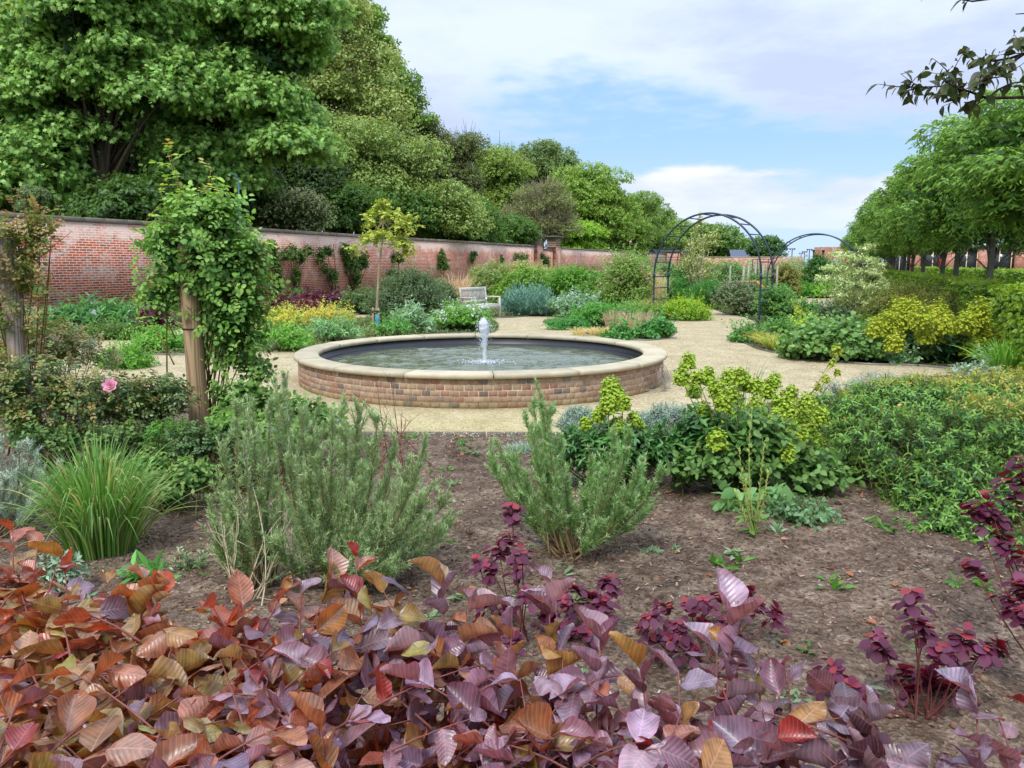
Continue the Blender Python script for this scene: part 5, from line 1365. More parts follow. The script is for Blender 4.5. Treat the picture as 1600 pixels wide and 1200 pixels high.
mb = MB(); P = lobe_shoots(ls, 430, .30, up=.1, low=-.8, rmin=.1, rmax=1.0, droop=.3)
leaves_on(mb, P, 12, .05, 1, RH, .062, 65, [(168, 176, 74), (150, 166, 68), (132, 154, 64)], tip=[(184, 188, 88)], mode='flat', grav=.25, upn=1)
mb.build('crown', leaf_mat('gold_leaf', .35, .5, .3, (1.1, 1.1, .5)), gs)
st_ = thing('tree_stake', 'short wooden stake with a blue tie supporting the golden sapling', 'stake', sb + (-.06, -.05, 0))
mb = MB(); q = sb + np.array([-.07, -.06, 0]); bbox_(mb, q + UP * .3, (.05, .05, .62), L((160, 136, 100))); bbox_(mb, q + (.13, 0, .3), (.045, .045, .6), L((170, 150, 116))); mb.build('stake_post', TIMBER, st_)
mb = MB(); bbox_(mb, q + (.10, -.035, .3), (.09, .02, .3), L((70, 140, 176))); bbox_(mb, q + (.06, -.03, .52), (.18, .03, .05), L((60, 56, 50))); mb.build('tie', PLAIN, st_)

# centre borders
tuft('lavender_row', 'blue-grey lavender row right of the bench', 'plant', G(815, 494), .52, .5, 10, .01, BLUEG)  # replaced below
bpy.data.objects.remove(bpy.data.objects['lavender_row'].children[0]); bpy.data.objects.remove(bpy.data.objects['lavender_row'])
for k, (px, py, w_, lab) in enumerate(((808, 494, 52, 'blue-grey lavender clump directly right of the bench'), (842, 495, 46, 'blue-grey lavender clump, middle of the row right of the bench'))):
    border('lavender', lab, 'plant', px, py, w_, 26, BLUEG, NEEDLE, .16, n=1400, nl=8, up=2.2, slen=.4, ang=25, grav=0, mat=LEAFS, lumps=5, group='lavender row')
border('catmint', 'pale flowered grey-green clump at the path bend right of the lavender', 'plant', 898, 498, 90, 34, [(106, 138, 100), (122, 152, 116), (92, 126, 84)], OVAL, .07, flowers=([(214, 222, 226)], .06, 90, DISC), up=.8)
border('laurel_bush', 'glossy bright green bush left of the laurel group behind the lavender', 'shrub', 830, 478, 110, 54, [(84, 124, 42), (100, 140, 48), (72, 108, 38)], OVAL, .1, [(128, 164, 58)], n=2200, lumps=9, slen=.4)
border('laurel_bush', 'darker green bush in the middle of the laurel group', 'shrub', 900, 482, 100, 60, [(62, 110, 34), (76, 126, 40)], OVAL, .1, [(104, 150, 46)], n=2200, lumps=9, slen=.4)
border('laurel_bush', 'green bush right in the laurel group beneath the pink blossom', 'shrub', 950, 486, 90, 60, [(78, 120, 46), (90, 132, 52)], OVAL, .09, [(116, 152, 62)], n=2000, lumps=8, slen=.4)
border('tall_perennial', 'tall sage-green herbaceous clump behind the bench', 'plant', 768, 470, 90, 56, [(110, 142, 80), (126, 154, 92), (96, 128, 70)], LANCE, .16, [(160, 160, 96)], up=1.6, n=1500, nl=8)
border('tall_perennial', 'tall buff tinted clump against the wall beside the dark wall shrub', 'plant', 815, 455, 90, 46, [(140, 152, 96), (160, 150, 110)], LANCE, .16, up=1.6, n=1200)
border('tall_perennial', 'pale bushy clump at the wall foot below the piers', 'plant', 880, 452, 90, 36, [(122, 146, 80), (110, 138, 66)], LANCE, .16, up=1.4, n=1200)
border('flowering_shrub', 'bushy shrub with small pink blossoms left of the large arch', 'shrub', 978, 492, 96, 96, [(108, 140, 62), (96, 128, 54), (122, 150, 74)], OVAL, .07, [(140, 160, 84)], n=1500, nl=8, slen=.55, lumps=12, low=.0, rmin=.35, wild=.25, flowers=([(214, 156, 164), (230, 190, 190)], .07, 70, DISC), zoff=.12)
tuft('dry_grass', 'tan upright grass clump behind the foot of the large arch', 'grass clump', G(1012, 480) , 1.5, .4, 420, .022, [(206, 176, 140), (188, 152, 116), (220, 200, 166)], lean=.15, rbase=.35)
tuft('dry_grass', 'pale strappy grass fan just inside the large arch', 'grass clump', G(1032, 478), 1.3, .5, 200, .03, [(176, 184, 130), (196, 196, 156)], lean=.3, rbase=.2)
border('arch_border', 'low lime and green flowering plants at the foot of the arch', 'plant', 1068, 502, 84, 32, [(100, 148, 44), (116, 160, 50), (84, 132, 46)], RHN, .06, [(176, 196, 56)], cover=5, up=.9, depth=.6)
border('arch_border', 'soft grey-green low planting left of the arch leg', 'plant', 1000, 502, 90, 28, [(92, 134, 62), (104, 144, 72)], RHN, .07, [(140, 166, 66)], cover=5, up=.9, depth=.6)
border('euphorbia_bush', 'dense dark green feathery bush seen through the arch, nearer its left leg', 'shrub', 1062, 478, 74, 40, [(60, 114, 44), (74, 130, 52)], NEEDLE, .12, n=2600, nl=10, up=.8, cover=4)
border('euphorbia_bush', 'dark green feathery bush beside the purplish shrub in the arch', 'shrub', 1108, 484, 66, 42, [(56, 108, 42), (70, 124, 48)], NEEDLE, .12, n=2600, nl=10, up=.8)
border('purplish_shrub', 'purple-tinged grey shrub under the arch in front of the timber table', 'shrub', 1156, 494, 86, 50, [(92, 126, 72), (106, 134, 82), (80, 112, 60)], OVAL, .065, [(128, 128, 104)], n=2600, flowers=([(176, 140, 160)], .05, 60, DISC), up=.8)
border('leg_shrub', 'thin green shrub growing round the right leg of the arch', 'shrub', 1206, 506, 58, 56, [(80, 120, 56), (94, 134, 66)], OVAL, .06, n=1100, up=.9, rmin=.4)
border('orange_perennial', 'orange-buff perennial haze in front of the timber table', 'plant', 1135, 462, 60, 16, [(190, 160, 90), (150, 156, 80)], RHN, .1, up=1)
# multi-stem birch-like shrub within arch
bb = W(1094, 462, 31); bb[2] = 0
yt = thing('multistem_tree', 'young pale multi-stemmed tree with thin whitish stems inside the arch', 'tree', bb)
mb = MB(); ls = [pl(*e, 31) for e in ((1095, 420, 26, 28), (1088, 385, 18, 26), (1110, 375, 16, 22), (1094, 350, 8, 18), (1075, 410, 14, 20))]
tops = np.concatenate([lobe_shoots(ls, 30, .1, low=-.2)[:, -1], np.array([W(1093, 322, 31)])])
tubes(mb, bez(bb + rng.normal(0, .08, (len(tops), 3)) * (1, 1, 0), tops, np.array([0, 0, .1]), 7), np.linspace(.022, .006, 7), L((178, 168, 150)), 5); mb.build('stems', BARK, yt)
mb = MB(); P = lobe_shoots(ls, 560, .35, up=.9, low=-.8, rmin=.2); leaves_on(mb, P, 6, .1, 1, RH, .085, 50, [(136, 156, 88), (152, 168, 104), (120, 144, 76)], tip=[(200, 200, 140)], grav=.2)
mb.build('crown', LEAF, yt)

# espalier rows and shrubs beyond the arch
for k, (px, py, w_, h_, Y, c, lab) in enumerate([(1040, 440, 70, 30, 36, 0, 'leafy green row beyond the arch, its left stretch'), (1130, 440, 80, 32, 37, 0, 'leafy vine row behind the multi-stemmed tree'), (1085, 438, 60, 34, 34, 1, 'dark leafy shrub behind the pale stems in the arch'), (1240, 430, 90, 26, 45, 2, 'pale thin vine row right of the arch legs'), (1290, 428, 70, 22, 50, 2, 'pale grey-green row below the brick pavilion'), (1262, 450, 60, 30, 40, 3, 'bronze tinted shrub between the two arches'), (1278, 440, 54, 40, 38, 1, 'dark green rounded shrub below the brick pavilion'), (1310, 445, 50, 30, 42, 3, 'russet leaved shrub behind the pale dogwood'), (1225, 445, 50, 30, 37, 3, 'olive-bronze shrub right beside the arch leg'), (1375, 440, 60, 26, 44, 3, 'bronze shrub right of the dogwood crown'), (985, 425, 80, 28, 50, 0, 'green shrub row behind the pink blossom shrub'), (1180, 452, 50, 20, 33, 0, 'green plants at the base of the vine posts'), (1170, 428, 70, 24, 50, 2, 'thin pale vine row behind the posts')]):
    b_ = W(px, py, Y); b_[2] = 0
    border('leafy_row' if c in (0, 2) else 'rounded_shrub', lab, 'shrub', 0, 0, w_, h_ + (1.65 * 1225 / Y - (py - 412)), [[(92, 126, 70), (106, 138, 80)], [(58, 96, 42), (72, 112, 50)], [(132, 152, 112), (118, 140, 96)], [(124, 120, 62), (104, 116, 56)]][c], RH, .1, base=b_, n=1300, nl=6, up=.9, rmin=.3 if c == 2 else .7)
for k, (px, py, w_, h_, pal_, lab) in enumerate([(1250, 466, 60, 22, [(84, 140, 52), (98, 152, 60)], 'bright green low plants edging the far gravel circle, left part'), (1285, 466, 60, 26, [(112, 158, 52), (124, 168, 60)], 'lime green low plants behind the far gravel circle'), (1320, 466, 60, 24, [(88, 136, 64), (100, 146, 72)], 'soft green low plants behind the pale dogwood trunk'), (1222, 476, 36, 26, [(90, 138, 70)], 'green clump between arch leg and far gravel circle'),
      (1250, 500, 84, 22, [(76, 122, 56), (90, 134, 62)], 'dark green clump below the far gravel circle'), (1300, 510, 70, 28, [(74, 96, 62), (86, 108, 72)], 'grey-green shrub with purple spikes left of the dogwood trunk'), (1230, 505, 40, 26, [(186, 190, 80), (110, 140, 60)], 'yellowish clump at the foot of the arch in the right bed')]):
    border('path_edge_plant', lab, 'plant', px, py, w_, h_, pal_, OVAL, .08, cover=4)
border('silver_carpet', 'flat dark green tongue of ground cover on the small island bed', 'plant', 885, 516, 76, 16, [(70, 128, 60), (84, 142, 70)], RHN, .05, cover=6, depth=.5, slen=.15)
border('soft_grass_mound', 'bushy fresh green mound at the back of the island bed', 'plant', 930, 514, 80, 36, [(76, 130, 50), (90, 144, 58)], RHN, .07, cover=5, depth=.6, up=1)
border('soft_grass_mound', 'fine green mound behind the straw grass on the island bed', 'plant', 975, 514, 50, 36, [(90, 136, 66), (102, 148, 76)], RHN, .07, cover=4, depth=.6, up=1)
for k, (px, lab) in enumerate(((905, 'straw yellow grass tuft, left of the three beside the pool rim'), (930, 'straw yellow grass tuft, middle of the three beside the pool rim'), (945, 'straw yellow grass tuft, right of the three beside the pool rim'))):
    tuft('straw_tuft', lab, 'grass clump', G(px, 524), .22, .3, 160, .012, [(206, 196, 140), (186, 176, 120)], lean=.5, rbase=.12)
for px, py, lab in ((958, 516, 'pinkish dry grass tuft on the island bed, leftmost'), (980, 522, 'tallest pinkish dry grass tuft in the middle of the island bed'), (1008, 520, 'pinkish dry grass tuft at the right of the island bed')):
    tuft('pink_grass', lab, 'grass clump', G(px, py), .52, .25, 260, .012, [(188, 166, 138), (172, 152, 124), (200, 184, 156)], lean=.15, rbase=.18)
border('alpine_mound', 'leafy green strawberry-like clump at the right end of the island bed', 'plant', 1028, 530, 58, 28, [(64, 116, 54), (80, 134, 64)], ROUND, .07, cover=4, depth=.6)
border('alpine_mound', 'low leafy clump along the near edge of the island bed', 'plant', 975, 531, 70, 16, [(74, 124, 58), (88, 138, 66)], ROUND, .06, cover=4, depth=.4)

# right bed
border('alchemilla', 'broad mound of rounded overlapping green leaves at the edge of the gravel', 'plant', 1308, 568, 190, 50, [(90, 128, 66), (104, 142, 76), (78, 114, 58)], (ROUND[0] * (1.25, 1, 1), ROUND[1], ROUND[2]), .088, [(122, 158, 90)], n=2300, nl=5, up=.5, slen=.25, lumps=9, grav=.05, cover=3, depth=.55)
border('edge_greens', 'low green plants at the left point of the right-hand bed', 'plant', 1168, 536, 60, 20, [(80, 124, 62), (94, 138, 70)], OVAL, .06, cover=4, depth=.8)
tuft('golden_grass', 'small golden grass tuft near the left point of the right-hand bed', 'grass clump', G(1180, 536), .3, .35, 240, .014, [(196, 186, 100), (180, 176, 96)], lean=.6, rbase=.1)
tuft('golden_grass', 'larger yellow-green grass tuft beside the round leaved mound', 'grass clump', G(1210, 546), .34, .45, 320, .016, [(184, 188, 96), (156, 172, 80)], lean=.6, rbase=.14)
tuft('strappy_plant', 'fresh green strappy plant at the far right of the gravel', 'grass clump', G(1565, 585), .55, .5, 300, .022, [(110, 160, 60), (128, 176, 70)], lean=.4, rbase=.2)
border('low_lime_plants', 'lime-yellow leafy clump left of the dogwood trunk', 'plant', 1262, 522, 60, 22, [(168, 184, 56), (120, 154, 54), (90, 130, 50)], OVAL, .06, cover=4)
border('edge_greens', 'strappy mid green plants behind the golden grasses', 'plant', 1215, 526, 60, 24, [(92, 138, 60), (76, 118, 56)], LANCE, .12, cover=3, up=1)
border('silver_weeds', 'pale silver-green low plants at the foot of the yellow euphorbia', 'plant', 1400, 570, 60, 16, [(120, 150, 110), (100, 136, 84)], OVAL, .06)
border('silver_weeds', 'grey seedlings on the soil by the strappy plant', 'plant', 1520, 590, 70, 14, GSIL, OVAL, .06)

# euphorbias
def euphorbia(name, label, b, stems, head, hp, lp, leafsize=.09, cup=.017, ncup=70, lower=None, group=None, nleaf=22):
    """stems: list of (dx, dy, height, head scale)"""
    t = thing(name, label, 'plant', b, group)
    mbS, mbL, mbH = MB(), MB(), MB()
    for dx, dy, h, hs in stems:
        s = b + rng.normal(0, .04, 3) * (1, 1, 0); e = b + np.array([dx, dy, h])
        P = bez(s, e, np.array([dx * -.15, 0, 0]), 8)
        tubes(mbS, P, np.linspace(.006, .0035, 8), L((150, 150, 84)), 5)
        leaves_on(mbL, P[None], nleaf, .18 if lower is None else lower, .8, LANCE2, leafsize, 65, lp, grav=.25, jit=.25)
        N = int(ncup * hs)
        rr = head * hs
        # panicle: short rays ending in pairs of round bracts
        u = sph(N, -.5); u[:, 2] = u[:, 2] * 1.25 + .1
        c = e + u * rr * rng.uniform(.45, 1.05, (N, 1)) * np.array([1, 1, 1.15])
        st = e + np.array([0, 0, -rr * .6]) + u * .2 * rr
        tubes(mbS, bez(st, c, np.zeros(3), 3), .0014, L((160, 170, 70)), 3, cap=False)
        d = nrm(u + UP * .6 + rng.normal(0, .3, (N, 3)))
        for rot in (0, 1):
            sd = nrm(np.cross(d, rng.normal(size=(N, 3)) if rot == 0 else sd0)); 
            if rot == 0: sd0 = sd
            for sg in (1, -1):
                inst(mbH, DISC, c, frames(nrm(sd * sg + d * .35), d), cup * rng.uniform(.7, 1.2, N), pick(hp, N, .15))
    mbL.build('leaves', LEAFG, t); mbS.build('stems', BARK, t); mbH.build('flower_heads', PETAL, t)
    return t
HP = [(170, 198, 66), (152, 186, 56), (186, 208, 84)]; HPY = [(188, 200, 58), (172, 192, 54), (200, 194, 66), (156, 184, 56)]
DL = [(44, 80, 42), (56, 94, 48), (38, 68, 40)]
def stems_in(px0, px1, pyt0, pyt1, b, n, Yj=.3, hs=(.8, 1.3)):
    r = []
    for i in range(n):
        Y = b[1] + rng.uniform(-Yj, Yj); q = W(rng.uniform(px0, px1), rng.uniform(pyt0, pyt1), Y); r.append((q[0] - b[0], Y - b[1], q[2], rng.uniform(*hs)))
    return r
b = G(1480, 572); b[1] += .6; b[0] += .4
sp_ = [(1395, 500), (1420, 490), (1440, 480), (1436, 497), (1470, 500), (1495, 485), (1500, 500), (1525, 498), (1550, 505), (1570, 520), (1410, 520), (1440, 518), (1465, 520), (1490, 520), (1515, 520), (1540, 525), (1565, 535), (1395, 530), (1425, 535), (1455, 538), (1485, 540), (1515, 540), (1545, 545), (1380, 510)]
euphorbia('yellow_euphorbia', 'wide yellow-green euphorbia mass with dark leaves below, in the right-hand bed', b, [(W(a + rng.uniform(-6, 6), c + 4, b[1] + rng.uniform(-.6, .5))[0] - b[0], rng.uniform(-.7, .6), max(.25, W(a, c + 6, b[1])[2]), rng.uniform(1.1, 1.6)) for a, c in sp_ for _ in range(2)], .13, HPY, DL, .13, .024, 170, nleaf=24)
border('dark_leaf_mass', 'dark glossy leaves under the yellow euphorbia', 'plant', 1460, 568, 170, 44, DL, LANCE2, .12, n=700, nl=7, mat=LEAFG, depth=.5)
b = G(1360, 520); euphorbia('small_euphorbia', 'small lime euphorbia right of the dogwood trunk', b, stems_in(1345, 1410, 495, 512, b, 12), .12, HP, DL, .11, .03, 60)
# dogwood
db = G(1331, 522)
dg = thing('variegated_dogwood', 'small tiered cream-variegated dogwood tree on a thin grey trunk', 'tree', db); Yd = db[1] + .0
ls = [pl(*e, Yd, e[2] * Yd / 1225) for e in ((1355, 385, 18, 6), (1325, 400, 26, 8), (1355, 405, 26, 8), (1310, 418, 26, 10), (1345, 425, 36, 10), (1300, 436, 26, 9), (1340, 445, 40, 10), (1375, 440, 12, 9), (1318, 458, 30, 8), (1362, 448, 22, 6), (1345, 470, 14, 6), (1308, 395, 12, 5), (1370, 412, 14, 6))]
mb = MB(); tk = np.array([db - UP * .05, W(1331, 500, Yd), W(1334, 480, Yd), W(1335, 450, Yd), W(1340, 420, Yd), W(1350, 395, Yd)])
tubes(mb, tk, np.array([.04, .034, .028, .022, .015, .008]), L((130, 122, 110)), 8)
tops = np.array([l[0] for l in ls]); tubes(mb, bez(np.array([tk[np.argmin(np.abs(tk[:, 2] - (t_[2] - .12)))] for t_ in tops]), tops, np.array([0, 0, .03]), 6), np.linspace(.014, .004, 6), L((120, 112, 100)), 5); mb.build('trunk', BARK, dg)
mb = MB(); P = lobe_shoots(ls, 620, .22, up=.1, low=-.4, rmin=.3, droop=.35); leaves_on(mb, P, 7, .1, 1, LANCE2, .075, 55, [(166, 182, 118), (190, 200, 142), (124, 152, 84), (200, 206, 156)], grav=.35, upn=1, var=.12); mb.build('crown', leaf_mat('pale_leaf', .25, .55, .25, (1.05, 1.1, .7)), dg)

# olive bank and beech hedge
for k, (px, Yb_, h_, r_, lab) in enumerate([(1640, 14.4, .66, 1.5, 'olive green hypericum bank at the frame edge, nearest of the bank'), (1555, 15.6, .80, 1.6, 'olive green hypericum bank behind the yellow euphorbia, second in line'), (1470, 17.6, .93, 1.8, 'bronze-topped hypericum bank behind the euphorbia, third in line'), (1405, 20, 1.02, 1.7, 'bronze-topped hypericum bank right of the dogwood crown, fourth in line'), (1355, 23, 1.0, 1.5, 'far end of the olive hypericum bank, near the second arch')]):
    q = W(px, 412, Yb_); q[2] = 0; k_ = Yb_ / 1225
    border('hypericum_bank', lab, 'shrub', 0, 0, 2 * r_ / k_, h_ / k_, OLV, RHN, .058 + .0015 * Yb_, [(150, 136, 66), (132, 140, 66)], base=q - (0, r_ * .7, 0), n=3600, nl=9, slen=.3, up=.7, lumps=16, lump=.35, group='hypericum bank', tipt=.8, depth=.7)
for s0_, s1_, p0_, p1_, h_, nm in ((11, 64, 2.75, 3.4, 1.17, 'long lime green beech hedge in front of the avenue trunks'), (20, 70, 6.2, 7.2, 1.3, 'second lime green hedge behind the avenue trunks')):
    mb = MB(); N = 9000 if p0_ < 3 else 4000
    s = s0_ + (s1_ - s0_) * rng.random(N) ** 1.7; p = rng.uniform(p0_, p1_, N); z = np.full(N, h_) + .10 * fbm(s * 1.2, p * 2, 3)
    top = rng.random(N) < .5; p = np.where(top, p, np.where(rng.random(N) < .85, p0_, p1_)); z = np.where(top, z, rng.uniform(.05, h_, N))
    e = s[:, None] * np.append(AD, 0) + p[:, None] * np.append(AP, 0); e[:, 2] = z
    d = nrm(np.where(top[:, None], UP, np.append(-AP, 0)) + rng.normal(0, .5, (N, 3))); ln = rng.uniform(.15, .35, N)[:, None]
    P = bez(e - d * ln * .7, e + d * ln * .45, np.array([0, 0, .03]), 4)
    leaves_on(mb, P, 6, .1, 1, OVAL, .10 if p0_ < 3 else .14, 55, [(98, 132, 44), (84, 120, 42), (72, 108, 38)], tip=[(132, 162, 54)], tipt=.72, mode='flat', grav=.3)
    o = mb.build('beech_hedge', LEAF, origin=A(s0_, p0_)); tag(o, nm, 'hedge')
# ================================================================== near bed
# climbing rose
LF = T_leaf([(.2, .28), (.5, .38), (.8, .24)], fold=.22, curve=-.15)
def rose_foliage(mb, P, n, size, pal, tip, ang=60, tipt=.75, grav=.15):
    """compound leaves: each leaf a short rachis with five leaflets"""
    N, K_, _ = P.shape
    t = np.clip(np.linspace(.12, 1, n)[None] + rng.uniform(-.04, .04, (N, n)), 0, 1)
    f = t * (K_ - 1); i = np.clip(f.astype(int), 0, K_ - 2); w = (f - i)[..., None]; ar = np.arange(N)[:, None]
    pos = (P[ar, i] * (1 - w) + P[ar, i + 1] * w).reshape(-1, 3); T = nrm(P[ar, i + 1] - P[ar, i]).reshape(-1, 3)
    M = len(pos); S_ = nrm(np.cross(T, rng.normal(size=(M, 3)))); a = np.radians(ang)
    d = nrm(T * cos(a) + S_ * sin(a) + np.array([0, 0, -grav]) + rng.normal(0, .15, (M, 3)))
    nn = nrm(T * sin(a) - S_ * cos(a) + UP * .9); x = nrm(np.cross(d, nn)); sz = size * rng.uniform(.6, 1.2, M)
    tt = t.ravel(); c = pick(pal, M); ct = pick(tip, M); c = np.where((tt > tipt)[:, None], ct, c); sz = np.where(tt > tipt, sz * .8, sz)
    rl = sz * 2.2
    tubes(mb, np.stack([pos, pos + d * (rl * .55)[:, None], pos + d * rl[:, None] + UP * -.002], 1), .0012, np.asarray(L((110, 120, 60))), 3, cap=False)
    for along, side in ((1.0, 0), (.62, 1), (.62, -1), (.2, 1), (.2, -1)):
        p = pos + d * (rl * along)[:, None]; dd = d if side == 0 else nrm(d * .45 + x * side * .9)
        nx_ = nn + rng.normal(0, .22, (M, 3)) - UP * 0
        inst(mb, LF, p, frames(dd, nx_), sz * (1 if along > .3 else .85), c * rng.uniform(.92, 1.08, (M, 1)))
rb = W(318, 640, 6.5); rb[2] = 0
cr_ = thing('climbing_rose', 'tall leafy green climbing rose smothering the timber post with reaching top shoots', 'climbing rose', rb)
Yr = 6.45
ls = [pl(*e, Yr, e[2] * Yr / 1225 * .75) for e in ((318, 372, 78, 42), (345, 420, 72, 55), (270, 385, 48, 30), (366, 478, 50, 60), (385, 400, 28, 40), (376, 545, 38, 55), (250, 462, 24, 38), (320, 335, 55, 35), (395, 585, 22, 30), (362, 450, 44, 45), (300, 425, 50, 26))]
mb = MB()
P = lobe_shoots(ls, 350, .32, up=.55, low=-.4, rmin=.55, rmax=1.02, droop=.25, K_=5)
top_tips = [(262, 228), (262, 240), (330, 262), (285, 290), (250, 300), (310, 300), (345, 300), (238, 330), (228, 345), (410, 372), (215, 420), (412, 430), (208, 460)]
long = np.array([bez(W(300 + (a - 300) * .3, c + 110, Yr), W(a, c, Yr + rng.uniform(-.1, .1)), np.array([0.02, 0, .03]), 5) for a, c in top_tips])
rose_foliage(mb, P, 6, .054, [(98, 142, 64), (112, 158, 72), (86, 128, 58)], [(138, 176, 86), (126, 166, 76)], tipt=.8)
rose_foliage(mb, long, 8, .060, [(122, 164, 62), (142, 180, 72)], [(176, 184, 84), (160, 140, 70)], tipt=.9)
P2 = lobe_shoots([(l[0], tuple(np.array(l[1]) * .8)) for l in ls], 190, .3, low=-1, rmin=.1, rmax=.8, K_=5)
rose_foliage(mb, P2, 5, .047, [(48, 80, 36), (56, 92, 40)], [(60, 96, 40)])  # inner leaflets coloured darker, as shaded by the outer growth
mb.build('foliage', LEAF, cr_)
mb = MB(); tubes(mb, long, np.linspace(.006, .002, 5), L((132, 120, 70)), 5)
st = rb + rng.normal(0, .08, (22, 3)) * (1, 1, 0); en = P[rng.permutation(len(P))[:22], 0]; st[:, 2] = 0
tubes(mb, bez(st, en, rng.normal(0, .06, (22, 3)), 8), np.linspace(.009, .004, 8), L((92, 88, 48)), 5)
tubes(mb, P, np.linspace(.003, .0015, 5), L((104, 108, 52)), 3, cap=False); mb.build('canes', BARK, cr_)

# bronze climbing rose at the frame edge
Yq = 6.5; bs = W(30, 600, Yq); bs[2] = 0
br_ = thing('climbing_rose', 'sparse bronze-leaved climbing rose on the greyer post at the frame edge', 'climbing rose', bs)
ls = [pl(*e, Yq, e[2] * Yq / 1225 * .7) for e in ((20, 390, 40, 50), (60, 370, 40, 26), (35, 440, 40, 50), (15, 500, 40, 50), (-30, 420, 50, 110), (60, 345, 25, 14))]
P = lobe_shoots(ls, 150, .3, up=.7, low=-.5, rmin=.3, K_=5); mb = MB()
rose_foliage(mb, P, 6, .04, [(104, 134, 60), (118, 136, 68), (90, 124, 56), (134, 122, 74)], [(160, 140, 88), (140, 140, 76)], tipt=.7)
long = np.array([bez(W(40, 420, Yq), W(a, c, Yq), np.zeros(3), 5) for a, c in ((38, 300), (18, 308), (95, 330), (112, 362), (60, 318), (8, 330))])
rose_foliage(mb, long, 8, .038, [(128, 100, 56), (110, 110, 50)], [(170, 120, 84)], tipt=.6); mb.build('foliage', LEAF, br_)
mb = MB(); tubes(mb, long, np.linspace(.005, .002, 5), L((124, 84, 60)), 5); tubes(mb, bez(bs + rng.normal(0, .05, (14, 3)) * (1, 1, 0), P[:14, 0], rng.normal(0, .05, (14, 3)), 8), np.linspace(.008, .003, 8), L((100, 78, 52)), 5)
tubes(mb, P, np.linspace(.003, .0012, 5), L((120, 92, 60)), 3, cap=False); mb.build('canes', BARK, br_)

# rose bushes
def rosebush(label, lobes, Y, nsh, pal, tip, size=.034, low=-.2):
    ls = [pl(*e, Y, e[2] * Y / 1225 * .7) for e in lobes]; b = np.array(ls[0][0]); b[2] = 0
    t = thing('rose_bush', label, 'rose bush', b, 'rose bushes by the posts')
    P = lobe_shoots(ls, nsh, .26, up=.9, low=low, rmin=.55, K_=5); P[..., 2] = np.maximum(P[..., 2], .03); mb = MB()
    rose_foliage(mb, P, 6, size, pal, tip, tipt=.75); mb.build('foliage', LEAFG, t)
    mb = MB(); m_ = min(26, len(P)); s = b + rng.normal(0, .14, (m_, 3)) * (1, 1, 0); tubes(mb, bez(s, P[:m_, 1], rng.normal(0, .04, (m_, 3)), 6), np.linspace(.006, .003, 6), L((96, 84, 50)), 5)
    tubes(mb, P, np.linspace(.0028, .0012, 5), L((124, 92, 60)), 3, cap=False); mb.build('canes', BARK, t)
    return t, P
RP = [(70, 104, 56), (86, 118, 64), (58, 90, 52), (100, 124, 62)]; RT = [(146, 128, 76), (128, 144, 70)]
r1, P1 = rosebush('large rose bush with one pink bloom in front of the timber posts', [(80, 640, 100, 50), (160, 625, 80, 42), (40, 600, 80, 50)], 5.9, 300, RP, RT)
rosebush('glossy dark rose bush at the foot of the brown timber post', [(250, 625, 50, 36), (210, 640, 50, 40)], 6.0, 150, RP, [(96, 116, 60)])
rosebush('taller thinner rose bush behind, beside the greyer post', [(70, 540, 70, 48), (120, 560, 60, 40), (30, 560, 60, 50)], 7.3, 210, [(94, 122, 66), (108, 130, 70), (122, 130, 74)], [(160, 128, 84), (144, 142, 76)])
rosebush('low small leaved rose clump below the brown timber post', [(325, 700, 50, 30), (290, 690, 40, 24), (360, 720, 30, 24)], 5.3, 100, [(50, 84, 42), (62, 98, 48)], [(80, 116, 52)], .026)
# pink rose bloom belongs to the large bush
mb = MB(); fc = W(173, 603, 5.35); fr = nrm(np.array([.1, -1, .55]))
for ring, (n_, r_, tl, sz) in enumerate(((5, .006, .25, .026), (6, .010, .55, .034), (7, .014, .95, .040))):
    for k in range(n_):
        a = 2 * pi * k / n_ + ring * .5; e1 = nrm(np.cross(fr, UP)); e2 = np.cross(e1, fr); rd = e1 * cos(a) + e2 * sin(a)
        inst(mb, ROUND, np.array([fc + rd * r_]), frames((rd * sin(tl) + fr * cos(tl))[None], (fr * .6 - rd)[None]), sz * 1.15, pick([(226, 150, 178), (236, 172, 192)], 1, .05))
fl = mb.build('bloom', PETAL, r1); fl['label'] = 'single open pink rose'

# grass-like daylily clump
tuft('daylily_clump', 'large fountain of fresh green strappy leaves left of the rosemary', 'grass clump', np.array([*(G(160, 872)[:2]), 0.03]), .70, .34, 1000, .011, [(98, 142, 60), (112, 156, 70), (84, 128, 54), (138, 170, 104)], lean=.85, dry=([(196, 192, 130), (170, 150, 100)], .12), segs=9, rbase=.17)
t_ = tuft('arching_blades', 'few long pale arching blades trailing over the soil right of the clump', 'grass clump', np.array([*(G(215, 850)[:2]), 0.03]), .45, .75, 34, .008, [(150, 164, 100), (176, 176, 120)], lean=1.0, segs=10, rbase=.05)

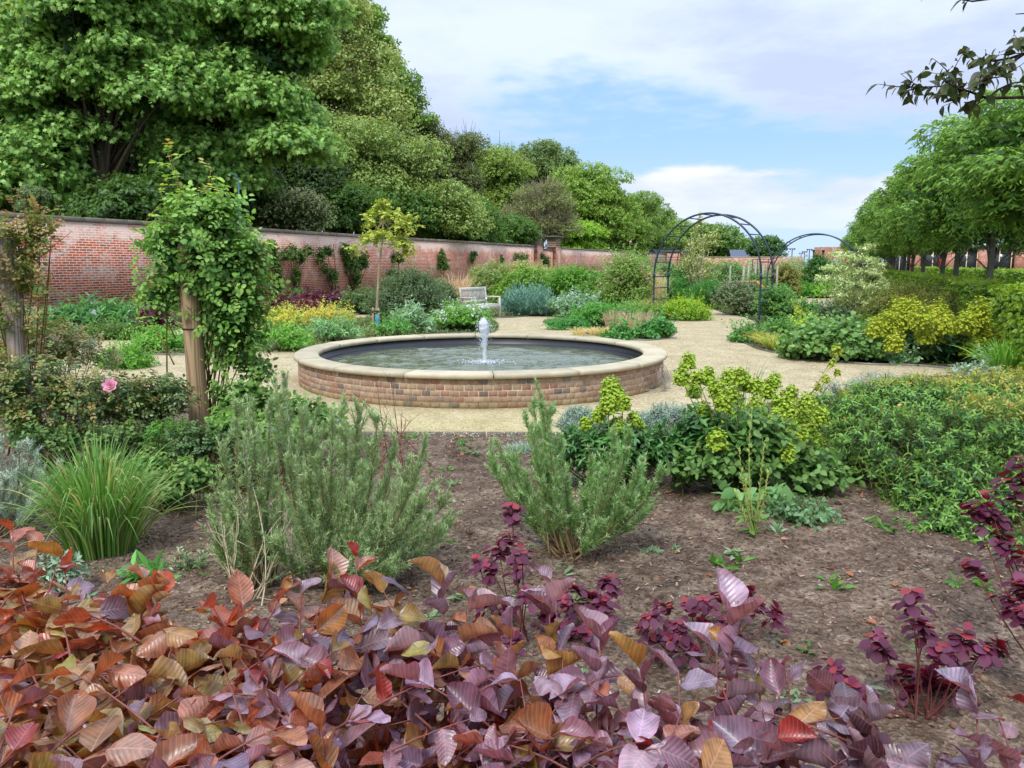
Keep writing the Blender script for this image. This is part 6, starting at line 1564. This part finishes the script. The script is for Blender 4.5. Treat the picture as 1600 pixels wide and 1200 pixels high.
# rosemary
NEEDLE2 = T_rhomb(0.045, 0.0, -0.15)
LEAFR = leaf_mat('rosemary_leaf', .34, .6, .25, (1.2, 1.25, .8))
def rosemary(name, label, b, mains, nside, pal, tip, nl=.031, flowers=0, dens=340, group='rosemary bushes', sidelen=.2, stemc=(120, 100, 72), cat='shrub', mat=LEAFR, fcol=[(150, 160, 206), (176, 184, 220)]):
    t = thing(name, label, cat, b, group); SH = []; MS = []
    for dx, dy, h in mains:
        s = b + np.append(rng.normal(0, .035, 2), 0); e = b + np.array([dx, dy, h])
        P = bez(s, e, np.array([dx * .28, dy * .28, -h * .10]) + rng.normal(0, .02, 3), 9); MS.append(P)
        L_ = np.linalg.norm(e - s)
        # leader
        SH.append(bez(P[5], P[8], rng.normal(0, .005, 3), 5))
        for k in range(nside):
            f = rng.uniform(.22, .97) * 8; i = min(int(f), 7); p = P[i] * (1 - f + i) + P[i + 1] * (f - i); T = nrm(P[i + 1] - P[i])
            d = nrm(T * .7 + UP * .9 + rng.normal(0, .40, 3)); l = sidelen * rng.uniform(.3, 1.5) * (1.15 - f / 11)
            SH.append(bez(p, p + d * l, np.array([0, 0, -.02 * l]), 5))
    SH = np.array(SH); MS = np.array(MS)
    mb = MB(); leaves_on(mb, SH, int(dens * sidelen), .02, 1, NEEDLE2, nl, 27, pal, tip=tip, tipt=.85, grav=-.1, upn=.2, var=.28, svar=.35, jit=.38)
    leaves_on(mb, MS, 150, .25, 1, NEEDLE2, nl, 42, pal, grav=-.1, upn=.2)
    mb.build('foliage', mat, t)
    mb = MB(); tubes(mb, MS, np.linspace(.007, .002, 9), L(stemc), 5); tubes(mb, SH, np.linspace(.0022, .001, 5), L(stemc), 3, cap=False); mb.build('stems', BARK, t)
    if flowers:
        mb = MB(); N = flowers; k = rng.integers(0, len(SH), N); p = SH[k, 2] + rng.normal(0, .008, (N, 3)); d = nrm(rng.normal(size=(N, 3)))
        for _ in range(3): inst(mb, RH, p, frames(nrm(d + rng.normal(0, .5, (N, 3))), UP + rng.normal(0, .5, (N, 3))), .011, pick(fcol, N, .1))
        mb.build('blossom', PETAL, t)
    return t

RM = [(150, 176, 124), (166, 188, 142), (130, 158, 108), (158, 168, 124)]; RMT = [(188, 206, 160), (176, 196, 150)]
def mains_px(b, pts, j=.25):
    r = []
    for a, c in pts:
        Y = b[1] + rng.uniform(-j * .5, j); q = W(a, c, Y); r.append((q[0] - b[0], Y - b[1], max(.12, q[2])))
    return r
b = G(520, 925); b[2] = .03
rosemary('rosemary_bush', 'largest rosemary bush, dense grey-green spires in the middle of the soil', b,
         mains_px(b, [(430, 610), (470, 650), (500, 720), (540, 690), (560, 640), (590, 660), (620, 690), (640, 720), (655, 740), (665, 700), (700, 790), (705, 830), (680, 760), (520, 780), (560, 760), (600, 760), (640, 790), (480, 760), (450, 720), (520, 660), (580, 710), (610, 830), (650, 860), (560, 850), (500, 850), (470, 820), (620, 900), (580, 900), (545, 930), (690, 850), (540, 800), (600, 820), (490, 700), (535, 640), (570, 740), (640, 830), (450, 800), (600, 870), (520, 880), (555, 700), (430, 860), (660, 800)], .5), 27, RM, RMT, flowers=60, sidelen=.2)
b = G(395, 935); b[2] = .03
rosemary('rosemary_bush', 'narrower upright rosemary left of the largest, with bare twigs at its foot', b, mains_px(b, [(370, 640), (350, 700), (420, 640), (415, 780), (345, 880), (420, 900), (380, 930), (345, 760), (380, 690), (395, 640), (410, 700), (425, 730), (360, 800), (440, 780), (400, 780), (330, 800), (385, 850), (440, 850), (350, 870)], .25), 20, RM, RMT, flowers=80, sidelen=.18)
b = G(435, 780); b[2] = .03
rosemary('rosemary_bush', 'back rosemary with pale blue flowers beside the leafy green plant', b, mains_px(b, [(430, 600), (445, 590), (455, 640), (480, 650), (500, 640), (350, 690), (360, 660), (470, 690), (510, 680), (380, 640), (540, 640)], .3), 20, RM, RMT, flowers=420, sidelen=.18)
b = G(885, 880); b[2] = .03
rosemary('rosemary_bush', 'open V-shaped rosemary standing alone right of the bare soil', b, mains_px(b, [(842, 615), (833, 635), (852, 640), (820, 650), (765, 720), (1005, 730), (845, 640), (830, 680), (860, 650), (800, 720), (780, 700), (875, 690), (790, 760), (820, 760), (850, 740), (960, 690), (975, 720), (1000, 740), (1035, 745), (1010, 770), (985, 690), (940, 750), (950, 800), (900, 830), (930, 830), (850, 820), (1020, 800), (925, 720), (990, 800)], .35), 24, [(140, 180, 116), (156, 192, 130), (124, 164, 100), (150, 168, 112)], RMT, sidelen=.17, dens=430)
# bare twigs
for (px, py, pts, nm) in ((385, 955, [(335, 840), (350, 820), (372, 800), (395, 760), (410, 850), (440, 830), (420, 900), (360, 870)], 'pale dry bare twigs in front of the narrow rosemary'), ):
    b = G(px, py); t = thing('dry_twigs', nm, 'twigs', b); mb = MB()
    for a, c in pts:
        e = W(a, c, b[1] + rng.uniform(-.15, .1)); P = bez(b + rng.normal(0, .05, 3) * (1, 1, 0), e, rng.normal(0, .04, 3), 9); tubes(mb, P, np.linspace(.005, .0012, 9), L((196, 184, 150)), 5)
        for k in range(7):
            i = rng.integers(2, 8); d = nrm(nrm(P[i] - P[i - 1]) + rng.normal(0, .45, 3)); tubes(mb, bez(P[i], P[i] + d * rng.uniform(.06, .2), rng.normal(0, .01, 3), 5), np.linspace(.002, .0007, 5), L((196, 184, 150)), 4)
    mb.build('branches', BARK, t)
b = G(620, 745); t = thing('red_twig_shrub', 'thin reddish bare shoots rising in front of the pool wall', 'twigs', b); mb = MB()
for a, c in ((560, 620), (590, 605), (605, 640), (612, 600), (628, 640), (598, 660), (575, 650), (640, 660), (545, 640), (620, 680)):
    e = W(a, c, b[1] + rng.uniform(-.2, .2)); P = bez(b + rng.normal(0, .12, 3) * (1, 1, 0), e, rng.normal(0, .03, 3), 8); tubes(mb, P, np.linspace(.0045, .0015, 8), L((124, 70, 58)), 5)
    for k in range(5):
        i = rng.integers(3, 8); d = nrm(nrm(P[i] - P[i - 1]) * 1.2 + rng.normal(0, .4, 3)); tubes(mb, bez(P[i], P[i] + d * rng.uniform(.05, .16), np.zeros(3), 4), np.linspace(.002, .001, 4), L((124, 70, 58)), 4)
mb.build('branches', BARK, t)

# broad-leaved plants behind the rosemary
def bushW(name, label, cat, lobes, Y, nsh, nl, tpl, leaf, pal, tip=None, mat=LEAF, slen=.25, up=.6, low=-.2, flowers=None, mode='spiral', grav=.2, group=None, ang=55, tipt=.75, rmin=.6, stemcol=(92, 96, 56), base=None, droop=.15):
    ls = [pl(*e, Y, e[2] * Y / 1225 * .75) for e in lobes]; b = np.array(ls[0][0]) if base is None else np.array(base, float); b[2] = 0
    t = thing(name, label, cat, b, group); P = lobe_shoots(ls, nsh, slen, up=up, low=low, rmin=rmin, K_=5, droop=droop); P[..., 2] = np.maximum(P[..., 2], .025)
    mb = MB(); leaves_on(mb, P, nl, .08, 1, tpl, leaf, ang, pal, tip=tip, tipt=tipt, mode=mode, grav=grav); mb.build('foliage', mat, t)
    mb = MB(); m_ = min(30, len(P)); s = b + rng.normal(0, .1, (m_, 3)) * (1, 1, 0); tubes(mb, bez(s, P[:m_, 1], rng.normal(0, .03, (m_, 3)), 6), np.linspace(.006, .003, 6), L(stemcol), 5)
    tubes(mb, P, np.linspace(.0025, .0012, 5), L(stemcol), 3, cap=False); mb.build('stems', BARK, t)
    if flowers:
        fc, fs, fn = flowers; e = P[:fn, -1] + rng.normal(0, .02, (min(fn, len(P)), 3)); mb = MB()
        for _ in range(4): inst(mb, RH, e, frames(nrm(rng.normal(size=e.shape)), UP + rng.normal(0, .6, e.shape)), fs, pick(fc, len(e), .1))
        mb.build('blossom', PETAL, t)
    return t
bushW('broadleaf_shrub', 'bright green broad-leaved shrub between the rose post and the rosemary', 'shrub', [(465, 665, 62, 45), (400, 650, 60, 40), (510, 670, 30, 30), (370, 620, 40, 26)], 6.0, 330, 9, OVAL, .062, [(78, 116, 48), (92, 132, 56), (68, 102, 44)], [(112, 150, 68)], group='leafy shrubs round the rose post')
bushW('broadleaf_shrub', 'fresh green leafy clump tucked under the brown post, right side', 'shrub', [(370, 690, 40, 34), (355, 668, 26, 20), (420, 700, 40, 30)], 5.5, 200, 9, OVAL, .055, [(82, 124, 50), (96, 140, 58)], [(120, 158, 74)], group='leafy shrubs round the rose post')
bushW('fern_clump', 'green ferny clump left of the post foot', 'plant', [(262, 680, 32, 20), (285, 700, 30, 16)], 5.6, 150, 12, RHN, .035, [(80, 134, 46), (92, 148, 52)])
rosemary('lavender_bush', 'silver-grey lavender at the left frame edge beside the strappy clump', np.array([*G(0, 850)[:2], .03]), mains_px(G(0, 850), [(50, 700), (65, 740), (20, 720), (80, 790), (30, 820), (10, 760), (-40, 700), (0, 690), (30, 700), (60, 720), (75, 770), (40, 750), (-10, 740), (20, 790), (60, 800), (-50, 760), (95, 740)], .25), 20, [(164, 180, 168), (180, 194, 184), (146, 166, 150)], [(210, 218, 212)], flowers=160, group='silver plants', sidelen=.16, fcol=[(190, 190, 200), (206, 208, 214)])
bushW('silver_ground_plant', 'soft silver-green low plant peeping above the beech leaves', 'plant', [(95, 905, 34, 24)], 3.6, 60, 12, RHN, .04, [(120, 144, 116), (134, 156, 128)], mat=LEAFS)
bushW('seedling_plant', 'small bright green lance-leaved seedling on the soil by the beech hedge', 'plant', [(232, 900, 22, 12)], 3.75, 12, 7, LANCE, .1, [(90, 150, 70), (110, 170, 84)])

bushW('leafy_groundcover', 'low bright leafy greens filling the gap right of the strappy clump', 'plant', [(262, 765, 40, 20), (300, 745, 34, 24), (235, 735, 30, 22)], 4.9, 150, 9, OVAL, .045, [(70, 110, 50), (86, 128, 58)], [(118, 152, 74)])
bushW('leafy_groundcover', 'tangled low greenery under the rose bush behind the strappy clump', 'plant', [(120, 690, 70, 26), (60, 680, 50, 30), (190, 690, 50, 26)], 5.6, 240, 9, OVAL, .04, [(62, 98, 48), (78, 114, 56)], [(112, 140, 72)])
bushW('leafy_groundcover', 'wispy grey-green growth at the front foot of the rosemary by the twigs', 'plant', [(300, 880, 26, 16), (450, 960, 60, 14), (340, 930, 40, 16)], 3.9, 90, 12, RHN, .035, [(110, 140, 96), (126, 154, 108)], [(150, 172, 126)], mat=LEAFS)
# silver cotton lavender and euphorbias at the centre right
for (lab, lob, Y) in (('silvery feathery mound left of the round lime flower head, by the pool wall', [(905, 665, 32, 26)], 6.9), ('silvery feathery mound between the two lime euphorbias', [(1045, 660, 44, 28), (1010, 665, 30, 20)], 6.7), ('silvery foliage showing behind the big hypericum shrub', [(1420, 612, 60, 24), (1310, 620, 34, 24), (1370, 600, 40, 18)], 8.4), ('pale silver clump at the base of the V-shaped rosemary', [(815, 712, 26, 14)], 6.6)):
    bushW('silver_mound', lab, 'plant', lob, Y, 420, 14, NEEDLE, .045, GSIL, mat=LEAFS, group='silver mounds', up=.9, slen=.16)
b = G(965, 775); b[2] = .03
euphorbia('lime_euphorbia', 'lime green euphorbia with one tall rounded head, right of the V rosemary', b, mains_px(b, [(955, 620), (952, 640), (970, 640), (940, 655), (985, 665), (925, 668), (1000, 672), (960, 680)], .3) and [(x, y, z, s) for (x, y, z), s in zip(mains_px(b, [(955, 622), (950, 645), (972, 640), (935, 660), (990, 665), (915, 672), (1000, 680), (965, 675)], .25), [1.35, 1.0, 1.0, .8, .8, .7, .7, .8])], .062, HP, [(74, 120, 56), (90, 138, 64)], .085, .0125, 330, nleaf=30)
bushW('euphorbia_foliage', 'dark green whorled leafy mass under the lime heads, right of the V rosemary', 'plant', [(960, 705, 70, 42), (900, 710, 40, 40), (1040, 710, 44, 40), (1090, 690, 40, 50)], 5.5, 330, 14, LANCE2, .075, [(48, 88, 42), (62, 104, 50)], [(84, 132, 62)], up=1.1, mat=LEAFG)
b = G(1165, 800); b[2] = .03; b[1] += .4
pts = [(1075, 575), (1065, 600), (1090, 600), (1100, 650), (1120, 620), (1140, 600), (1165, 610), (1180, 640), (1150, 650), (1130, 670), (1200, 620), (1220, 640), (1240, 660), (1205, 680), (1250, 690), (1265, 680), (1180, 690), (1100, 690), (1120, 700), (1230, 720), (1260, 640), (1160, 680), (1145, 625), (1190, 655), (1215, 665), (1085, 620), (1105, 600), (1130, 640), (1155, 600), (1180, 615), (1210, 605), (1235, 625), (1255, 660), (1240, 690), (1195, 700), (1170, 660), (1110, 670), (1280, 660), (1275, 700), (1225, 650)]
euphorbia('lime_euphorbia', 'broad lime-yellow euphorbia clump left of the big hypericum', b, [(x, y, z, rng.uniform(.8, 1.3)) for x, y, z in mains_px(b, pts, .6)], .058, HP, [(74, 122, 56), (92, 142, 64)], .08, .0125, 190, nleaf=26)
b = G(1300, 760); b[1] += 1.0; b[2] = .03
euphorbia('lime_euphorbia', 'tall lone lime flower spike rising against the gravel', b, [(x, y, z, s) for (x, y, z), s in zip(mains_px(b, [(1307, 556), (1300, 575), (1290, 600), (1278, 612), (1308, 590)], .1), [.7, .45, .5, .45, .4])], .07, [(190, 200, 80), (176, 190, 72)], DL, .06, .014, 130, nleaf=12)
bushW('leafy_perennial', 'mid green broad-leaved plants under the broad euphorbia', 'plant', [(1150, 725, 64, 48), (1215, 725, 56, 52), (1090, 730, 40, 34), (1270, 745, 46, 44), (1185, 690, 60, 40)], 5.3, 430, 9, OVAL, .07, [(74, 110, 52), (88, 126, 62)], [(112, 148, 78)], up=.9)
tuft('fine_grass', 'fine upright green blades among the lime euphorbia heads', 'grass clump', G(1150, 730), .85, .3, 180, .005, [(96, 138, 70), (110, 150, 84)], lean=.15, rbase=.15)
bushW('dark_spurge', 'small dark purple-green rosette between the leafy clumps', 'plant', [(1062, 728, 16, 14)], 5.4, 14, 16, LANCE2, .05, [(48, 62, 58), (60, 72, 66)], up=1.2)
bushW('creeping_weed', 'pale grey-green ferny weed spreading on the soil right of the seed stem', 'plant', [(1250, 800, 50, 14), (1290, 822, 34, 10)], 4.75, 90, 9, OVAL, .035, [(104, 142, 98), (122, 156, 112)], up=.3)
bushW('creeping_weed', 'broad pale leaves lying at the foot of the seed stem', 'plant', [(1155, 785, 26, 12), (1225, 780, 20, 10)], 4.9, 16, 5, OVAL, .1, [(116, 158, 96), (130, 170, 108)], up=.3)
# seed stem
b = G(1178, 850); b[2] = .03; t = thing('seeding_mustard', 'slender yellow-green seeding plant standing alone on the soil', 'plant', b)
mb, mb2 = MB(), MB()
for a, c in ((1175, 640), (1155, 700), (1195, 690), (1165, 750), (1200, 740), (1190, 770), (1150, 770)):
    P = bez(b + rng.normal(0, .008, 3) * (1, 1, 0), W(a, c, b[1] + rng.uniform(-.1, .1)), rng.normal(0, .025, 3), 8); tubes(mb, P, np.linspace(.005, .0015, 8), L((150, 160, 84)), 5)
    leaves_on(mb2, P[None], 26, .35, 1, RHN, .03, 30, [(176, 186, 104), (156, 172, 90)], grav=-.2)
    leaves_on(mb2, P[None], 4, .05, .4, LANCE2, .09, 60, [(110, 150, 70)])
mb.build('stems', BARK, t); mb2.build('seed_pods', LEAF, t)

# big hypericum at the right
HYP = [(68, 108, 52), (80, 122, 58), (58, 94, 46)]; HYPT = [(130, 170, 78), (116, 158, 70)]
ls = [pl(*e, Y, e[2] * Y / 1225 * .8) for *e, Y in ((1420, 700, 130, 60, 5.6), (1560, 680, 110, 70, 5.6), (1500, 760, 110, 60, 5.1), (1590, 800, 80, 60, 4.8), (1350, 670, 70, 50, 6.0), (1480, 640, 130, 40, 6.6), (1650, 700, 90, 90, 5.6), (1500, 825, 75, 45, 4.65), (1575, 850, 60, 45, 4.4), (1310, 650, 50, 44, 6.2), (1450, 622, 110, 36, 6.8), (1560, 612, 100, 40, 6.8), (1370, 628, 60, 34, 6.8), (1360, 730, 50, 40, 5.6), (1440, 790, 50, 30, 5.0), (1600, 640, 80, 45, 6.5))]
b = np.array(ls[0][0]); b[2] = 0; b[0] += .5
hy = thing('hypericum_bush', 'big spreading hypericum with pointed green leaves and yellowish tips', 'shrub', b)
P = lobe_shoots(ls, 3000, .30, up=.75, low=-.35, rmin=.72, rmax=1.04, K_=5, droop=.3); P[..., 2] = np.maximum(P[..., 2], .03)
LH = T_leaf([(.22, .13), (.5, .17), (.8, .09)], fold=.25, curve=-.25)
mb = MB()
_up = P[:, -1, 2] > .62
leaves_on(mb, P[~_up], 16, .1, 1, LH, .047, 60, HYP, tip=HYPT, tipt=.8, mode='opposite', grav=.15, upn=.5)
leaves_on(mb, P[_up], 16, .1, 1, LH, .044, 60, [(116, 144, 60), (102, 132, 56), (128, 150, 62)], tip=[(170, 178, 76), (154, 168, 70), (168, 146, 76)], tipt=.7, mode='opposite', grav=.15, upn=.5)
mb.build('foliage', LEAF, hy)
mb = MB(); tubes(mb, P, np.linspace(.0026, .0012, 5), L((130, 110, 70)), 3, cap=False); s = b + rng.normal(0, .35, (60, 3)) * (1, 1, 0); s[:, 2] = 0
tubes(mb, bez(s, P[rng.permutation(len(P))[:60], 0], rng.normal(0, .05, (60, 3)), 6), np.linspace(.008, .003, 6), L((110, 84, 60)), 5); mb.build('stems', BARK, hy)
mb = MB(); e = P[rng.permutation(len(P))[:14], -1]; inst(mb, OVAL, e, frames(nrm(rng.normal(size=e.shape)), UP + rng.normal(0, .4, e.shape)), .045, pick([(206, 170, 70), (196, 140, 60)], len(e))); mb.build('yellowing_leaves', LEAF, hy)

# smoke bushes
RD = T_leaf([(.12, .2), (.35, .36), (.62, .4), (.88, .24)], fold=.12, curve=-.12)
def smoke(label, b, clusters, leaf=.042, nper=(16, 26), cat='shrub'):
    b = np.array(b, float); b[2] = .02; t = thing('smoke_bush', label, cat, b, 'young purple smoke bushes'); mbL, mbS = MB(), MB()
    for c in clusters:
        px, py = c[0], c[1]; Y = b[1] + (c[2] if len(c) > 2 else rng.uniform(-.15, .25)); e = W(px, py, Y); e[2] = max(e[2], .1)
        P = bez(b + rng.normal(0, .02, 3) * (1, 1, 0), e, np.array([(e[0] - b[0]) * .15, 0, -.04]) + rng.normal(0, .02, 3), 9)
        tubes(mbS, P, np.linspace(.004, .0018, 9), L((116, 66, 62)), 5)
        n_ = int(rng.integers(*nper) * 1.05)
        tp = P[-4:]; seg = np.array([bez(P[-2], e, np.zeros(3), 5)])
        leaves_on(mbL, seg, n_, 0, 1, RD, leaf, 72, [(100, 46, 72), (114, 54, 84), (84, 38, 60)], tip=[(140, 52, 56), (124, 46, 58)], tipt=.9, grav=.28, upn=1.0, var=.15, svar=.3, jit=.3)
        # petioled outer leaves
        k = 7; a = rng.uniform(0, 6.28, k); d = nrm(np.stack([np.cos(a), np.sin(a), rng.uniform(-.3, .3, k)], 1)); p = e - UP * rng.uniform(0, .06, (k, 1)) + d * .03
        inst(mbL, RD, p, frames(nrm(d - UP * .5), UP + rng.normal(0, .25, (k, 3))), leaf * rng.uniform(.9, 1.3, k), pick([(84, 34, 58), (96, 42, 68)], k, .15))
    mbL.build('leaves', LEAFP, t); mbS.build('stems', BARK, t); return t
smoke('tallest purple smoke bush, left of the V rosemary foot', G(820, 1010), [(800, 785), (795, 830), (815, 860), (778, 850), (760, 878), (808, 885), (745, 872), (760, 935), (790, 950), (825, 925), (745, 965), (785, 990), (850, 960), (800, 1010)], .040)
smoke('low purple smoke bush right below the V rosemary', G(920, 1000), [(925, 925), (900, 915), (945, 935), (905, 950), (935, 965), (880, 935), (915, 985), (950, 900), (885, 985), (860, 990)], .042)
smoke('wide low purple smoke bush in the middle of the bare soil', G(1100, 1040), [(1015, 960), (1040, 945), (1075, 940), (1100, 935), (1130, 925), (1160, 935), (1190, 940), (1215, 950), (1060, 970), (1095, 985), (1020, 990), (1130, 965), (1150, 985), (1000, 975), (1080, 1010), (1170, 920), (1045, 1000), (1120, 1000)], .038)
smoke('open purple smoke bush with separate leaf rosettes at the right', G(1440, 1140), [(1425, 920), (1435, 960), (1370, 990), (1450, 975), (1510, 985), (1540, 1010), (1470, 1010), (1385, 1010), (1300, 1040), (1330, 1070), (1350, 1080), (1450, 1060), (1480, 1085), (1420, 1070), (1500, 1060), (1410, 1090), (1560, 1000), (1290, 1060), (1490, 1020), (1445, 1105)], .042)
smoke('purple smoke bush at the right frame edge in front of the hypericum', G(1690, 1120) , [(1592, 712, .3), (1540, 770, .3), (1520, 785, .3), (1580, 745, .3), (1555, 800, .3), (1560, 830, .25), (1590, 850, .2), (1515, 872, .2), (1595, 905, .1), (1575, 925, .1), (1600, 950, 0)], .046)

# ------------------------------------------------------------------ copper beech hedge across the foreground
def beech_tpl(curve, cup, twist, seed):
    r = np.random.default_rng(seed); nt, nu = 13, 7; us = np.linspace(-1, 1, nu)
    V, S_ = [], []
    for i in range(nt):
        t = i / (nt - 1); w = .34 * (np.sin(pi * t ** .82) ** .75 if 0 < t < 1 else 0) + .006 * (1 - t)
        w *= 1 + .03 * np.sin(t * 9 * 2 * pi)
        for u in us:
            vein = np.abs(((t * 8 - abs(u) * 1.1) % 1) - .5) * 2
            z = curve * t * t + cup * w * u * u * 2  + twist * u * w * t + .06 * np.sin(t * 8 + u * 2.5 + seed) * abs(u) + .012 * np.sin(t * 22 + seed * 2) * u * u
            V.append((u * w, t, z))
            mid = 1.0
            s = mid
            S_.append((s * (1.04 if abs(u) > .9 else 1), s * (.9 if abs(u) > .9 else 1.02), s))
    ii = np.arange(nt * nu).reshape(nt, nu)
    q = np.stack([ii[:-1, :-1], ii[:-1, 1:], ii[1:, 1:], ii[1:, :-1]], -1).reshape(-1, 4)
    return np.array(V), [q], np.array(S_)
BT = [beech_tpl(-.18, .3, .2, 1), beech_tpl(-.35, .15, -.5, 2), beech_tpl(.12, .5, .4, 3), beech_tpl(-.1, -.25, .6, 4), beech_tpl(-.25, .6, -.2, 5), beech_tpl(-.45, -.1, .3, 6), beech_tpl(.05, .1, -.8, 7)]
FE = sorted([(G(px, py, .95)[0], G(px, py, .95)[1]) for px, py in ((-250, 815), (0, 850), (90, 905), (200, 935), (330, 960), (450, 930), (560, 930), (640, 940), (760, 950), (900, 985), (960, 1010), (1030, 1060), (1120, 1010), (1220, 1040), (1300, 1090), (1400, 1150), (1480, 1170), (1600, 1140), (1750, 1120))])
FX = np.array([e[0] for e in FE]); FY = np.array([e[1] for e in FE])
def redness(x): return 1 / (1 + np.exp((x + .28) / .16))      # the hedge's red and olive plants grow at its left end
def beech_col(pos, M):
    x = pos[:, 0]; r = redness(x + rng.normal(0, .18, M))[:, None]; f_ = np.clip(.5 + 1.5 * fbm(pos[:, 0] * 5 + 3, pos[:, 1] * 5 + pos[:, 2] * 6, 3), 0, 1)[:, None]
    left = pick([(150, 72, 52), (170, 84, 38), (146, 96, 92), (134, 122, 56), (158, 138, 60), (160, 106, 104), (142, 98, 62), (168, 54, 42), (118, 108, 56), (128, 72, 70), (126, 124, 62), (112, 112, 54), (160, 126, 104)], M, .2)
    right = pick([(126, 98, 112), (112, 88, 104), (142, 120, 134), (98, 66, 80), (120, 80, 88), (152, 132, 148), (130, 98, 104), (118, 102, 122), (134, 104, 108), (84, 54, 66)], M, .16)  # the pale mauves have the sky's sheen mixed into the leaf colour
    right = right * (.68 + .75 * f_)
    left = left * .6 + .4 * (np.array(L((140, 70, 54))) * f_ + np.array(L((142, 132, 66))) * (1 - f_))
    c = np.where(rng.random((M, 1)) < r * .96, left, right)
    o = rng.random((M, 1)); c = np.where(o < .035, pick([(140, 48, 34), (122, 40, 40)], M), c); c = np.where(o > .975, pick([(132, 130, 56), (150, 110, 60)], M), c)
    return c
hd = thing('copper_beech_hedge', 'copper beech hedge with glossy red, olive and purple leaves across the foreground', 'hedge', (0, 1.2, 0))
NS = 1650
x = rng.uniform(-2.3, 2.3, NS); yf = np.interp(x, FX, FY); u_ = rng.random(NS); y = .42 + (yf - .42) * u_ ** .8
ztop = .90 + .05 * fbm(x * 2.2, y * 2.2, 3) + .03 * redness(x)
lay = rng.random(NS); z = ztop - lay ** 1.3 * .26 + .05 * fbm(x * 6, y * 6, 2)
e = np.stack([x, y, z], 1)
d = nrm(np.stack([rng.normal(0, .8, NS), rng.normal(.35, .6, NS), rng.uniform(-.05, .5, NS)], 1)); ln = rng.uniform(.14, .3, NS)[:, None]
PB = bez(e - d * ln * .6 - UP * .04, e + d * ln * .4, np.array([0, 0, .03]), 7)
# far face of the hedge falls to the ground
NF = 520
x2 = rng.uniform(-2.3, 2.3, NF); y2 = np.interp(x2, FX, FY) - rng.uniform(0, .08, NF); z2 = rng.uniform(.1, .86, NF); e2 = np.stack([x2, y2, z2], 1)
d2 = nrm(np.stack([rng.normal(0, .5, NF), rng.uniform(.2, 1, NF), rng.uniform(-.2, .6, NF)], 1)); PF = bez(e2 - d2 * .15, e2 + d2 * .04, np.array([0, 0, .02]), 7)
# upright sprigs along the far edge
spr = [(20, 830, 1.0), (100, 870, 1), (60, 850, .9), (225, 905, .8), (250, 930, .7), (445, 920, .8), (555, 870, 1.3), (470, 910, .9), (520, 905, .9), (690, 915, 1), (640, 930, .9), (735, 935, .8), (800, 950, .8), (860, 910, 1.1), (870, 960, .9), (1140, 960, 1), (1185, 1010, .9), (1120, 1020, .9), (1060, 1050, .8), (1230, 1040, .9), (1300, 1080, .9), (1360, 1110, .8), (940, 1000, .9), (1000, 1040, .8), (1525, 1090, 1), (1560, 1120, 1), (330, 955, .7), (380, 945, .7), (600, 925, .8)]
PS = []
for px, py, h in spr:
    g = G(px, py, 1.0); yy = np.interp(g[0], FX, FY); top = W(px, py, max(yy, .8)); bt = top + np.array([rng.normal(0, .05), -.10, -.26 * h]); PS.append(bez(bt, top, rng.normal(0, .015, 3), 7))
PS = np.array(PS)
mb = MB(uv=True)
def beech_leaves(P, n, size, ang, grav, upn, t0=.1):
    k = rng.integers(0, len(BT), len(P))
    for j, tp in enumerate(BT):
        if (k == j).any(): leaves_on(mb, P[k == j], n, t0, 1, tp, size, ang, None, mode='flat', grav=grav, upn=upn, svar=.42, basecol=beech_col, jit=.35)
beech_leaves(PB, 6, .059, 48, .12, 1.3)
beech_leaves(PF, 5, .057, 50, .1, .8)
beech_leaves(PS, 8, .060, 46, 0, .7, t0=.25)
mb.build('foliage', LEAFB, hd, smooth=True)
# inner leaves, shaded by the outer ones
mb = MB(uv=True); NI = 2200
x3 = rng.uniform(-2.3, 2.3, NI); y3 = .4 + (np.interp(x3, FX, FY) - .5) * rng.random(NI); e3 = np.stack([x3, y3, rng.uniform(.1, .78, NI)], 1); d3 = sph(NI)
P3 = bez(e3, e3 + d3 * .2, np.zeros(3), 4); leaves_on(mb, P3, 6, .1, 1, OVAL, .08, 50, None, basecol=beech_col, upn=.8); mb.build('inner_foliage', LEAFB, hd)
mb = MB(); tubes(mb, PB, np.linspace(.0028, .0010, 7), L((122, 78, 72)), 5); tubes(mb, PS, np.linspace(.003, .0012, 7), L((130, 84, 80)), 5); tubes(mb, PF, np.linspace(.0025, .001, 7), L((130, 90, 80)), 4)
s = np.stack([rng.uniform(-2.2, 2.2, 90), np.zeros(90), np.zeros(90)], 1); s[:, 1] = .5 + (np.interp(s[:, 0], FX, FY) - .6) * rng.random(90)
tubes(mb, bez(s, s + np.stack([rng.normal(0, .15, 90), rng.normal(0, .1, 90), rng.uniform(.6, .84, 90)], 1), rng.normal(0, .06, (90, 3)), 7), np.linspace(.012, .004, 7), L((110, 92, 82)), 6); mb.build('branches', BARK, hd)
